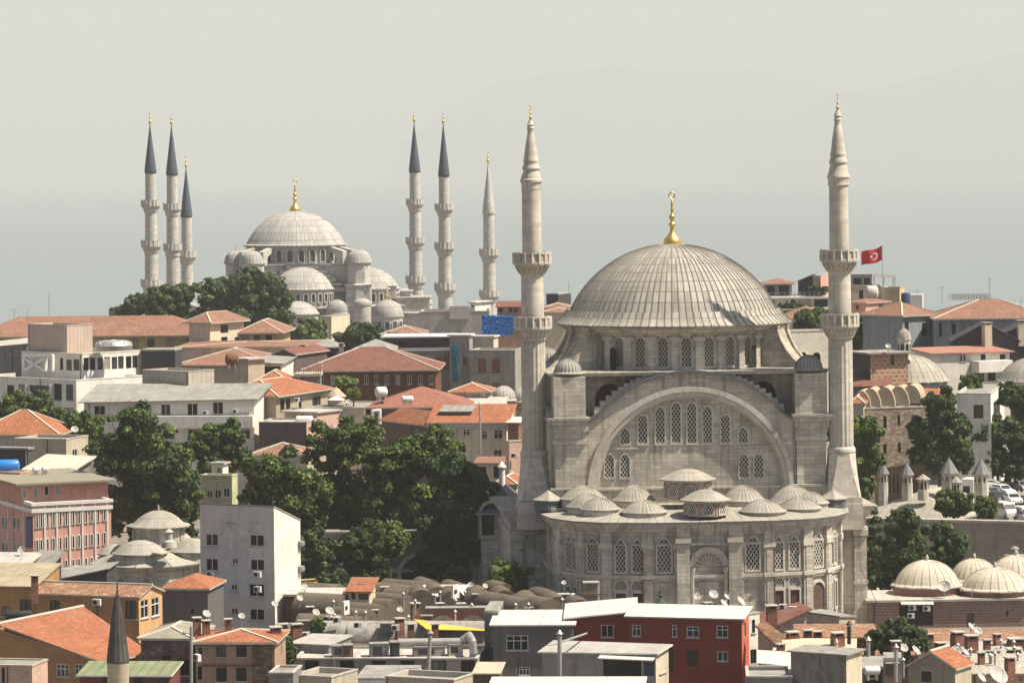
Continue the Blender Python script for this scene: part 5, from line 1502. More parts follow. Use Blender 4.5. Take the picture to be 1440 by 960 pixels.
h = House('tiled_house', 'small orange roof against the lead dome above the tree', 'house', 1330, 562, 540, 12, xl=1280, Lr=5, wall=BROWNW); h.shed(-.3, .4, 1.0, 1.3, TILE, 0.3); h.body()
def leaddome_building(name, label, x, ya, ye, hw, Y, yb, wallmt, group=None, seg=40, lead=None, fin=0.0, ns=20):
    c = P(x, ye, Y); k = Y / F; r = hw * k; hh = (ye - ya) * k
    root = thing(name, (c.x, c.y, terrain(c.x, c.y)), label, 'domed building', group)
    b = MB(); zb_ = c.z - (yb - ye) * k
    b.lathe([(r * 0.97, zb_), (r * 0.97, c.z - .25), (r * 1.04, c.z - .2), (r * 1.04, c.z - .05)], (c.x, c.y, 0), wallmt, seg=16, smooth=False); b.build('drum', root)
    b = MB(); pr = lead_dome_profile(r, hh, 0.25)
    b.lathe(pr, c, lead or LEAD2, seg=seg, ustep=1.0)
    for i in range(ns):
        t = 2 * PI * i / ns
        for j in range(2, len(pr) - 2): b.bar((c.x + pr[j][0] * math.cos(t), c.y + pr[j][0] * math.sin(t), c.z + pr[j][1]), (c.x + pr[j + 1][0] * math.cos(t), c.y + pr[j + 1][0] * math.sin(t), c.z + pr[j + 1][1]), 0.13, 0.10, lead or LEAD2)
    d = b.build('dome', root)
    if fin: b = MB(); b.lathe([(0.22, 0), (0.15, 0.2), (0.25, 0.4), (0.05, fin)], c + Vector((0, 0, hh + 0.1)), CONC, seg=10); b.build('finial', d)
    return root, c
rt, c = leaddome_building('bath_house', 'large ribbed lead dome with an arched stone lantern among the right-hand roofs', 1276, 499, 534, 58, 556, 575, STONE3)
q = P(1271.5, 500, 552); b = MB(); k = 552 / F
b.lathe([(11 * k, -0.6), (9 * k, 0), (9 * k, 2.4), (10.5 * k, 2.5), (10.5 * k, 2.8)], q, STONE2, seg=8, smooth=False); b.lathe([(10 * k, 2.8), (8.5 * k, 3.5), (5 * k, 4.0), (0.05, 4.3)], q, LEAD2, seg=20)
ln = b.build('lantern', rt)
me = lattice_window(0.55, 1.5, step=None, surround=0.08, pane=DARK, depth=0.08)
for i in range(-2, 3): t = i * PI / 4 + PI / 8; place(me, 'window', ln, q + Vector((9 * k * .93 * math.sin(t), -9 * k * .93 * math.cos(t), 0.4)), t)
leaddome_building('bath_house', 'broad pale lead dome cut by the right picture edge', 1456, 503, 534, 53, 552, 570, STONE3)
leaddome_building('domed_house', 'small whitish dome above a lean-to left of the fluted minaret', 709, 544, 562, 16, 582, 590, RUBBLE, lead=CONC)
leaddome_building('domed_house', 'tiny dome just touching the fluted minaret shaft', 736, 546, 564, 16, 588, 590, RUBBLE, lead=CONC)
# lead-roofed school with turrets
h = House('lead_roofed_school', 'low stone school with sheet lead hipped roofs behind the big wall', 'building', 1335, 729, 484, 30, xl=1205, xr=1420, wall=STONE); h.hip(686, LEAD2, 0.8, mort=False); h.body()
h = House('lead_roofed_school', 'second sheet lead roof behind the conical turrets', 'building', 1345, 700, 500, 12, xl=1285, xr=1385, wall=STONE); h.hip(678, LEAD2, 0.6, mort=False); h.body()
SLATE = mat('slate_lead_cone', (0.20, 0.20, 0.205), var=0.12, scale=0.6, pattern='lead', p=(0.5, 1.0, 0.02, 0.08, 0.7))
for i, (x, yt, yc, yb, hw, lab) in enumerate(((1242, 649, 666, 694, 6.8, 'slimmest conical-capped stone chimney turret beside the light green tree'), (1275.5, 650, 667.5, 700, 8, 'square conical-capped stone chimney turret standing on the lead roof'),
                                   (1334.5, 643, 665, 698, 11, 'thick conical-capped turret left of the small white kiosk'), (1379.7, 645, 666.7, 704, 10.5, 'thick conical-capped turret nearest the parked cars'))):
    q = P(x, yc, 492); k = 492 / F; r = hw * k
    root = thing('chimney_turret', (q.x, q.y, q.z - 6), lab, 'turret', 'conical stone turrets of the lead-roofed school')
    b = MB(); b.lathe([(r, -(yb - yc) * k - 2), (r * 0.97, -0.2), (r * 1.05, -0.1), (r * 1.05, 0)], q, STONE2, seg=8, smooth=False); b.build('shaft', root)
    b = MB(); b.lathe([(r * 1.3, 0), (r * 1.28, 0.06), (r * 0.75, (yc - yt) * k * 0.45), (0.03, (yc - yt) * k)], q, SLATE, seg=8, smooth=False, ustep=.5); b.build('cap', root)
    for j in range(-3, 4):
        t = j * PI / 4 + PI / 8
        b = MB(Matrix.Translation(q) @ Matrix.Rotation(t, 4, 'Z')); a_ = r * math.cos(PI / 8) + .01
        b.face([(-.11, -a_, -1.05), (.11, -a_, -1.05), (.11, -a_, -.4), (-.11, -a_, -.4)], VOID); b.build('opening', root)
for x, yt, yc, yb, hw, lab in ((1298, 669, 674, 693, 9.5, 'small open stone lantern between the turrets'), (1344.5, 672, 678, 697, 8, 'small open stone lantern under the white kiosk')):
    q = P(x, yc, 489); k = 489 / F; r = hw * k
    root = thing('roof_lantern', (q.x, q.y, q.z - 3), lab, 'lantern')
    b = MB(); b.lathe([(r * 0.8, -(yb - yc) * k - 1), (r * 0.8, 0)], q, STONE2, seg=8, smooth=False); b.build('drum', root)
    b = MB(); b.lathe([(r * 1.15, 0), (r * 1.1, 0.1), (0.03, (yc - yt) * k + .3)], q, LEAD2, seg=8, smooth=False, ustep=.5); b.build('roof', root)
    for j in range(-2, 3):
        t = j * PI / 4 + PI / 8
        b = MB(Matrix.Translation(q) @ Matrix.Rotation(t, 4, 'Z')); a_ = r * .8 * math.cos(PI / 8) + .01
        b.face([(-.16, -a_, -1.3), (.16, -a_, -1.3), (.16, -a_, -.45), (0, -a_, -.25), (-.16, -a_, -.45)], VOID); b.build('opening', root)
h = House('pink_terrace', 'pink paved terrace under the rubble stone wall', 'terrace', 1300, 650, 524, 60, xl=1290, xr=1306, Ll=6, wall=CREAM); h.flat(0, mt=PINKR); h.body()
h = House('timber_arcade', 'row of timber posts under a pink awning roof beside the tree', 'arcade', 1236, 664, 512, 70, xl=1230, xr=1306, wall=wallm((0.26, 0.17, 0.10)))
h.grid('R', [1246 + i * 5.5 for i in range(10)], (680,), 2.6, 24, 'n'); h.shed(0.3, 0, 1.2, 0.9, PINKR, 0.8); h.body()
h = House('white_kiosk', 'small white kiosk with a dark hatch between two turrets', 'kiosk', 1369, 676, 500, 20, xl=1352, xr=1376, wall=WHITE); h.win('L', [(1354, 683, 1364, 693)], 'n'); h.flat(0, lip=WHITE, mt=WHITE); h.body()
# retaining wall
BIGW = mat('old_grey_retaining_wall', (0.27, 0.245, 0.205), var=0.14, scale=0.3, streak=0.5, pattern='stone', p=(1.4, 0.5, 0.008, 0.07, 0.85))
a_, c_ = P(1216, 716, 470), P(1470, 737, 462)
r_ = thing('retaining_wall', (c_.x, c_.y, 0), 'tall bare grey retaining wall below the parked cars', 'wall')
d = (c_ - a_); d.z = 0; L_ = d.length; d.normalize(); n = Vector((d.y, -d.x, 0)); b = MB(); b.obox(Vector((a_.x, a_.y, 0)), d, n, 0, L_, -1.0, 0, -3, c_.z, BIGW); b.build('wall', r_)
b = MB(); b.obox(Vector((a_.x, a_.y, 0)), d, n, 0, L_, -1.15, 0.2, c_.z, c_.z + 0.35, CONC); b.build('coping', r_)
# --- market domes near right
h = House('domed_market', 'low pinkish block masonry market hall with four big ribbed domes', 'market hall', 1450, 843, 424, -1.5, xl=1222, Lr=9.5, wall=PINKBRICK)
h.win('L', [(1359, 862, 1370, 886), (1415, 858, 1418, 866), (1264, 846, 1312, 879)], 'n'); h.flat(0, lip=CONC, mt=CONC, over=0.35)
for (x, ya, ye, hw, yb, Y) in ((1304, 789, 822, 46, 830, 430), (1370.5, 786.7, 815, 36, 823, 439), (1399.6, 799, 827, 47, 835, 428), (1429, 782, 814, 40, 822, 440)):
    c = P(x, ye, Y); k = Y / F; r = hw * k; hh = (ye - ya) * k
    b = MB(); b.lathe([(r * 1.02, -(yb - ye) * k - 1.5), (r * 1.02, -.05)], c, wallm((0.30, 0.16, 0.13)), seg=12, smooth=False)
    b.lathe([(r * 1.13, -.05), (r * 1.13, .08), (r * 1.0, .2)], c, CONC, seg=12, smooth=False); dr = b.build('drum', h.root)
    b = MB(); MDOME = mat('cream_rendered_dome', (0.56, 0.50, 0.40), var=0.12, scale=0.4, pattern='lead', streak=0.25, p=(1.0, 1.3, 0.03, 0.05, 0.72))
    pr = [(rr * r, .15 + zz * hh) for rr, zz in ((1.06, 0), (0.98, .06), (.93, .22), (.85, .42), (.73, .62), (.58, .79), (.4, .91), (.2, .98), (.02, 1.0))]
    b.lathe(pr, c, MDOME, seg=24, ustep=1.0)
    for i in range(24):
        t = 2 * PI * i / 24
        for j in range(len(pr) - 2): b.bar((c.x + pr[j][0] * math.cos(t), c.y + pr[j][0] * math.sin(t), c.z + pr[j][1]), (c.x + pr[j + 1][0] * math.cos(t), c.y + pr[j + 1][0] * math.sin(t), c.z + pr[j + 1][1]), 0.12, 0.10, MDOME)
    b.lathe([(0.25, hh), (0.18, hh + .3), (0.22, hh + .5), (0.03, hh + .9)], c, CONC, seg=8); b.build('dome', dr)
h.body(); MARKET = h
b = MB(); p0, p1 = h.pt('L', 1266, 846, 0), h.pt('L', 1312, 846, 0); b.slab([p0 + Vector((0, -.9, -.15)), p1 + Vector((0, -.9, -.15)), p1 + Vector((0, 0, .25)), p0 + Vector((0, 0, .25))], .08, CORRW); b.build('awning', h.root)
q = P(1427, 783, 452); r_ = thing('roof_vent', tuple(q), 'round dark roof ventilator behind the rightmost market dome', 'vent'); b = MB(); b.lathe([(1.1, -1), (1.1, .1), (1.35, .15), (1.35, .3), (.5, .45), (.5, 1.0), (.6, 1.05), (.45, 1.25), (.05, 1.45)], q, GREY, seg=16); b.build('cowl', r_)
# ------------------------------------------------------------------ near left and near centre
h = House('tiled_house', 'orange tile slope with a fenced edge at the left picture edge', 'house', 82, 610, 520, 6, xl=-40, Lr=12, wall=RIB); h.hip(576, TILE, 0.3); h.body()
h = House('beige_house', 'beige flat house with pipes left of the big dark tree', 'house', 93, 617, 508, 18, xl=20, xr=124, wall=BEIGE); h.win('R', [(102, 632, 109, 644)], 'w'); h.flat(0.4); h.body()
h = House('corrugated_awning', 'striped pale sheet awning roof beside the big dark tree', 'shed', 98, 660, 476, 16, xl=38, xr=128, wall=GREYW); h.shed(-.3, -.1, .9, 1.1, mat('striped_sheet', (0.52, 0.47, 0.38), pattern='corr', p=1.1, var=0.1), 0.6); h.body()
h = House('dark_hut', 'dark rooftop hut with a grey lid at the left picture edge', 'hut', 39, 632, 480, 20, xl=-30, xr=46, wall=DARKW); h.flat(0, lip=GREY, over=0.2); h.body()
h = House('pink_hotel', 'salmon pink building with white cornices and rows of paired windows', 'building', 46, 707, 446, 66, xl=-26, xr=156, wall=PINK)
xsr = [52, 58, 67, 75.5, 85, 93, 103, 111, 121, 129, 138, 147]
h.win('R', [(x - 2.0, 724 - (x - 46) * 0.11, x + 2.0, 742 - (x - 46) * 0.11) for x in xsr], 'd'); h.win('R', [(x - 2.0, 760 - (x - 46) * 0.11, x + 2.0, 776 - (x - 46) * 0.11) for x in xsr], 'd'); h.win('R', [(x - 2.0, 793 - (x - 46) * 0.11, x + 2.0, 808 - (x - 46) * 0.11) for x in xsr], 'd')
h.win('L', [(2, 726, 10, 743), (18, 726, 27, 743), (2, 761, 11, 778), (18, 761, 27, 778), (2, 794, 10, 808), (18, 794, 27, 808)], 'w')
h.flat(0.3, lip=WHITE); h.band(718, h=0.5, o=0.2, mt=WHITE); h.band(709, h=0.4, o=0.25, mt=WHITE); h.body()
b = MB()
for f, pts in (('R', xsr), ('L', (6, 22))):
    O, d, n, L = h.fd[f]
    for x in pts:
        for yy in ((724, 742), (760, 776), (793, 808)) :
            dy = (x - 46) * 0.11 if f == 'R' else -2
            a0, z1 = h.hit(f, x - 3.4, yy[0] - dy); a1, z0 = h.hit(f, x + 3.4, yy[1] - dy)
            for e0, e1, g0, g1 in ((a0 + .12, a0 + .2, z0, z1 + .1), (a1 - .2, a1 - .12, z0, z1 + .1), (a0 + .2, a1 - .2, z1 + .02, z1 + .1), (a0 + .1, a1 - .1, z0 - .15, z0 - .04)):
                if e0 > 0 and e1 < L: b.obox(Vector((O.x, O.y, 0)), d, n, e0, e1, 0, .1, g0, g1, WHITE)
    for x in ((48, 63, 80, 98, 116, 134, 151) if f == 'R' else (34, 12)):
        a0, z1 = h.hit(f, x, 740)
        if 0.2 < a0 < L - .2: b.obox(Vector((O.x, O.y, 0)), d, n, a0 - .1, a0 + .1, 0, .13, h.z0, h.zt - .3, WHITE)
b.build('trim', h.root)
t = House('setback', '', None, 30, 682, 449, 66, xl=-26, xr=152, wall=wallm((0.54, 0.28, 0.21)), z0=h.zt - .3)
t.win('R', [(31, 688, 38, 700), (47, 685, 54, 698), (62, 683, 69, 696), (78, 681, 85, 694)], 'w'); t.flat(0, lip=mat('olive_grey_roof', (0.24, 0.22, 0.165), var=0.12), mt=MATS['olive_grey_roof'], over=0.9); t.body()
for ch in list(t.root.children):
    ch.parent = h.root; ch.location = ch.location + Vector(t.root['_o']) - Vector(h.root['_o']); ch['_o'] = h.root['_o']
    if ch.name.startswith('wall'): ch.name = 'storey'
bpy.data.objects.remove(t.root)
b = MB(); O, d, n, L = h.fd['R']; a0, z1 = h.hit('R', 42, 730); b.obox(Vector((h.c.x, h.c.y, 0)), h.dl, -h.dr, .1, .25, 0.05, 0.9, h.zt - 5.6, h.zt - 1.7, wallm((0.035, 0.03, 0.07), streak=0)); b.build('hanging_sign', h.root)
h = House('pink_roof_room', 'small pink rooftop room at the left picture edge', 'building', 28, 664, 462, 30, xl=-25, xr=44, wall=PINK); h.flat(0.1, lip=PINK2); h.body()
# tomb with stacked domes
c = P(208, 790, 424); k = 424 / F
root = thing('domed_tomb', (c.x, c.y, -1), 'grey octagonal tomb with stacked shallow lead domes beside the white apartment block', 'tomb')
b = MB()
r = 78 * k
b.lathe([(r * .93, -6), (r * .93, -.35), (r * 1.0, -.3), (r * 1.04, 0)], c, STONE, seg=10, smooth=False, a0=.2, a1=.2 + 2 * PI); b.build('wall', root)
b = MB(); b.lathe([(r * 1.06, 0), (r * 1.06, .12), (r * .6, 1.2), (r * .3, 1.5)], c, LEAD2, seg=10, smooth=False, ustep=1, a0=.2, a1=.2 + 2 * PI); b.build('roof', root)
for x, ya, ye, hw, Y in ((197, 759, 777, 37, 421), (270, 756, 774, 32, 424), (238, 742, 760, 34, 432), (160, 764, 778, 22, 428)):
    q = P(x, ye, Y); rr = hw * k; b = MB(); b.lathe([(rr * .95, -1.5), (rr * .95, 0)], q, STONE, seg=20); b.lathe([(rr * 1.06, -.05), (rr * 1.06, .08), (rr * .96, .2), (rr * .8, (ye - ya) * k * .45), (rr * .55, (ye - ya) * k * .75), (rr * .28, (ye - ya) * k * .94), (.02, (ye - ya) * k)], q, LEAD2, seg=32, ustep=1.2); b.build('dome', root)
q = P(223, 738, 426); rr = 37 * k; b = MB(); b.lathe([(rr, -2.6), (rr, -.3), (rr * 1.06, -.25), (rr * 1.06, 0)], q, STONE, seg=10, smooth=False); dr = b.build('drum', root)
for i in range(-3, 4):
    t = i * PI / 5; place(lattice_window(.85, 1.7, True, step=.28, surround=.12, depth=.08), 'window', dr, q + Vector((rr * .97 * math.sin(t), -rr * .97 * math.cos(t), -2.2)), t)
b = MB(); b.lathe([(rr * 1.22, -.08), (rr * 1.2, .05), (rr * .95, .3), (rr * .75, .9), (rr * .5, 1.4), (rr * .25, 1.7), (.02, 1.78)], q, LEAD2, seg=36, ustep=1.2); b.lathe([(.12, 1.75), (.1, 2.2), (.02, 2.5)], q, CONC, seg=8); b.build('dome', root)
q = P(238, 762, 418); b = MB(); b.lathe([(.95, -.6), (.8, .1), (.45, .3), (.42, 1.1), (.55, 1.2), (.3, 1.45), (.02, 1.6)], q, CONC, seg=10); b.build('chimney', root)
for x, dx in ((169, -0.42), (212, 0.08)):
    t = dx; place(lattice_window(1.05, 1.95, True, step=.3, surround=.18, depth=.1, pane=DARK), 'window', root, c + Vector((r * .915 * math.sin(t) - 1.0 * 0, -r * .925 * math.cos(t), -3.1)), t)
# white-grey apartment block
h = House('apartment_block', 'tall plain whitish apartment block with a bright blank side wall', 'apartment building', 385, 713, 400, 20, xl=281, xr=422, wall=wallm((0.58, 0.555, 0.53), streak=0.25))
h.win('L', [(319, 721, 331, 734.5), (352, 721, 363, 734.5), (289, 750, 307, 767.5), (351, 751, 371.5, 768), (289.5, 784.5, 307, 802.5), (326, 784.5, 335, 793), (352, 785.5, 372, 802), (289, 820, 307, 839), (325, 821, 334, 829.5), (350, 820, 372, 839), (289, 853, 295, 858.5), (301, 853, 307.5, 862), (325, 854, 334.5, 863.5), (351, 855, 372, 872)], 'w')
h.shed(0.0, 0.15, -2.2, -2.0, CONC, 0.08, th=0.1); h.body(mr=WHITEW)
b = MB()
for y in (768, 803): q = h.pt('R', 421, y, 0.0); b.lathe([(.05, -.2), (.5, .1), (.55, .35), (.5, .6), (.1, .7)], q + Vector((.1, 0, 0)), GREY, seg=12)
b.build('lamp_bowl', h.root)
h = House('grey_house', 'dark grey rendered house with orange roof against the apartment block', 'house', 292, 826, 388, 8, xl=228, Lr=8, wall=wallm((0.13, 0.125, 0.115))); h.hip(807, TILE, 0.3, mort=False); h.win('L', [(268, 856, 273, 863)], 'n'); h.body()
OCH2 = wallm((0.40, 0.225, 0.10), streak=0.3)
h = House('ochre_house', 'ochre house with old tile roof and a sunlit gable of two windows', 'house', 195, 838, 372, 20, xl=36, xr=228, wall=OCH2)
h2 = h
h.win('R', [(198, 844, 209, 867), (213, 841, 224, 864)], 'c'); h.win('L', [(70, 843, 85, 860), (176, 844, 192, 870)], 'd'); h.gable(820, TILE4, along='L', over=0.25); h.body(mr=wallm((0.56, 0.34, 0.17), streak=0.15))
h = House('ochre_house', 'shadowed ochre lower house with mossy roof at the left picture edge', 'house', 48, 826, 376, 10, xl=-40, Lr=9, wall=OCH2); h.win('L', [(2, 852, 12, 866), (28, 842, 44, 858)], 'd'); h.shed(0, 0, 1.4, 1.4, mat('mossy_sheet_roof', (0.34, 0.29, 0.20), var=0.25, pattern='corr', p=.5, streak=.3), .2); h.body()
h = House('ochre_house', 'ochre house with a very broad bright orange tile roof, lower left', 'house', 138, 927, 346, 22, xl=-4, xr=212, wall=OCH2)
h.win('L', [(12, 909, 36, 919), (40, 910, 60, 924), (79, 933, 97, 952), (105, 933, 121, 952)], 't')
h.top = {}
zc_, za_ = 0.0, P(-2, 876, 352).z - h.zt
za_ = P(-3, 878, 352).z - h.zt
h.top = {'C': h.zt - .1, 'A': h.zt + za_ - .1, 'B': h.zt - .1, 'D': h.zt + za_ - .2}
b = MB(); q = [P(-4, 877, 352), P(139, 929, 345.6), P(214, 918, 353), P(117, 852, 366)]; b.slab(q, .2, TILE, side=CONC)
b.bar(q[0] + Vector((0, 0, .08)), q[3] + Vector((0, 0, .08)), .3, .16, MORTAR); b.build('roof', h.root); h.body()
h = House('pink_box_house', 'pink flat house cut by the lower left picture corner', 'house', 45, 935, 330, 12, xl=-50, xr=67, wall=PINK2); h.win('L', [(2, 938, 7, 960)], 'n'); h.flat(0.1, lip=BEIGE); h.body()
h = House('stone_house', 'old rough stone house with a grey hipped roof beside the small minaret', 'house', 268, 896, 344, 8, xl=198, Lr=9, wall=OLDBR); h.win('L', [(254, 926, 266, 949), (228, 921, 241, 928)], 'd'); h.hip(877, mat('grey_brown_shingle', (0.27, 0.245, 0.195), var=0.2, streak=.3), 0.3); h.body()
h = House('green_roof_shed', 'low shed with a pale green felt roof behind the small minaret', 'shed', 238, 951, 328, 6, xl=112, Lr=5, wall=wallm((0.16, 0.05, 0.045))); h.grid('L', (150, 195, 210, 226), (956,), 12, 9, 'n'); h.shed(-.0, -.0, .5, .5, GREENR, .3, side=WHITE); h.body()
h = House('brick_house', 'two-storey tan house with a small orange hipped roof and a rough stone bay', 'house', 386, 901, 340, 4, xl=275, Lr=8, wall=wallm((0.37, 0.25, 0.18)))
h.win('L', [(304, 908, 318, 923), (332, 907, 347, 923), (304, 938, 319, 958), (332, 938, 347, 957)], 'd'); h.win('L', [(279, 910, 284, 922), (278, 936, 284, 955)], 'n'); h.hip(884, TILE, 0.35); h.body()
b = MB(); O, d, n, L = h.fd['L']; a0 = h.hit('L', 355, 920)[0]; b.obox(Vector((O.x, O.y, 0)), d, n, a0, L, 0, .12, h.z0, h.zt - .45, OLDBR); b.obox(Vector((O.x, O.y, 0)), d, n, 0, L, 0, .16, h.zt - .4, h.zt - .05, REDW); b.obox(Vector((O.x, O.y, 0)), d, n, 0.6, a0, 0, .1, h.zt - 2.4, h.zt - 2.2, wallm((0.2, 0.1, 0.07))); b.build('stone_bay', h.root)
for x, yt, yb, hw in ((277, 867, 893, 5), (290, 871, 890, 5), (321, 869, 885, 4.5), (388, 880, 900, 7)): chimney(h.root, x, yt, yb, hw, 345)
# small old minaret, lower left
q = P(166, 931, 318); k = 318 / F
root = thing('minaret', (q.x, q.y, -3), 'small old minaret with a dark ribbed cone in the lower left', 'minaret')
b = MB(); b.lathe([(15.6 * k, -12), (15.3 * k, -.1), (15.8 * k, 0)], q, mat('old_cream_stone', (0.52, 0.44, 0.32), var=.2, scale=.8, streak=.4), seg=28); b.build('shaft', root)
b = MB(); DCONE = mat('dark_weathered_lead', (0.085, 0.078, 0.07), rough=.6, var=.3, scale=.8, pattern='lead', p=(.5, .9, .02, .15, .6)); b.lathe([(15.5 * k, 0), (15.8 * k, .12), (12 * k, 2.2), (7 * k, 4.6), (2.2 * k, 6.0), (1.0 * k, 6.4)], q, DCONE, seg=14, smooth=False, ustep=.5)
for i in range(14):
    t = 2 * PI * i / 14; pr = [(15.8 * k, .12), (12 * k, 2.2), (7 * k, 4.6), (2.2 * k, 6.0)]
    for (r0, z0), (r1, z1) in zip(pr, pr[1:]): b.bar(q + Vector((r0 * math.cos(t), r0 * math.sin(t), z0)), q + Vector((r1 * math.cos(t), r1 * math.sin(t), z1)), .05, .05, DCONE)
cp = b.build('cap', root)
b = MB(); b.lathe([(.06, 6.2), (.14, 6.45), (.05, 6.6), (.11, 6.75), (.04, 6.9), (.09, 7.0), (.02, 7.3)], q, DCONE, seg=10); b.build('finial', cp)
# clutter roofs between pink building and ochre house
h = House('dark_shack', 'dark rooftop shack with a beige roof and small white window', 'shack', 72, 793, 398, 30, xl=44, xr=86, wall=DARKW); h.win('R', [(74, 797, 81, 809)], 'w'); h.shed(0, 0, .9, .9, FELT, .4); h.body()
h = House('grey_shack', 'low grey shack with white roof edge at the left picture edge', 'shack', 38, 795, 396, 10, xl=-30, Lr=5, wall=GREYW); h.shed(0, 0, .7, .7, CONC, .3); h.body()
h = House('lean_roof', 'thin grey lean-to roof between the shack and the tomb', 'shed', 150, 810, 404, 6, xl=76, Lr=5, wall=DARKW); h.shed(.7, -.5, .9, .2, FELT, .3); h.body()
h = House('side_house', 'pale low house left of the tomb wall', 'house', 128, 806, 408, 10, xl=84, Lr=6, wall=GREYW); h.flat(0, mt=CONC); h.body()
# --- bazaar vaults
def vaults(root, pts, hw, hh, ang, ln, mt=BAZAAR, Yf=lambda x, y: 395):
    for x, y in pts:
        Y = Yf(x, y); q = P(x, y, Y); k = Y / F; r = hw * k
        b = MB(Matrix.Translation(q) @ Matrix.Rotation(R(ang), 4, 'Z'))
        prof = [(r * math.cos(t), hh * math.sin(t)) for t in (PI * i / 14 for i in range(15))]
        b.grid([[(u * 1.0, yy, z * s_) for u, z in prof] for yy, s_ in ((-ln / 2, .985), (-ln / 2 + .3, 1), (ln / 2, 1))], mt, True)
        b.face([(u, -ln / 2, z * .985) for u, z in prof], mt)
        b.box(-r, r, -ln / 2, ln / 2, -4, 0.003, mt)
        b.build('vault', root)
r_ = thing('bazaar_hall', tuple(P(520, 870, 392) * 1), 'brown rendered bazaar roof of many low vaults', 'bazaar'); BZ = r_
yf = lambda x, y: 5000 * (CZ - 5.6) / (y - HY + (x - 720) * .0113)
vaults(r_, [(455, 861), (447, 846)], 26, 2.2, 62, 6, Yf=yf)
vaults(r_, [(496, 873), (512, 866), (530, 859), (549, 852), (568, 846), (588, 841)], 16, 1.5, 52, 5, Yf=yf)
vaults(r_, [(556, 840), (535, 836), (575, 833)], 18, 1.5, 52, 7, Yf=yf)
vaults(r_, [(590, 848), (612, 844), (634, 849), (672, 848), (706, 849), (742, 856), (780, 858), (812, 862)], 20, 1.9, 8, 5, Yf=yf)
vaults(r_, [(690, 857), (718, 862), (752, 862)], 22, 2.0, 30, 7, Yf=yf)
vaults(r_, [(700, 836), (764, 846), (640, 836), (600, 832)], 17, 1.6, 20, 5, Yf=yf)
b = MB(); a_, c_ = P(420, 880, 386), P(600, 846, 406)
b.prism([(P(400, 890, 384).x, 384), (P(700, 890, 386).x, 386), (P(842, 880, 392).x, 392), (P(842, 850, 410).x, 410), (P(400, 850, 410).x, 410)], -2, 4.6, BAZAAR); b.build('wall', r_)
b = MB()
for x, yt, yb, hw in ((671, 834, 852, 5), (683, 833, 852, 5), (610, 823, 838, 5), (793, 834, 853, 7), (541, 824, 838, 5), (562, 868, 888, 5.5), (578, 876, 898, 4.5), (612, 876, 898, 4.5), (475, 837, 850, 6), (468, 866, 878, 8), (417, 876, 892, 7), (398, 876, 892, 6)): chimney(r_, x, yt, yb, hw, yf(x, yb + 4))
STAINV = mat('stained_grey_vault', (0.30, 0.285, 0.26), var=.45, scale=.5, streak=.6)
r2 = thing('bazaar_hall', tuple(P(560, 900, 374)), 'stained grey vaulted roof with dark streaks in front of the courtyard', 'bazaar')
yf2 = lambda x, y: 5000 * (CZ - 4.6) / (y - HY)
vaults(r2, [(452, 888), (478, 891)], 24, 2.0, 75, 5, mt=BAZAAR, Yf=yf2)
vaults(r2, [(520, 897), (556, 898)], 26, 1.9, 84, 10, mt=STAINV, Yf=yf2)
vaults(r2, [(604, 898), (640, 897)], 24, 1.9, 84, 12, mt=mat('wavy_grey_sheet', (0.30, 0.285, 0.26), var=.2, scale=.5, pattern='corr', p=.8, streak=.5), Yf=yf2)
b = MB(); b.prism([(P(430, 900, 372).x, 372), (P(690, 900, 372).x, 372), (P(690, 895, 384).x, 384), (P(430, 895, 384).x, 384)], -2, 4.55, BAZAAR); b.build('wall', r2)
# courtyard wall with red brick arches and yellow awning
h = House('courtyard_wall', 'dark red brick arcade wall of the bazaar courtyard', 'wall', 690, 857, 391, 1, xl=598, Lr=2, wall=wallm((0.19, 0.08, 0.065))); h.flat(0, lip=BAZAAR); h.body()
VOUS = mat('striped_voussoirs', (0.36, 0.26, 0.21), pattern='brick', p=(.4, .2, .03, .35, .6))
for x in (623, 666):
    q = h.pt('L', x, 884, .02)
    b = MB(Matrix.Translation(q))
    for i in range(14):
        t, t2 = PI * i / 14, PI * (i + 1) / 14
        f_ = [(r * math.cos(tt), -.06, r * math.sin(tt)) for r, tt in ((1.55, t), (1.05, t), (1.05, t2), (1.55, t2))]
        b.face(f_, VOUS)
    b.face([(1.05 * math.cos(PI * i / 14), -.03, 1.05 * math.sin(PI * i / 14)) for i in range(15)], wallm((0.10, 0.04, 0.035))); b.build('arch', h.root)
q = [P(*v) for v in ((582, 870, 384), (600, 884, 378), (690, 886, 380), (690, 874, 389), (640, 876, 388))]
o = None; b = MB(); b.slab([(v.x, v.y, v.z) for v in (q[1], q[2], q[3], q[4], q[0])], .06, YELT); o = b.build('awning', None, origin=q[2]); tag(o, 'bright yellow awning stretched across the bazaar courtyard', 'awning')
# long flat-roofed building with junk
h = House('flat_building', 'long shabby flat-roofed building with dark windows and junk on its roof', 'building', 671, 925, 358, 5, xl=414, xr=683, wall=wallm((0.30, 0.275, 0.235), streak=.5))
h.grid('L', (438.5, 488, 532.5, 573, 618, 658), (936,), 20, 16, 'd'); h.flat(0.2, lip=CONC, mt=CONC); h.body()
FLATB = h
h = House('white_shed', 'low shed with pale strip roof beside the shabby flat roof', 'shed', 462, 908, 364, 20, xl=408, Lr=6, wall=GREYW); h.shed(0, 0, .2, .2, CORRG, .2); h.body()
h = House('roof_parapet', 'pale flat-topped block with sunken roof at the bottom edge', 'building', 466, 951, 338, 24, xl=410, xr=503, wall=BEIGE); h.flat(0.5, lip=CONC); h.body()
h = House('roof_parapet', 'second pale sunken roof block right of the first at the bottom edge', 'building', 638, 955, 338, 24, xl=542, xr=668, wall=BEIGE); h.flat(0.5, lip=CONC); h.body()
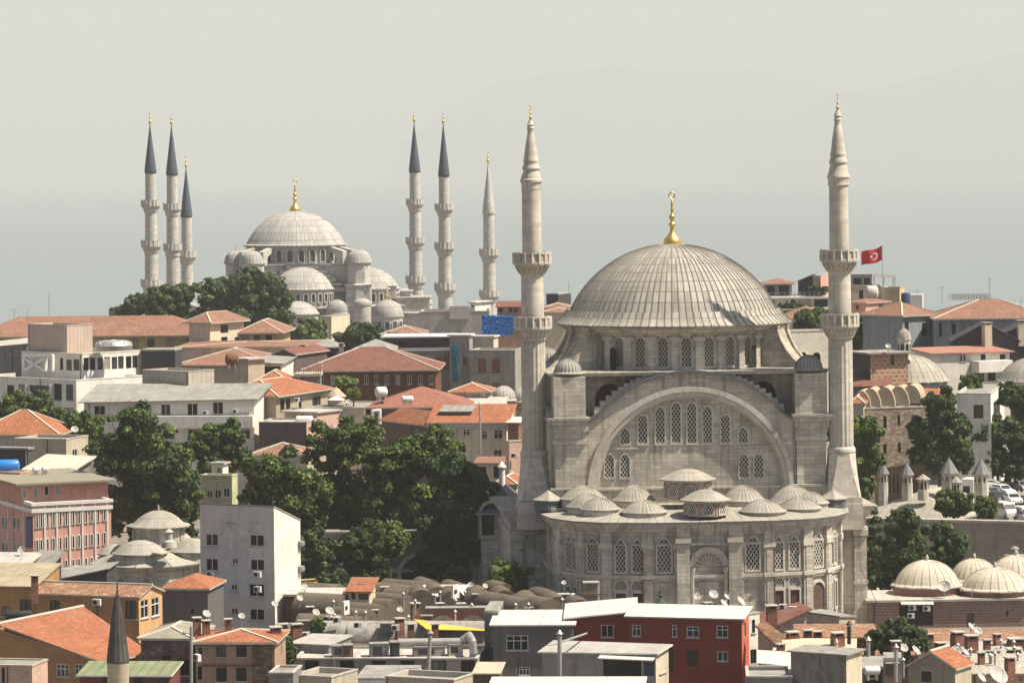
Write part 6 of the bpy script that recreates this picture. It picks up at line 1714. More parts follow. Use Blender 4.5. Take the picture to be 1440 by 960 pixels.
h = House('white_roof_house', 'sunlit white flat roof between the two sunken blocks', 'building', 580, 956, 346, 4, xl=500, Lr=9, wall=WHITEW); h.flat(0, mt=FELT, lip=CONC); h.body()
h = House('brown_roof_shed', 'low brown-edged shed roof at the bottom edge left of the grey house', 'shed', 700, 948, 342, 5, xl=668, Lr=5, wall=BROWNW); h.shed(0, 0, .3, .3, BEIGE, .3); h.body()
h = House('grey_side_block', 'small grey block with sandy parapet beside the tan house', 'house', 412, 945, 336, 6, xl=378, Lr=5, wall=GREYW); h.flat(0.2); h.body()
# grey house
h = House('grey_house', 'dark grey cement house with white sheet roof left of the red house', 'house', 805, 878, 360, 3, xl=693, Lr=9, wall=mat('dark_cement_render', (0.145, 0.14, 0.13), var=.2, scale=.5, streak=.5, bump=.2))
h.win('L', [(712, 893, 743, 914), (730, 937, 745, 949)], 't'); h.shed(-.1, -.1, .2, .2, CORRW, .35, side=WHITE); h.body()
h = House('grey_house', 'narrow taller grey cement wall at the left flank of the cement house', 'house', 700, 861, 366, 4, xl=681, Lr=8, wall=MATS['dark_cement_render']); h.win('L', [(690, 889, 694, 908)], 'c'); h.flat(0, lip=CONC); h.body()
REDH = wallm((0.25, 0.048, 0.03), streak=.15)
h = House('red_house', 'red rendered low wing with a slanting white sheet roof', 'house', 892, 861, 362, 2, xl=797, Lr=9, wall=REDH); h.win('L', [(845, 878, 863, 895.5)], 'w'); h.shed(0.0, -0.6, 0.25, -0.3, CORRW, .35, side=WHITE); h.body()
h = House('red_house', 'large red rendered house with a corrugated white roof', 'house', 1043, 872, 354, 16, xl=884, xr=1053, wall=REDH)
h.win('L', [(889, 878, 901, 894), (945, 878, 952, 895), (965.5, 880, 983, 896), (1007.5, 879, 1024, 896)], 'c'); h.win('L', [(1008.5, 915, 1024, 929.5)], 'w'); h.win('L', [(966, 913, 982, 936), (941, 912, 947, 944)], 'shut'); h.win('R', [(1045, 876, 1049, 894)], 'n')
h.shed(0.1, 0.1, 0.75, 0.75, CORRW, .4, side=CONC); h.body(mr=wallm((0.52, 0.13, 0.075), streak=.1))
h = House('white_side_house', 'narrow white house flank with dark windows behind the red house', 'house', 1053, 862, 363, 50, xl=1040, xr=1068, wall=WHITEW); h.win('R', [(1057, 871, 1062, 889), (1055, 913, 1064, 932)], 'd'); h.flat(0.1); h.body()
h = House('shack', 'low shack with patched white roofs and a small sunlit window before the red house', 'shack', 922, 920, 344, 22, xl=762, xr=940, wall=wallm((0.33, 0.31, 0.28), streak=.5)); h.win('R', [(927, 921, 937, 943)], 'c'); h.win('L', [(848, 926, 902, 952)], 'n'); h.win('L', [(905, 924, 920, 950)], 'x', glass=wallm((0.06, 0.085, 0.13))); h.shed(0, -.3, .3, .2, CORRG, .35, side=WHITE); h.body(mr=CREAM)
b = MB(); O, d, n, L = h.fd['L']; a0, z0 = h.hit('L', 846, 920); a1, z1 = h.hit('L', 923, 924)
b.slab([O + d * a0 + n * 1.2 + Vector((0, 0, z0 - O.z - .15)), O + d * a1 + n * 1.2 + Vector((0, 0, z0 - O.z - .15)), O + d * a1 + n * 0.02 + Vector((0, 0, z0 - O.z + .1)), O + d * a0 + n * 0.02 + Vector((0, 0, z0 - O.z + .1))], .1, CORRW, side=WHITE); b.build('awning', h.root)
h = House('sheet_roof', 'sunlit rusty white sheet roof at the bottom edge under the shack', 'house', 905, 964, 326, 4, xl=690, Lr=4, wall=GREYW); h.shed(0, 0, .1, .1, CORRW, .2); h.body()
# right of the red house
h = House('pink_white_house', 'whitish pink house with a brown-red hipped roof under the bow windows', 'house', 1076, 884, 372, 70, xl=1062, xr=1134, wall=mat('pale_pink_brick', (0.58, 0.46, 0.41), var=.1, pattern='brick')); h.win('R', [(1095, 875, 1100, 885), (1115, 871, 1119, 880)], 'n'); h.shed(0, .9, 1.6, 1.9, TILE3, .5); h.body()
h = House('yellowish_house', 'pale yellowish flat house below the right end of the bowed hall', 'house', 1180, 868, 378, 40, xl=1133, Lr=3, wall=BEIGE); h.win('L', [(1149, 878, 1168, 889)], 't'); h.shed(0, .2, -.3, .1, FELT, .15); h.body()
h = House('brick_cottage', 'low old brick cottage with patchy roof behind the red house flank', 'cottage', 1092, 905, 352, 60, xl=1066, xr=1100, wall=wallm((0.40, 0.34, 0.26))); h.shed(0, 1.3, .5, 1.6, TILE4, .2); h.win('R', [(1070, 906, 1082, 930)], 'n'); h.body()
h = House('tile_edge_house', 'low dark house with tiled parapet in front of the yellowish house', 'house', 1230, 897, 364, 3, xl=1122, Lr=6, wall=wallm((0.16, 0.07, 0.055))); h.shed(0, 0, .5, .5, TILE4, .3); h.body()
h = House('corrugated_house', 'house with a wavy sunlit cream sheet roof near the bottom edge', 'house', 1200, 921, 348, 6, xl=1090, Lr=7, wall=GREYW); h.win('L', [(1102, 928, 1112, 933)], 'w'); h.shed(-.1, -.1, .5, .5, mat('cream_wavy_sheet', (0.56, 0.46, 0.33), var=.2, pattern='corr', p=.5, streak=.3), .3); h.body()
STAIN = mat('black_stained_cement', (0.22, 0.205, 0.185), var=.3, scale=.3, streak=1.0, patch=.8)
h = House('stained_house', 'grey cement house with black stains and a sunlit right side', 'house', 1190, 922, 332, 32, xl=1112, xr=1212, wall=STAIN); h.shed(0, 0, .1, .1, FELT, .3); h.body(mr=CREAM)
h = House('grey_terrace', 'low grey parapet terrace at the bottom edge beside the red house', 'terrace', 1114, 950, 334, 3, xl=1050, Lr=7, wall=GREYW); h.flat(0.4); h.body()
h = House('white_lean_to', 'small white sheet lean-to between red house and stained house', 'shed', 1114, 938, 344, 4, xl=1068, Lr=5, wall=GREYW); h.shed(0, .3, .6, .8, CORRW, .2); h.body()
# lower right
h = House('gable_cottage', 'small grey gabled cottage with an orange roof slope, lower right', 'cottage', 1343, 938, 336, 30, xl=1277, xr=1366, wall=wallm((0.27, 0.245, 0.205), streak=.4)); h.win('L', [(1294, 941, 1311, 960)], 'g'); h.gable(912, TILE, along='R', over=.25); h.body(mr=BEIGE)
h = House('tile_shed', 'long low tile roofed shed at the foot of the market wall', 'shed', 1350, 905, 384, 2, xl=1225, Lr=6, wall=BEIGE); h.shed(0, 0, .6, .6, TILE4, .3); h.body()
h = House('tile_shed', 'low brown tiled shed at the right foot of the market wall', 'shed', 1470, 907, 386, 2, xl=1352, Lr=6, wall=BROWNW); h.shed(0, 0, .7, .7, TILE4, .3); h.body()
h = House('white_tile_house', 'low house with whitish tile roof at the lower right edge', 'house', 1460, 948, 340, 4, xl=1368, Lr=8, wall=BEIGE); h.win('L', [(1432, 950, 1438, 957)], 'n'); h.shed(0, 0, .7, .7, mat('whitish_tile', (0.52, 0.47, 0.39), var=.2, pattern='tile', streak=.3), .3); h.body()
h = House('plaster_pier', 'grey plaster pier block with pipe left of the gabled cottage', 'house', 1268, 928, 338, 6, xl=1242, Lr=4, wall=STUCCO); h.flat(0); h.body()
h = House('roof_store', 'low cluttered store with dark front between stained house and dark tree', 'house', 1248, 942, 344, 4, xl=1204, Lr=5, wall=GREYW); h.win('L', [(1216, 946, 1240, 960)], 'n'); h.shed(0, 0, .4, .4, FELT, .2); h.body()
h = House('back_store', 'low dark store under the round dark tree', 'house', 1290, 922, 362, 3, xl=1200, Lr=8, wall=BROWNW); h.shed(0, 0, .5, .5, TILE4, .2); h.body()
h = House('back_store', 'low brick store right of the gabled cottage', 'house', 1440, 925, 362, 3, xl=1335, Lr=8, wall=BROWNW); h.shed(0, 0, .5, .5, CORRG, .2); h.body()
# --- annex under the plane trees, left of the mosque
h = House('arcade_wall', 'shaded stone arcade wall under the big plane trees', 'wall', 742, 748, 452, 2, xl=418, Lr=3, wall=mat('shade_toned_stone', (0.19, 0.17, 0.14), var=.2, scale=.3, pattern='stone', streak=.6)); h.flat(0, lip=LEAD2);  # stone colour darkened to stand for the deep shade under the trees
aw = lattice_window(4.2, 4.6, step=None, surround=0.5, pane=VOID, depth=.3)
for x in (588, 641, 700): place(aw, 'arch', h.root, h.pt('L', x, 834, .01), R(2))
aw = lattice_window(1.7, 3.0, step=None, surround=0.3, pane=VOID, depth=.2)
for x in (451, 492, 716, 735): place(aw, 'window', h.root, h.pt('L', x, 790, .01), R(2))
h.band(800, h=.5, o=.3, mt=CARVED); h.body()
h = House('lead_annex', 'dark lead-roofed annex between the trees and the left minaret', 'annex', 732, 720, 446, 4, xl=676, Lr=12, wall=STONE); h.hip(683, LEADB, .6, mort=False)
place(lattice_window(2.2, 3.0, step=.5, surround=.3), 'window', h.root, h.pt('L', 716, 745, .01), R(4)); place(lattice_window(2.6, 4.0, step=None, surround=.4, pane=VOID), 'window', h.root, h.pt('L', 692, 752, .01), R(4)); h.body()
# ------------------------------------------------------------------ trees
def leafmat(name, c, k=1.0):
    return mat(name, lin(c, k), rough=0.6, var=0.3, scale=0.25, spec=0.3, trans=0.25)
LEAF = {'plane': (leafmat('plane_leaf', (0.064, 0.108, 0.018)), leafmat('plane_leaf_light', (0.18, 0.225, 0.036)), leafmat('plane_leaf_dark', (0.024, 0.048, 0.011))),
        'dark': (leafmat('dark_leaf', (0.040, 0.074, 0.018)), leafmat('dark_leaf_light', (0.12, 0.165, 0.032)), leafmat('dark_leaf_deep', (0.016, 0.034, 0.010))),
        'light': (leafmat('fresh_leaf', (0.10, 0.16, 0.024)), leafmat('fresh_leaf_light', (0.21, 0.265, 0.045)), leafmat('fresh_leaf_dark', (0.045, 0.08, 0.018))),
        'far': (leafmat('far_leaf', (0.062, 0.10, 0.03)), leafmat('far_leaf_light', (0.15, 0.19, 0.05)), leafmat('far_leaf_dark', (0.028, 0.054, 0.02)))}
def leaves_mesh(name, clumps, n, size, kind, seed, origin, parent):
    r = random.Random(seed)
    V, Fc, Mi = [], [], []
    tot = sum(c[1] ** 2 for c in clumps)
    for (c, rad, tone, sq) in clumps:
        m = max(12, int(n * rad * rad / tot))
        for _ in range(m):
            z = r.uniform(-0.75, 1); t = r.uniform(0, 2 * PI); q = math.sqrt(max(0, 1 - z * z))
            d = Vector((q * math.cos(t), q * math.sin(t), z * sq))
            rr = rad * (0.55 + 0.5 * r.random() ** 0.5) * (1 + 0.22 * math.sin(3 * t + c.x * 5) * q + 0.15 * math.sin(5 * z + c.z * 3))
            p = c + d * rr
            nn = (d.normalized() + Vector((r.uniform(-.8, .8), r.uniform(-.8, .8), r.uniform(-.3, 1.0)))).normalized()
            a = nn.orthogonal().normalized(); b_ = nn.cross(a)
            an = r.uniform(0, 2 * PI)
            u = a * math.cos(an) + b_ * math.sin(an); v = nn.cross(u)
            s = size * r.uniform(0.6, 1.25)
            i = len(V)
            V += [p - u * s, p + v * s * .62 - nn * s * .12, p + u * s, p - v * s * .62 - nn * s * .12]
            Fc.append((i, i + 1, i + 2, i + 3))
            x = r.random() + tone
            Mi.append(1 if x > 0.80 else (2 if x < 0.24 else 0))
    me = bpy.data.meshes.new(name)
    o = Vector(parent['_o'])
    me.from_pydata([tuple(v - o) for v in V], [], Fc)
    for m_ in LEAF[kind]: me.materials.append(m_)
    me.polygons.foreach_set('material_index', Mi)
    me.update()
    ob = bpy.data.objects.new(name, me); COL.objects.link(ob); ob.parent = parent; ob['_o'] = parent['_o']
    return ob
def tree(name, label, x, yt, yb, hw, Y, kind, seed, n=6000, group=None, size=None, nc=None, ctone=0.0, trunk=True, cat='tree', squash=0.85, dz=None, lobes=None):
    k = Y / F
    top = P(x, yt, Y); bot = P(x, yb, Y)
    gz = terrain(top.x, Y) if dz is None else dz
    root = thing(name, (top.x, Y, gz), label, cat, group)
    r = random.Random(seed)
    cz = (top.z + bot.z) / 2; H = (top.z - bot.z) / 2; W = hw * k
    clumps = []
    nc = nc or max(24, int(18 + W * 5.5))
    base = [(Vector((top.x, Y, cz)), W, H)]
    if lobes: base = [(P(lx, ly, Y), lr * k, lr * k * .9) for lx, ly, lr in lobes]
    Wt = sum(bw for _, bw, _ in base)
    for (bc_, bw, bh) in base:
        m = max(14, int(nc * bw / Wt)) if lobes else nc
        for i in range(m):
            zz = 1 - 2 * (i + .5) / m; t = i * 2.39996 + r.uniform(-.3, .3)
            q = math.sqrt(1 - zz * zz)
            f = r.uniform(0.5, 0.95)
            shp = 1.0 if zz > -0.2 else 0.9
            c = bc_ + Vector((q * math.cos(t) * bw * f * shp, q * math.sin(t) * bw * f * shp * .9, zz * bh * f))
            clumps.append((c, min(bw, bh) * r.uniform(0.17, 0.34), r.uniform(-.2, .2) + ctone, squash))
        for i in range(3): clumps.append((bc_ + Vector((r.uniform(-.3, .3) * bw, r.uniform(-.3, .3) * bw, r.uniform(-.4, .3) * bh)), min(bw, bh) * .55, -.2 + ctone, 1))
    leaves_mesh('crown', clumps, int(n * 2.7), size or max(0.2, 0.00066 * Y), kind, seed, None, root)
    if trunk:
        b = MB()
        tr = max(.12, W * .055)
        f = Vector((top.x, Y, cz - H * .35))
        b.tube((top.x, Y, gz - .3), f, tr * 1.25, TRUNK, tr * .8, seg=8)
        for i in range(0, len(clumps), 2):
            b.tube(f + Vector((0, 0, -r.uniform(0, H * .3))), clumps[i][0], tr * .38, TRUNK, tr * .08, seg=5, caps=False)
        b.build('trunk', root)
    return root
G1 = 'plane trees in the mosque garden'
tree('plane_tree', 'broad plane tree right behind the white apartment block', 405, 628, 800, 52, 452, 'plane', 1, 7500, G1, lobes=[(392, 668, 44), (424, 700, 50), (398, 745, 46), (372, 690, 26), (356, 705, 28), (364, 664, 24)])
tree('plane_tree', 'tallest plane tree at the centre left of the garden clump', 480, 584, 800, 64, 462, 'plane', 2, 11000, G1, lobes=[(470, 630, 48), (505, 625, 46), (452, 690, 48), (505, 700, 52), (480, 755, 46), (442, 720, 32), (425, 775, 30)])
tree('plane_tree', 'big dense plane tree in the middle of the garden clump', 570, 604, 800, 60, 458, 'plane', 3, 11000, G1, lobes=[(560, 650, 46), (600, 640, 44), (545, 705, 46), (600, 715, 50), (570, 750, 38), (535, 655, 34)])
tree('plane_tree', 'dark spreading plane tree at the right end of the garden clump', 645, 625, 820, 50, 450, 'dark', 4, 11000, G1, lobes=[(640, 665, 40), (668, 690, 36), (625, 730, 50), (665, 740, 34), (630, 785, 36), (600, 790, 26)])
tree('plane_tree', 'thin yellowish green tree poking up behind the dark plane tree', 622, 602, 700, 30, 470, 'plane', 5, 3500, G1, ctone=.15)
tree('plane_tree', 'shadowed low plane tree behind the apartment block corner', 440, 740, 840, 34, 444, 'dark', 6, 4500, G1)
tree('plane_tree', 'sunlit low bough tree in front of the arcade', 548, 728, 785, 28, 440, 'plane', 7, 2600, G1, ctone=.1)
tree('plane_tree', 'shadowed tree covering the middle of the arcade wall', 510, 730, 840, 40, 446, 'dark', 8, 5500, G1)
tree('shrub', 'low dark shrub below the arcade arches on the right', 640, 790, 845, 24, 432, 'dark', 9, 1800)
tree('shrub', 'round light green shrub tree at the foot of the left minaret', 713, 784, 842, 37, 418, 'light', 10, 5000, trunk=True, nc=26)
tree('shrub', 'low dark ivy-like shrub beside the yellow container', 470, 800, 850, 26, 425, 'dark', 11, 1800)
G2 = 'street trees on the left'
tree('leafy_tree', 'very large dark leafy tree behind the pink building', 205, 562, 800, 80, 466, 'plane', 12, 15000, G2, ctone=-.06, lobes=[(190, 600, 42), (165, 640, 46), (215, 650, 56), (245, 690, 48), (185, 700, 44), (215, 735, 46), (255, 720, 34), (150, 720, 36), (255, 765, 30)])
tree('leafy_tree', 'medium green tree before the long white building', 308, 592, 670, 48, 500, 'plane', 13, 5500, G2, lobes=[(285, 620, 28), (318, 620, 34), (338, 645, 24), (300, 650, 30)])
tree('leafy_tree', 'bushy light green tree under the white modern block', 42, 545, 640, 46, 545, 'plane', 14, 5500, G2, ctone=.08, lobes=[(18, 575, 30), (50, 580, 32), (78, 590, 22), (100, 598, 20)])
tree('leafy_tree', 'small tree between the white modern block and the big dark tree', 118, 575, 640, 30, 530, 'plane', 15, 2800, G2, ctone=.05)
G3 = 'trees before the distant mosque'
tree('leafy_tree', 'large rounded tree covering the left flank of the distant domes', 338, 374, 500, 66, 785, 'far', 16, 10000, G3, lobes=[(305, 415, 34), (345, 408, 36), (385, 412, 28), (350, 445, 46), (300, 450, 36), (395, 450, 24), (342, 396, 24), (372, 400, 26), (396, 425, 20)])
tree('leafy_tree', 'rounded tree at the foot of the three left distant minarets', 238, 394, 480, 38, 790, 'far', 17, 6000, G3, lobes=[(225, 425, 26), (252, 420, 26), (240, 448, 34)])
tree('leafy_tree', 'small tree at the far left of the distant tree group', 186, 405, 470, 20, 795, 'far', 18, 2600, G3, lobes=[(190, 428, 18), (168, 440, 14)])
tree('leafy_tree', 'light green bushy tree below the distant half domes', 432, 448, 500, 34, 770, 'far', 19, 3800, G3, ctone=.14)
tree('leafy_tree', 'dark rounded tree right of the light bushy one below the half domes', 508, 454, 500, 38, 740, 'dark', 20, 4200, G3)
tree('leafy_tree', 'small grey-green tree by the unfinished building', 552, 468, 500, 20, 690, 'dark', 21, 1500, G3)
tree('leafy_tree', 'dark tree between ribbed dome and right minaret', 1143, 432, 480, 30, 640, 'dark', 22, 3500)
tree('leafy_tree', 'dark tree right of the right minaret balcony', 1210, 445, 505, 22, 610, 'dark', 23, 3200)
G4 = 'trees on the right side'
tree('leafy_tree', 'light green tree pressed against the right minaret base', 1212, 568, 720, 34, 482, 'light', 24, 7000, G4, ctone=-.05, lobes=[(1195, 610, 26), (1220, 605, 26), (1222, 645, 26), (1212, 685, 22), (1160, 610, 14)])
tree('leafy_tree', 'tall dark tree before the rubble stone wall', 1320, 540, 680, 46, 512, 'dark', 25, 9000, G4, ctone=.05, lobes=[(1322, 570, 28), (1300, 605, 28), (1340, 605, 30), (1318, 640, 32), (1350, 645, 26), (1290, 640, 16)])
tree('leafy_tree', 'dense dark tree above the parked cars', 1402, 572, 690, 42, 522, 'dark', 26, 8000, G4, lobes=[(1385, 610, 26), (1415, 605, 28), (1440, 620, 26), (1395, 645, 26), (1430, 655, 28), (1367, 606, 18), (1362, 640, 22), (1375, 668, 18)])
tree('leafy_tree', 'dark tree at the right picture edge below the lead dome', 1425, 525, 600, 26, 536, 'dark', 27, 3800, G4, lobes=[(1415, 555, 20), (1440, 560, 24), (1445, 590, 20)])
tree('leafy_tree', 'small sunlit tree before the white balconied house', 1366, 524, 560, 18, 538, 'plane', 28, 1800, G4, ctone=.1)
G5 = 'trees before the retaining wall'
tree('leafy_tree', 'large dark tree before the retaining wall on its left', 1268, 704, 850, 44, 440, 'dark', 29, 8500, G5, ctone=.05, lobes=[(1268, 735, 28), (1245, 770, 28), (1280, 775, 34), (1232, 810, 24), (1265, 815, 30)])
tree('leafy_tree', 'rounded dark tree before the retaining wall on its right', 1334, 722, 810, 34, 442, 'dark', 30, 6500, G5, ctone=.05, lobes=[(1325, 752, 26), (1345, 765, 24), (1318, 785, 26), (1345, 795, 20)])
tree('leafy_tree', 'narrow dark tree squeezed beside the right end of the mosque', 1228, 690, 860, 20, 446, 'dark', 31, 4000, G5)
tree('bush', 'round bush standing on the lead roofed school', 1342, 686, 728, 30, 478, 'dark', 32, 2600, ctone=.1, dz=3)
tree('bush', 'sparse olive bush right of the round bush on the lead roof', 1386, 698, 730, 20, 476, 'plane', 33, 1000, ctone=.15, dz=3)
tree('leafy_tree', 'small rounded very dark tree before the market hall wall', 1262, 864, 930, 46, 356, 'dark', 34, 6500, lobes=[(1262, 888, 24), (1235, 898, 22), (1288, 900, 22), (1262, 912, 24)])
tree('bush', 'small bush beside the rough stone bay of the tan house', 402, 893, 945, 15, 352, 'plane', 35, 1500, dz=-2)
tree('bush', 'small dark bush growing on the bazaar vault', 446, 870, 892, 11, 374, 'plane', 36, 700, dz=3)
tree('bush', 'bright green palm-like bush on the roof terrace', 487, 528, 552, 18, 575, 'light', 37, 900, ctone=.25, dz=14)
tree('bush', 'straw coloured bush on the roof terrace', 497, 546, 560, 13, 571, 'light', 38, 600, ctone=.6, dz=14)
tree('bush', 'small green hedge on the restaurant terrace', 1148, 402, 416, 20, 703, 'dark', 39, 700, trunk=False, dz=20)
tree('bush', 'green plants under the restaurant terrace', 1112, 424, 438, 18, 694, 'dark', 40, 700, trunk=False, dz=20)

# ------------------------------------------------------------------ small things
def dish(x, y, Y, r, label, az=35, el=40, mt=None):
    q = P(x, y, Y); rad = r * Y / F
    root = thing('satellite_dish', (q.x, q.y, q.z - rad - .5), label, 'satellite dish', 'satellite dishes on the roofs')
    M = Matrix.Translation(q) @ Matrix.Rotation(R(az), 4, 'Z') @ Matrix.Rotation(R(90 - el), 4, 'X')
    b = MB(M)
    b.lathe([(0.02, 0), (rad * .35, rad * .05), (rad * .7, rad * .17), (rad, rad * .34), (rad * 1.01, rad * .30), (rad * .7, rad * .13), (.02, -.03)], (0, 0, 0), mt or DISH, seg=24)
    b.build('reflector', root)
    b = MB(M); b.tube((0, -rad * .9, rad * .3), (0, 0, rad * 1.1), .025, METAL); b.tube((0, 0, rad * 1.0), (0, 0, rad * 1.2), .07, WHITE); b.build('arm', root)
    b = MB(); b.tube((q.x, q.y, q.z - rad - .6), (q.x, q.y, q.z), .05, METAL); b.build('mast', root)
DISH = mat('grey_dish_enamel', (0.44, 0.42, 0.38), rough=.5, var=.08, scale=1)
for x, y, Y, r, lab, az in ((1328, 825, 425, 9, 'large grey dish at the edge of the market hall roof', -10), (428, 826, 402, 5.5, 'dish left of three above the bazaar vaults near the yellow container', 30), (476, 829, 404, 3.5, 'small edge-on dish between two larger ones near the yellow container', 60),
        (495, 826, 406, 5, 'upright dish alone left of the little tiled hut', 15), (421, 841, 394, 5, 'dish at the foot of the apartment block bright side', 40), (463, 859, 386, 6.5, 'big round dish on the front bazaar vault', 30), (444, 861, 386, 5.5, 'grey dish left of the big round one on the front bazaar vault', 35),
        (662, 822, 404, 4.5, 'dish left of the paired brick chimneys', -20), (682, 824, 404, 4, 'dish right of the paired brick chimneys', 30), (562, 857, 390, 4.5, 'small grey dish in the middle of the bazaar vaults', 20),
        (290, 863, 348, 6, 'dish behind the chimneys of the tan house', 35), (386, 849, 398, 5, 'dish on the lower corner of the apartment block', 30), (340, 866, 352, 5, 'dish before the lower windows of the apartment block', 10),
        (983, 838, 372, 7, 'left grey dish of the cluster on the red house roof', -25), (1003, 836, 371, 7, 'right grey dish of the cluster on the red house roof', 20), (1021, 839, 372, 5, 'edge-on dish before the portal niche', 60), (1017, 848, 366, 6, 'lower tilted dish on the red house roof', 55), (1041, 846, 364, 8, 'big side-on dish at the right end of the red house roof', 62),
        (793, 819, 404, 3.6, 'small round dish on a pole before the bowed hall', 0), (1287, 915, 345, 8, 'side-on dish above the gabled cottage', 60), (1270, 911, 348, 7, 'grey dish left of the gabled cottage', 25), (1345, 915, 346, 8, 'grey dish right of the gabled cottage ridge', 5), (1357, 917, 345, 6, 'edge-on dish right of the gabled cottage', 55),
        (1375, 887, 366, 6.5, 'round dish before the market hall wall', 20), (1365, 881, 372, 6, 'tilted edge-on dish before the market hall wall', 55), (1379, 953, 330, 8, 'edge-on dish at the bottom right corner', 58), (1402, 950, 328, 15, 'huge grey dish at the bottom right corner', 35), (1415, 925, 350, 7, 'tilted dish above the whitish tile roof', 45),
        (31, 773, 400, 6, 'big dish beside the dark rooftop shack', -30), (105, 604, 505, 5.5, 'grey dish on the beige flat house', 15), (490, 565, 555, 4, 'grey dish in front of the roof terrace', -5), (1249, 487, 546, 4, 'dish on the banded brick block', 0), (700, 842, 400, 4, 'small dish left of the round bazaar hump', 60)):
    dish(x, y, Y, r, lab, az)
def ac(x, y, Y, label, az=0, w_=.85, hh=.62):
    q = P(x, y, Y)
    root = thing('air_conditioner', (q.x, q.y, q.z - hh / 2), label, 'air conditioner', 'outdoor air conditioner units')
    M = Matrix.Translation(q) @ Matrix.Rotation(R(az), 4, 'Z')
    b = MB(M); b.box(-w_ / 2, w_ / 2, -.17, .17, -hh / 2, hh / 2, WHITE, bottom=True); b.build('casing', root)
    b = MB(M @ Matrix.Translation((-.12, -.18, 0)) @ Matrix.Rotation(R(90), 4, 'X')); b.lathe([(.24, 0), (.24, .015), (.03, .015)], (0, 0, 0), BLACK, seg=18); b.lathe([(.25, 0), (.27, .02), (.25, .03)], (0, 0, 0), METAL, seg=18); b.build('fan', root)
    b = MB(M); b.box(-w_ / 2, -w_ / 2 + .06, -.2, .25, -hh / 2 - .06, -hh / 2, METAL, bottom=True); b.box(w_ / 2 - .06, w_ / 2, -.2, .25, -hh / 2 - .06, -hh / 2, METAL, bottom=True); b.box(-w_ / 2 + .03, w_ / 2 - .03, .2, .24, -hh / 2 - .05, -hh / 2 - .01, METAL, bottom=True); b.build('bracket', root)
for x, y, Y, lab, az in ((296, 807, 402, 'air conditioner under the middle left window of the apartment block', -20), (296, 842, 402, 'air conditioner under the lower left window of the apartment block', -20), (362, 807, 399, 'air conditioner under the right window of the apartment block', -20), (362, 828, 399, 'air conditioner inside the right balcony opening of the apartment block', -20),
        (1283, 854, 423, 'left upper air conditioner under the market hall awning', 0), (1303, 855, 423, 'right upper air conditioner under the market hall awning', 0), (1281, 865, 423, 'lower air conditioner under the market hall awning', 0), (136, 846, 368, 'air conditioner on the ochre wall above the broad orange roof', -15),
        (25, 806, 390, 'left one of two air conditioners before the dark shack', 0), (37, 806, 390, 'right one of two air conditioners before the dark shack', 0), (486, 854, 390, 'upright air conditioner on the bazaar vault', 60), (503, 878, 380, 'air conditioner on the stained vault roof', 0), (474, 871, 382, 'air conditioner behind the front brick stack', 0),
        (556, 882, 378, 'small air conditioner by the middle brick chimney', 0), (805, 838, 398, 'air conditioner beside the brick chimney before the bowed hall', 60), (640, 831, 402, 'tall air conditioner on the white bazaar roof', 50), (1101, 853, 375, 'left air conditioner before the shuttered windows', 0), (1115, 856, 375, 'right air conditioner before the shuttered windows', 0),
        (723, 640, 503, 'air conditioner on the narrow beige house', -10), (418, 562, 560, 'air conditioner on the veranda of the orange hipped house', 0), (289, 580, 549, 'air conditioner under the long white building windows', 0), (331, 578, 549, 'air conditioner at the right end of the long white building', 0), (278, 924, 337, 'air conditioner on the flank of the tan house', -60), (430, 892, 380, 'air conditioner below the bazaar bush', 10)):
    ac(x, y, Y, lab, az, *((1.1, 1.5) if 'tall' in lab or 'upright' in lab else ()))
def mast(x, yt, yb, Y, label, arms=True):
    a_, c_ = P(x, yb, Y), P(x, yt, Y)
    root = thing('antenna', tuple(a_), label, 'antenna')
    b = MB(); b.tube(a_, (a_.x, a_.y, c_.z), .045 * Y / 500, METAL, seg=6)
    if arms:
        zt = c_.z - .15
        b.tube((a_.x - 1.0, a_.y, zt), (a_.x + .9, a_.y, zt), .03 * Y / 500, METAL, seg=5)
        for i in range(6): b.tube((a_.x - .9 + i * .33, a_.y - .35, zt), (a_.x - .9 + i * .33, a_.y + .35, zt), .02, METAL, seg=4)
    b.build('mast', root)
for x, yt, yb, Y, lab, ar in ((69, 412, 446, 650, 'tall thin mast on the yellow range roof', False), (1392, 391, 424, 600, 'tall aerial above the long orange roof', True), (1325, 403, 427, 605, 'thin aerial left of the long orange roof peak', True), (1290, 407, 428, 620, 'thin aerial near the white roof tank', True), (800, 397, 415, 715, 'thin mast on the dark rooftop hut', False), (39, 435, 458, 590, 'thin rod on the pink beige plant room', False), (1436, 416, 446, 590, 'thin lamp rod at the right end of the orange roof', False),
        (505, 818, 838, 400, 'rake aerial over the little tiled hut', True), (430, 812, 838, 404, 'rake aerial left above the bazaar vaults', True), (582, 848, 872, 385, 'thin rod by the bazaar courtyard', False), (1212, 790, 905, 385, 'tall thin pole at the right foot of the mosque', False), (1205, 810, 905, 386, 'second tall thin pole at the right foot of the mosque', False), (1032, 830, 852, 362, 'aerial on the red house roof end', True), (470, 925, 945, 352, 'thin post before the shabby flat building windows', False), (1367, 815, 842, 420, 'rake aerial between the market domes', True), (20, 434, 448, 648, 'small aerial cluster at the left skyline', True), (726, 938, 960, 352, 'thin rod before the grey cement house', False)):
    mast(x, yt, yb, Y, lab, ar)
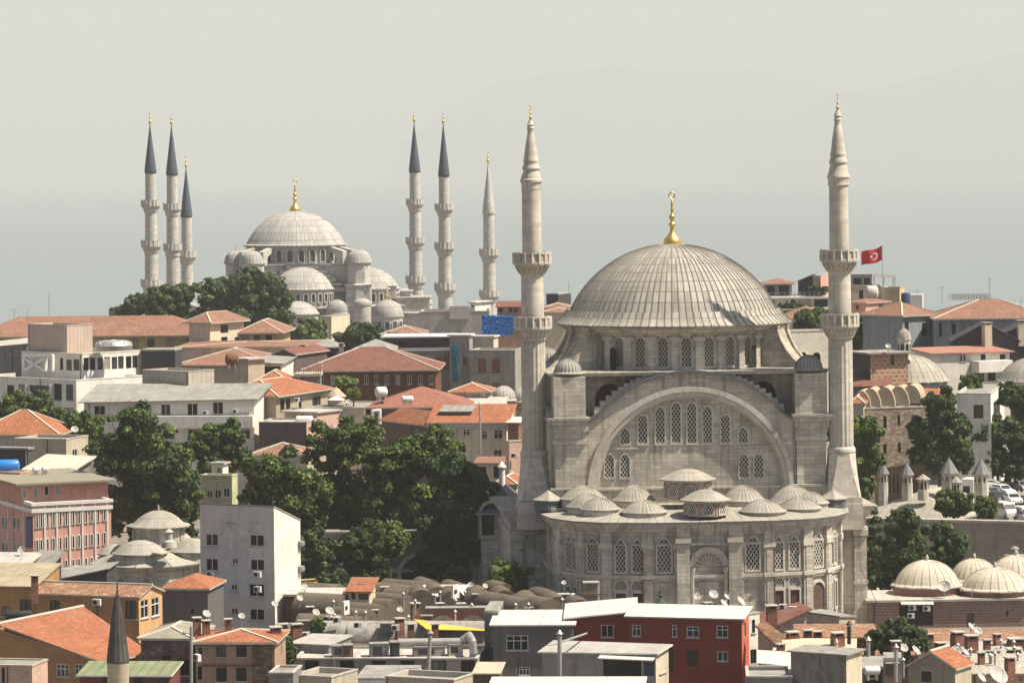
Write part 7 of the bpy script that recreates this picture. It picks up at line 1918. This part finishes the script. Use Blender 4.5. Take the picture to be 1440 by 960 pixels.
# round white tank, silver duct, stove pipes
def hdrum(name, label, x, y, Y, r, L, mt, ang=0, cat='tank', legs=True):
    q = P(x, y, Y); root = thing(name, (q.x, q.y, q.z - r), label, cat)
    M = Matrix.Translation(q) @ Matrix.Rotation(R(ang), 4, 'Z') @ Matrix.Rotation(R(90), 4, 'Y')
    b = MB(M); b.lathe([(.02, -L / 2 - r * .3), (r * .6, -L / 2 - r * .22), (r * .97, -L / 2), (r, -L / 2 + .05), (r, L / 2 - .05), (r * .97, L / 2), (r * .6, L / 2 + r * .22), (.02, L / 2 + r * .3)], (0, 0, 0), mt, seg=20, sharp=False); b.build('vessel', root)
    if legs:
        b = MB(Matrix.Translation(q) @ Matrix.Rotation(R(ang), 4, 'Z'))
        for s_ in (-1, 1): b.box(s_ * L * .3 - .1, s_ * L * .3 + .1, -r * .8, r * .8, -r - .5, -r * .5, METAL)
        b.box(-L * .3, L * .3, -.05, .05, -r - .4, -r - .3, METAL, bottom=True)
        b.build('stand', root)
hdrum('water_tank', 'long white water tank before the roof terrace', 428, 590, 553, .62, 2.4, WHITE)
hdrum('water_tank', 'white round water heater on the roof terrace edge', 536, 551, 568, .85, 1.5, WHITE, 20)
hdrum('water_tank', 'white boiler on the dull red hipped roof', 573, 561, 560, .5, 1.6, WHITE, 10)
hdrum('water_tank', 'first small white tank by the striped awning', 50, 660, 462, .4, .6, WHITE, 20)
hdrum('water_tank', 'second small white tank by the striped awning', 63, 659, 462, .4, .6, WHITE, 20)
hdrum('water_tank', 'white tank lying at the bottom right by the cream sheet roof', 1226, 942, 338, .42, 1.4, WHITE, 10)
hdrum('water_tank', 'rusty brown cylinder tank on the concrete house', 326, 505, 575, 1.0, 1.6, RUST, 10)
hdrum('water_tank', 'black horizontal tank before the shadowed ochre house', 26, 864, 366, .45, 2.6, BLACK, 5)
hdrum('water_tank', 'cream cylinder on the cluttered rooftop left of the ochre house', 1226, 411, 690, 1.3, 1.8, PALE, 0)
def vtank(label, x, y, Y, r, H, mt, name='water_tank'):
    q = P(x, y, Y); root = thing(name, tuple(q), label, 'tank'); b = MB(); b.lathe([(r, 0), (r, H), (r * .9, H + .15), (.05, H + .3)], q, mt, seg=16); b.build('vessel', root)
vtank('dark blue upright tank right of the ochre house', 1273.5, 428, 680, .85, 2.0, wallm((0.03, 0.06, 0.13), streak=0))
vtank('second dark blue upright tank right of the ochre house', 1278, 428, 684, .8, 1.8, wallm((0.03, 0.06, 0.13), streak=0))
h = House('tank_box', 'white square rooftop tank box near the blue tanks', 'tank', 1297, 416, 670, 10, xl=1280, Lr=3, wall=WHITE); h.flat(0, lip=WHITE, mt=WHITE); h.body()
def pipe(label, pts, r, name='stove_pipe', mt=None, cap=True):
    pts = [P(*q) for q in pts]; root = thing(name, tuple(pts[0]), label, 'pipe')
    b = MB()
    for a, c in zip(pts, pts[1:]): b.tube(a, c, r, mt or METAL, seg=12)
    for q in pts[1:-1]: b.lathe([(.02, -r), (r * .7, -r * .7), (r, 0), (r * .7, r * .7), (.02, r)], q, mt or METAL, seg=12)
    b.build('tube', root)
    if cap:
        b = MB(); b.lathe([(r * 1.5, .1), (r * 1.6, .18), (.05, .55)], pts[-1], mt or METAL, seg=12); b.build('cowl', root)
pipe('tall grey stove pipe before the grey cement house', [(787, 958, 338), (787, 893, 338)], .21)
pipe('slanting grey pipe leaning on the red wing wall', [(789, 902, 341), (825, 890, 352)], .1, cap=False)
pipe('tall rusty chimney pipe on the shabby flat building', [(602, 945, 352), (605, 892, 352)], .2, mt=mat('rust_streaked_metal', (0.34, 0.29, 0.25), var=.35, scale=1.5, streak=.5))
pipe('big silver ventilation duct on the shabby flat roof', [(560, 903, 362), (648, 902, 362), (660, 893, 362), (664, 900, 360), (666, 918, 360)], .42, name='ventilation_duct', cap=False)
pipe('grey stove pipe beside the round dark tree', [(1221, 928, 350), (1221, 902, 350)], .2)
pipe('thin grey pipe on the plaster pier', [(1260, 958, 336), (1260, 912, 336)], .18)
pipe('black stove pipe at the right end of the cream sheet roof', [(1194, 905, 350), (1194, 880, 350)], .2, mt=BLACK)
pipe('pale pipe on the tiled parapet house', [(1176, 918, 345), (1176, 905, 345)], .12, mt=WHITE)
pipe('grey pole on the cream row house front', [(676, 640, 537), (674.5, 570, 537)], .14)
pipe('grey rain pipe between the stone and tan houses', [(269, 960, 340), (269, 880, 340)], .16, cap=False)
pipe('white curved duct beside the dull red hipped roof', [(524, 590, 558), (524, 578, 558), (534, 577, 558), (534, 596, 558)], .28, name='ventilation_duct', mt=WHITE, cap=False)
# rusty steel stack before the bow
q = P(834, 868, 398); k = 398 / F; r_ = thing('steel_stack', tuple(q), 'rusty square chimney frame standing before the bowed hall', 'chimney')
b = MB(); b.box(q.x - 1.0, q.x + .5, q.y - .6, q.y + .6, q.z, q.z + 3.9, mat('stained_panel', (0.24, 0.20, 0.16), var=.4, scale=.8, streak=.7)); b.box(q.x - 1.1, q.x + .7, q.y - .7, q.y + .7, q.z + 3.9, q.z + 4.05, CONC, bottom=True); b.build('panel', r_)
b = MB(); b.box(q.x + .52, q.x + .8, q.y - .5, q.y - .1, q.z - 1, q.z + 4.0, CREAM); b.box(q.x - 1.25, q.x - 1.12, q.y - .6, q.y - .45, q.z - 1, q.z + 3.9, RUST)
for z in (1.2, 2.6): b.box(q.x - 1.2, q.x + .9, q.y - .75, q.y - .62, q.z + z, q.z + z + .12, RUST, bottom=True)
b.build('frame', r_)
# junk on the flat roof
for (x, y, w_, hgt, mt, lab) in ((476, 921, 9, 14, GREYW, 'grey box at the left of the junk on the shabby roof'), (489, 921, 7, 15, RUST, 'brown rusty cabinet on the shabby roof'), (533, 922, 13, 18, wallm((0.20, 0.22, 0.23), streak=.7), 'streaked blue-grey tank box on the shabby roof'), (555, 922, 6, 20, BLACK, 'tall black flue box on the shabby roof'), (603, 920, 22, 12, wallm((0.26, 0.24, 0.21), streak=.6), 'long grey lagged box under the silver duct'), (640, 918, 10, 13, CONC, 'pale box near the end of the silver duct')):
    q = P(x, y, 362); k = 362 / F; root = thing('roof_cabinet', tuple(q), lab, 'cabinet')
    b = MB(Matrix.Translation(q) @ Matrix.Rotation(R(8), 4, 'Z')); b.box(-w_ * k, w_ * k, -.7, .7, -.2, hgt * k, mt); b.box(-w_ * k - .06, w_ * k + .06, -.76, .76, hgt * k, hgt * k + .08, FELT, bottom=True); b.build('body', root)
    b = MB(Matrix.Translation(q) @ Matrix.Rotation(R(8), 4, 'Z')); b.box(-w_ * k * .7, w_ * k * .3, -.74, -.7, .15, hgt * k * .8, BLACK, bottom=True); b.build('door', root)
# yellow container
q = P(432, 834, 412); r_ = thing('yellow_container', tuple(q), 'yellow metal container between the apartment block and the trees', 'container'); b = MB(Matrix.Translation(q) @ Matrix.Rotation(R(30), 4, 'Z')); b.box(-1.1, 1.1, -.7, .7, 0, 1.6, YELT); b.build('body', r_)
b = MB(Matrix.Translation(q) @ Matrix.Rotation(R(30), 4, 'Z'))
for x in (-1.1, -.4, .4, 1.1): b.box(x - .04, x + .04, -.76, -.7, 0, 1.6, BLACK)
b.box(-1.1, 1.1, -.76, -.7, 1.5, 1.65, BLACK, bottom=True); b.build('frame', r_)
# little tiled hut on the bazaar
h = House('tiled_hut', 'little hut with a new orange tile roof on the bazaar', 'hut', 519, 832, 398, 8, xl=490, Lr=4, wall=CREAM); h.win('L', [(494, 833, 500, 842), (504, 834, 518, 843)], 'n'); h.shed(0, 0, .9, .9, TILE, .4); h.body()
h = House('brick_hut', 'low maroon hut with flat pale roof left of the tiled hut', 'hut', 482, 838, 400, 6, xl=402, Lr=6, wall=wallm((0.17, 0.075, 0.06))); h.flat(0, mt=CONC, lip=CONC, over=.3); h.body()
h = House('white_roof_shed', 'small sunlit white roof among the bazaar vaults', 'shed', 652, 838, 406, 5, xl=592, Lr=5, wall=GREYW); h.shed(-.1, -.1, .5, .5, WHITE, .3); h.body()
# tarpaulins
def tarp(label, corners, mt, name='tarpaulin', n=14, amp=.35):
    q = [P(*c) for c in corners]; rows = []; r = random.Random(4)
    for i in range(n + 1):
        row = []
        for j in range(n + 1):
            p = q[0].lerp(q[1], j / n).lerp(q[3].lerp(q[2], j / n), i / n)
            p = p + Vector((0, amp * (math.sin(j * 1.9 + i * .7) + r.uniform(-1, 1) * .7), amp * .4 * r.uniform(-1, 1)))
            row.append(p)
        rows.append(row)
    b = MB(); b.grid(rows, mt, True); b.grid([[p + Vector((0, .05, 0)) for p in reversed(row)] for row in rows], mt, True)
    o = b.build(name, None, origin=(q[2] + q[3]) / 2); tag(o, label, 'tarpaulin')
tarp('large bright blue tarpaulin hung over scaffolding left of the minaret', [(677, 443, 690), (726, 444, 690), (722, 470, 690), (678, 477, 690)], BLUET, amp=.2, n=22)
tarp('tall narrow teal sheet on the unfinished building', [(634, 484, 632), (644, 484, 632), (644, 537, 632), (636, 537, 632)], SKYB, amp=.1)
hdrum('tarp_roll', 'blue tarpaulin roll at the left picture edge', 8, 655, 466, .85, 3.2, BLUET, 10, 'tarpaulin', legs=False)
# scaffold rail on the long orange roof
r_ = thing('roof_railing', tuple(P(1365, 424, 606)), 'grey lattice railing deck on the long orange roof', 'railing'); b = MB(); a_, c_ = P(1339, 423, 606), P(1393, 421, 606)
for i in range(15): x = a_.x + (c_.x - a_.x) * i / 14; b.bar((x, 606, a_.z), (x, 606, a_.z + 1.0), .06, .06, GREY); b.bar((x, 610, a_.z), (x, 610, a_.z + 1.0), .06, .06, GREY)
for z in (.3, .65, 1.0):
    for y in (606, 610): b.bar((a_.x, y, a_.z + z), (c_.x, y, a_.z + z), .06, .06, GREY)
b.build('rails', r_)
# parasol and thatched hut on the terrace
q = P(473, 562, 570); r_ = thing('parasol', tuple(q - Vector((0, 0, 1.6))), 'white parasol open on the roof terrace', 'parasol'); b = MB(); b.lathe([(1.5, 0), (1.48, .04), (.8, .35), (.03, .6)], q, WHITE, seg=8, smooth=False); b.build('canopy', r_); b = MB(); b.tube(q - Vector((0, 0, 1.9)), q + Vector((0, 0, .5)), .04, METAL); b.build('pole', r_)
q = P(473, 556, 574); r_ = thing('thatched_hut', tuple(q), 'conical straw hut roof behind the white parasol', 'hut'); b = MB(); b.lathe([(1.4, -1.5), (1.4, 0)], q, BEIGE, seg=12); b.build('wall', r_); b = MB(); b.lathe([(1.75, -.15), (1.7, .0), (.7, .9), (.12, 1.4), (.05, 1.7)], q, mat('straw', (0.45, 0.37, 0.25), var=.2, scale=2), seg=16); b.build('roof', r_)
# flag
q = P(1241.5, 404, 690); zt = P(1241.5, 345, 690).z
r_ = thing('flag', tuple(q), 'red flag with white crescent and star flying from a tall pole', 'flag')
b = MB(); b.tube(q - Vector((0, 0, 3)), (q.x, q.y, zt + .2), .09, METAL, .05); b.lathe([(.02, 0), (.13, .12), (.02, .25)], (q.x, q.y, zt + .2), GOLD, seg=8); b.build('pole', r_)
FLAG = mat('red_flag_cloth', (0.50, 0.022, 0.03), rough=.7, var=.12, scale=.6, trans=.2); FLW = mat('flag_white', (0.75, 0.73, 0.70), rough=.7)
fl, fh = 4.1, 2.75
def fp(u, v, o=0.0):   # u 0..1 from the pole outwards (to the left), v 0..1 downwards
    x = q.x - .1 - u * fl * .97
    z = zt - .05 - v * fh - u * 1.35 - .22 * math.sin(u * 5.2) + .1 * v * u
    y = q.y + .45 * u * math.sin(u * 7.0 + v * 1.1)
    return Vector((x, y + o, z))
b = MB(); n_ = 24
b.grid([[fp(i / n_, j / 12) for i in range(n_ + 1)] for j in range(13)], FLAG, True); cl = b.build('cloth', r_)
b = MB()
for o in (-.03, .03):
    cu, cv, ro, ri, off = .37, .5, .25, .2, .0625
    for i in range(40):
        t, t2 = R(40) + R(280) * i / 40, R(40) + R(280) * (i + 1) / 40
        asp = fh / fl
        def oc(t_): return (cu + ro * math.cos(t_) * asp, cv + ro * math.sin(t_))
        def ic(t_): return (cu + (off + ri * math.cos(t_ * 1.0)) * asp, cv + ri * math.sin(t_))
        b.face([fp(*oc(t), o), fp(*oc(t2), o), fp(*ic(t2), o), fp(*ic(t), o)], FLW)
    sc_, scv = .37 + .235 * fh / fl, .5
    pts = [(sc_ + (.125 if i % 2 == 0 else .048) * math.cos(PI + PI * i / 5) * fh / fl, scv + (.125 if i % 2 == 0 else .048) * math.sin(PI + PI * i / 5)) for i in range(10)]
    for i in range(10): b.face([fp(sc_, scv, o), fp(*pts[i], o), fp(*pts[(i + 1) % 10], o)], FLW)
b.build('emblem', cl)
# cars
CARB = {'white': mat('white_car_paint', (0.70, 0.69, 0.66), rough=.3, var=.03, spec=.5), 'dark': mat('dark_car_paint', (0.035, 0.04, 0.05), rough=.25, var=.05, spec=.5), 'silver': mat('silver_car_paint', (0.36, 0.36, 0.36), rough=.3, metal=.4, var=.04), 'red': mat('red_car_paint', (0.30, 0.03, 0.025), rough=.3, var=.04)}
GLASS = mat('car_glass', (0.02, 0.025, 0.03), rough=.08, spec=.6, var=.05); TYRE = mat('tyre_rubber', (0.02, 0.02, 0.02), rough=.9)
def car(label, x, y, Y, az, col, van=False):
    q = P(x, y, Y); q.z = max(q.z, terrain(q.x, q.y))
    root = thing('parked_van' if van else 'parked_car', tuple(q), label, 'van' if van else 'car', 'vehicles in the car park')
    M = Matrix.Translation(q) @ Matrix.Rotation(R(az), 4, 'Z'); b = MB(M)
    L, W = (2.5, .95) if van else (2.15, .86)
    if van: pr = [(-L, .35), (-L, 1.0), (-L + .1, 1.95), (-L + .3, 2.1), (L - 1.3, 2.1), (L - .75, 1.25), (L - .1, 1.0), (L, .8), (L, .35)]
    else: pr = [(-L, .3), (-L, .85), (-L + .25, .98), (-L + .75, 1.42), (-L + 1.1, 1.5), (.35, 1.48), (1.0, .98), (L - .25, .82), (L, .6), (L, .3)]
    for s_ in (-1, 1): 
        f_ = [(u, s_ * W * (.88 if z > 1.05 else 1), z) for u, z in pr]
        b.face(f_ if s_ < 0 else list(reversed(f_)), CARB[col])
    b.grid([[(u, s_ * W * (.88 if z > 1.05 else 1), z) for u, z in pr] for s_ in (-1, 1)], CARB[col], False); b.build('body', root)
    b = MB(M)
    if van:
        b.face([(L - 1.24, -.78, 2.0), (L - .74, -.82, 1.3), (L - .74, .82, 1.3), (L - 1.24, .78, 2.0)], GLASS)
        for s_ in (-1, 1): b.face([(u, s_ * (W * .9 + .02), z) for u, z in ((-L + .4, 1.3), (L - .9, 1.3), (L - 1.35, 1.95), (-L + .4, 1.95))][::-s_], GLASS)
    else:
        b.face([(.42, -.68, 1.45), (.98, -.74, 1.02), (.98, .74, 1.02), (.42, .68, 1.45)], GLASS); b.face([(-L + .3, -.72, 1.05), (-L + .74, -.68, 1.41), (-L + .74, .68, 1.41), (-L + .3, .72, 1.05)], GLASS)
        for s_ in (-1, 1): b.face([(u, s_ * (W * .89 + .03), z) for u, z in ((-L + .55, 1.06), (.8, 1.06), (.3, 1.42), (-L + .95, 1.42))][::-s_], GLASS)
    b.build('window', root)
    for s_ in (-1, 1):
        for u in (-L + .75, L - .75):
            b = MB(M @ Matrix.Translation((u, s_ * (W - .08), .32)) @ Matrix.Rotation(R(90), 4, 'X')); b.lathe([(.32, -.1), (.32, .1)], (0, 0, 0), TYRE, seg=16); b.face([(.32 * math.cos(2 * PI * i / 16), .32 * math.sin(2 * PI * i / 16), -s_ * .1) for i in range(16)][::-s_], TYRE)
            wh = b.build('wheel', root)
            b = MB(M @ Matrix.Translation((u, s_ * (W - .08), .32)) @ Matrix.Rotation(R(90), 4, 'X')); b.face([(.19 * math.cos(2 * PI * i / 12), .19 * math.sin(2 * PI * i / 12), -s_ * .105) for i in range(12)][::-s_], METAL); b.build('rim', wh)
        b = MB(M); b.box(L - .02, L + .02, s_ * W * .7 - .14, s_ * W * .7 + .14, .6, .75, WHITE, bottom=True); b.build('headlight', root)
for lab, x, y, Y, az, col, van in (('white van nearest the retaining wall', 1413, 727, 486, -70, 'white', True), ('white van with dark windscreen at the right picture edge', 1442, 734, 484, -80, 'white', True), ('white car behind the front white van', 1424, 708, 500, -80, 'white', False), ('dark car beside the thick turret', 1402, 706, 503, -70, 'dark', False),
        ('white hatchback in the second car row', 1410, 696, 510, -60, 'white', False), ('white car left of the back row', 1396, 688, 520, 10, 'white', False), ('black car in the back row', 1416, 690, 522, 10, 'dark', False), ('silver car at the right picture edge in the back row', 1438, 690, 520, -75, 'silver', False), ('dark car at the right picture edge behind the van', 1440, 712, 500, -75, 'dark', False), ('silver car beside the hatchback', 1394, 699, 508, -70, 'silver', False)):
    car(lab, x, y, Y, az, col, van)
# people by the cars
SKIN = mat('skin', (0.45, 0.28, 0.2), rough=.7, var=.05); HAIR = mat('dark_hair', (0.02, 0.016, 0.013), var=.1)
def person(label, x, y, Y, top, low, az=0):
    q = P(x, y, Y); q.z = max(q.z - 1.7, terrain(q.x, q.y)); M = Matrix.Translation(q) @ Matrix.Rotation(R(az), 4, 'Z')
    root = thing('person', tuple(q), label, 'person')
    V = [(0, 0, .95), (0, 0, 1.2), (0, 0, 1.42), (0, 0, 1.52), (0, -.02, 1.64), (.11, 0, .9), (.13, -.06, .48), (.14, 0, .06), (.14, -.14, .03), (-.11, 0, .9), (-.13, .08, .48), (-.14, .14, .06), (-.14, .02, .03), (.2, 0, 1.38), (.26, .04, 1.08), (.27, -.08, .84), (-.2, 0, 1.38), (-.26, .02, 1.08), (-.27, -.1, .84)]
    E = [(0, 1), (1, 2), (2, 3), (3, 4), (0, 5), (5, 6), (6, 7), (7, 8), (0, 9), (9, 10), (10, 11), (11, 12), (2, 13), (13, 14), (14, 15), (2, 16), (16, 17), (17, 18)]
    rad = [.15, .15, .15, .06, .105, .1, .075, .05, .045, .1, .075, .05, .045, .07, .05, .04, .07, .05, .04]
    me = bpy.data.meshes.new('body'); me.from_pydata(V, E, []); ob = bpy.data.objects.new('body', me); COL.objects.link(ob); ob.parent = root; ob.matrix_local = Matrix.Rotation(R(az), 4, 'Z')
    md = ob.modifiers.new('skin', 'SKIN'); sv_ = me.skin_vertices[0].data
    for i, r in enumerate(rad): sv_[i].radius = (r, r)
    sv_[0].use_root = True; ob.modifiers.new('sub', 'SUBSURF').levels = 1; ob.modifiers['sub'].render_levels = 1; me.materials.append(SKIN)
    b = MB(M); b.lathe([(.17, .92), (.2, 1.1), (.215, 1.3), (.2, 1.42), (.09, 1.5)], (0, 0, 0), top, seg=12); b.build('shirt', root)
    b = MB(M)
    for s_, dy in ((1, -.03), (-1, .04)): b.tube((s_ * .1, 0, .98), (s_ * .14, dy * 2, .08), .125, low, .08, seg=10)
    b.build('trousers', root); b = MB(M); b.lathe([(.115, 1.66), (.12, 1.72), (.07, 1.79), (.01, 1.8)], (0, .02, 0), HAIR, seg=10); b.build('hair', root)
CT = [wallm((0.35, 0.04, 0.04), streak=0), wallm((0.05, 0.06, 0.10), streak=0), wallm((0.6, 0.6, 0.58), streak=0), wallm((0.08, 0.08, 0.08), streak=0)]
person('person in a red top walking beside the back row of cars', 1417, 676, 528, CT[0], CT[3], 30); person('person in a white top standing behind the back row of cars', 1430, 675, 530, CT[2], CT[1], -20); person('person in a dark jacket at the right picture edge behind the cars', 1437, 674, 530, CT[1], CT[3], 10)
# street lamp
q = P(1288, 652, 521); zt = P(1285, 627, 521).z; r_ = thing('street_lamp', tuple(q), 'thin dark street lamp on the pink terrace', 'street lamp'); b = MB(); b.tube(q - Vector((0, 0, 1)), (q.x, q.y, zt), .06, BLACK, .04); b.tube((q.x, q.y, zt), (q.x - .7, q.y, zt + .1), .03, BLACK); b.build('pole', r_); b = MB(); b.box(q.x - 1.0, q.x - .6, q.y - .1, q.y + .1, zt + .05, zt + .16, GREY, bottom=True); b.build('lamp_head', r_)
# chimneys at lower right as free stacks on the sheds
r_ = thing('chimney_stack', tuple(P(1310, 908, 360)), 'brick chimney stack behind the gabled cottage ridge', 'chimney'); chimney(r_, 1322, 902, 915, 6, 352)
for x, yt, yb, hw, Y, lab in ((1260, 900, 930, 6, 344, 'slim brick chimney by the round dark tree'), (1347, 887, 908, 8, 368, 'pinkish brick chimney before the market wall, left of a pair'), (1366, 892, 914, 8, 364, 'pinkish brick chimney before the market wall, right of a pair'), (1429, 896, 912, 11, 368, 'wide brick chimney at the right edge below the market wall'), (1426, 911, 924, 9, 356, 'low brick chimney under the wide one at the right edge'), (1307, 890, 902, 5, 376, 'small capped chimney under the market wall left part'),
        (995, 846, 868, 5, 362, 'brick chimney on the white roof of the red house'), (922, 860, 872, 6, 372, 'low red chimney behind the red wing roof'), (876, 860, 876, 7, 376, 'grey capped chimney before the bowed hall doors'), (905, 857, 872, 6, 380, 'white capped chimney before the bowed hall'), (1115, 887, 902, 8, 356, 'dark brick chimney in front of the pink-white house'), (1178, 888, 905, 8, 352, 'paired dark chimney on the tiled parapet'), (49, 808, 832, 5, 374, 'dark stone chimney at the old mossy roof'), (1085, 850, 864, 7, 370, 'brick chimney box by the shuttered windows')):
    r_ = thing('chimney_stack', tuple(P(x, yb, Y)), lab, 'chimney'); chimney(r_, x, yt, yb, hw, Y)
# green finial before bow
q = P(929, 846, 392); r_ = thing('roof_finial', tuple(q), 'small dark green spire finial before the portal', 'finial'); b = MB(); b.lathe([(.6, -.4), (.55, 0), (.3, .25), (.16, .5), (.26, .75), (.1, .95), (.16, 1.15), (.05, 1.35), (.02, 1.9)], q, wallm((0.05, 0.09, 0.075), streak=.2), seg=12); b.build('spire', r_)

# ------------------------------------------------------------------ small repeats on the low roofs
def vent(x, y, Y, hgt):
    q = P(x, y, Y); r_ = thing('vent_pipe', tuple(q), 'small grey vent pipe with a round cowl among the market roofs', 'vent pipe', 'small vent pipes among the market roofs')
    b = MB(); b.tube(q - Vector((0, 0, .6)), q + Vector((0, 0, hgt)), .11, METAL); b.build('tube', r_); b = MB(); b.lathe([(.2, hgt), (.22, hgt + .1), (.02, hgt + .32)], q, METAL, seg=10); b.build('cowl', r_)
vr = random.Random(21)
for i in range(26):
    x = vr.uniform(420, 820); y = vr.uniform(845, 880); vent(x, y, yf(x, y + 6), vr.uniform(.7, 1.3))
for i in range(16):
    x = vr.uniform(1215, 1435); y = vr.uniform(905, 945); vent(x, y, 372 - (y - 905) * .9, vr.uniform(.7, 1.3))
def stub(x, y, Y):
    r_ = thing('chimney_stack', tuple(P(x, y, Y)), 'small capped brick chimney among the low market roofs', 'chimney', 'small brick chimneys among the low market roofs'); chimney(r_, x, y - vr.uniform(11, 17), y, vr.uniform(4, 6), Y)
for x, y in ((436, 868), (505, 850), (527, 872), (584, 862), (618, 858), (648, 862), (712, 850), (742, 866), (776, 850), (818, 868), (846, 866)): stub(x, y, yf(x, y))
for x, y, Y in ((1222, 916, 356), (1246, 900, 372), (1282, 898, 374), (1388, 912, 358), (1402, 902, 368), (1330, 930, 344), (1380, 930, 344), (1420, 938, 338), (1150, 902, 358), (1098, 915, 350), (1136, 896, 362)): stub(x, y, Y)
def crate(x, y, Y, w_, hgt, mt, label):
    q = P(x, y, Y); r_ = thing('roof_box', tuple(q), label, 'box'); b = MB(Matrix.Translation(q) @ Matrix.Rotation(vr.uniform(-.5, .5), 4, 'Z')); b.box(-w_, w_, -.5, .5, -.3, hgt, mt); b.build('body', r_); b = MB(Matrix.Translation(q)); b.box(-w_ - .1, w_ + .1, -.6, .6, hgt, hgt + .07, FELT, bottom=True); b.build('lid', r_)
for x, y, w_, hgt, mt, lab in ((430, 884, .8, .9, GREYW, 'dark grey box left of the stained vault'), (700, 872, .7, .8, REDW, 'maroon box before the round bazaar humps'), (758, 872, .9, .7, CONC, 'pale box on the right end of the bazaar vaults'), (600, 873, .6, .6, RUST, 'rusty box at the corner of the bazaar courtyard'), (545, 885, .7, .7, GREYW, 'dark box behind the stained vault')): crate(x, y, yf(x, y) - 3, w_, hgt, mt, lab)
for x, y, Y, w_, hgt, mt, lab in ((1230, 935, 350, .9, .8, BLUEG, 'blue-grey box before the round dark tree'), (1395, 925, 352, .8, .7, wallm((.08, .12, .2), streak=.1), 'blue box under the wide chimney at the right edge'), (1255, 945, 338, .6, .9, RUST, 'rusty box beside the gabled cottage'), (1352, 932, 344, .7, .6, CONC, 'pale box right of the gabled cottage')): crate(x, y, Y, w_, hgt, mt, lab)
def cable(p0, p1, sag, label):
    a, c = P(*p0), P(*p1); pts = [a.lerp(c, i / 12) - Vector((0, 0, sag * 4 * (i / 12) * (1 - i / 12))) for i in range(13)]
    r_ = thing('cable', tuple(a), label, 'cable'); b = MB()
    for u, v in zip(pts, pts[1:]): b.tube(u, v, .03, BLACK, seg=5, caps=False)
    b.build('wire', r_)
cable((505, 820, 400), (600, 836, 402), 1.0, 'thin dark cable sagging from the little tiled hut over the bazaar'); cable((1212, 800, 385), (1290, 912, 350), 1.5, 'thin dark cable from the tall pole to the gabled cottage'); cable((700, 870, 366), (785, 905, 340), 1.0, 'thin dark cable before the grey cement house')
# people waiting by the market wall
for i, (x, y) in enumerate(((1222, 826), (1234, 824), (1243, 827), (1254, 825))): person(('person in dark clothes at the far left by the market hall corner', 'person in a white top second from left by the market hall corner', 'person in a red top third from left by the market hall corner', 'person in a navy top nearest the first market dome')[i], x, y, 437, CT[(3, 2, 0, 1)[i]], CT[3], 25 * i)
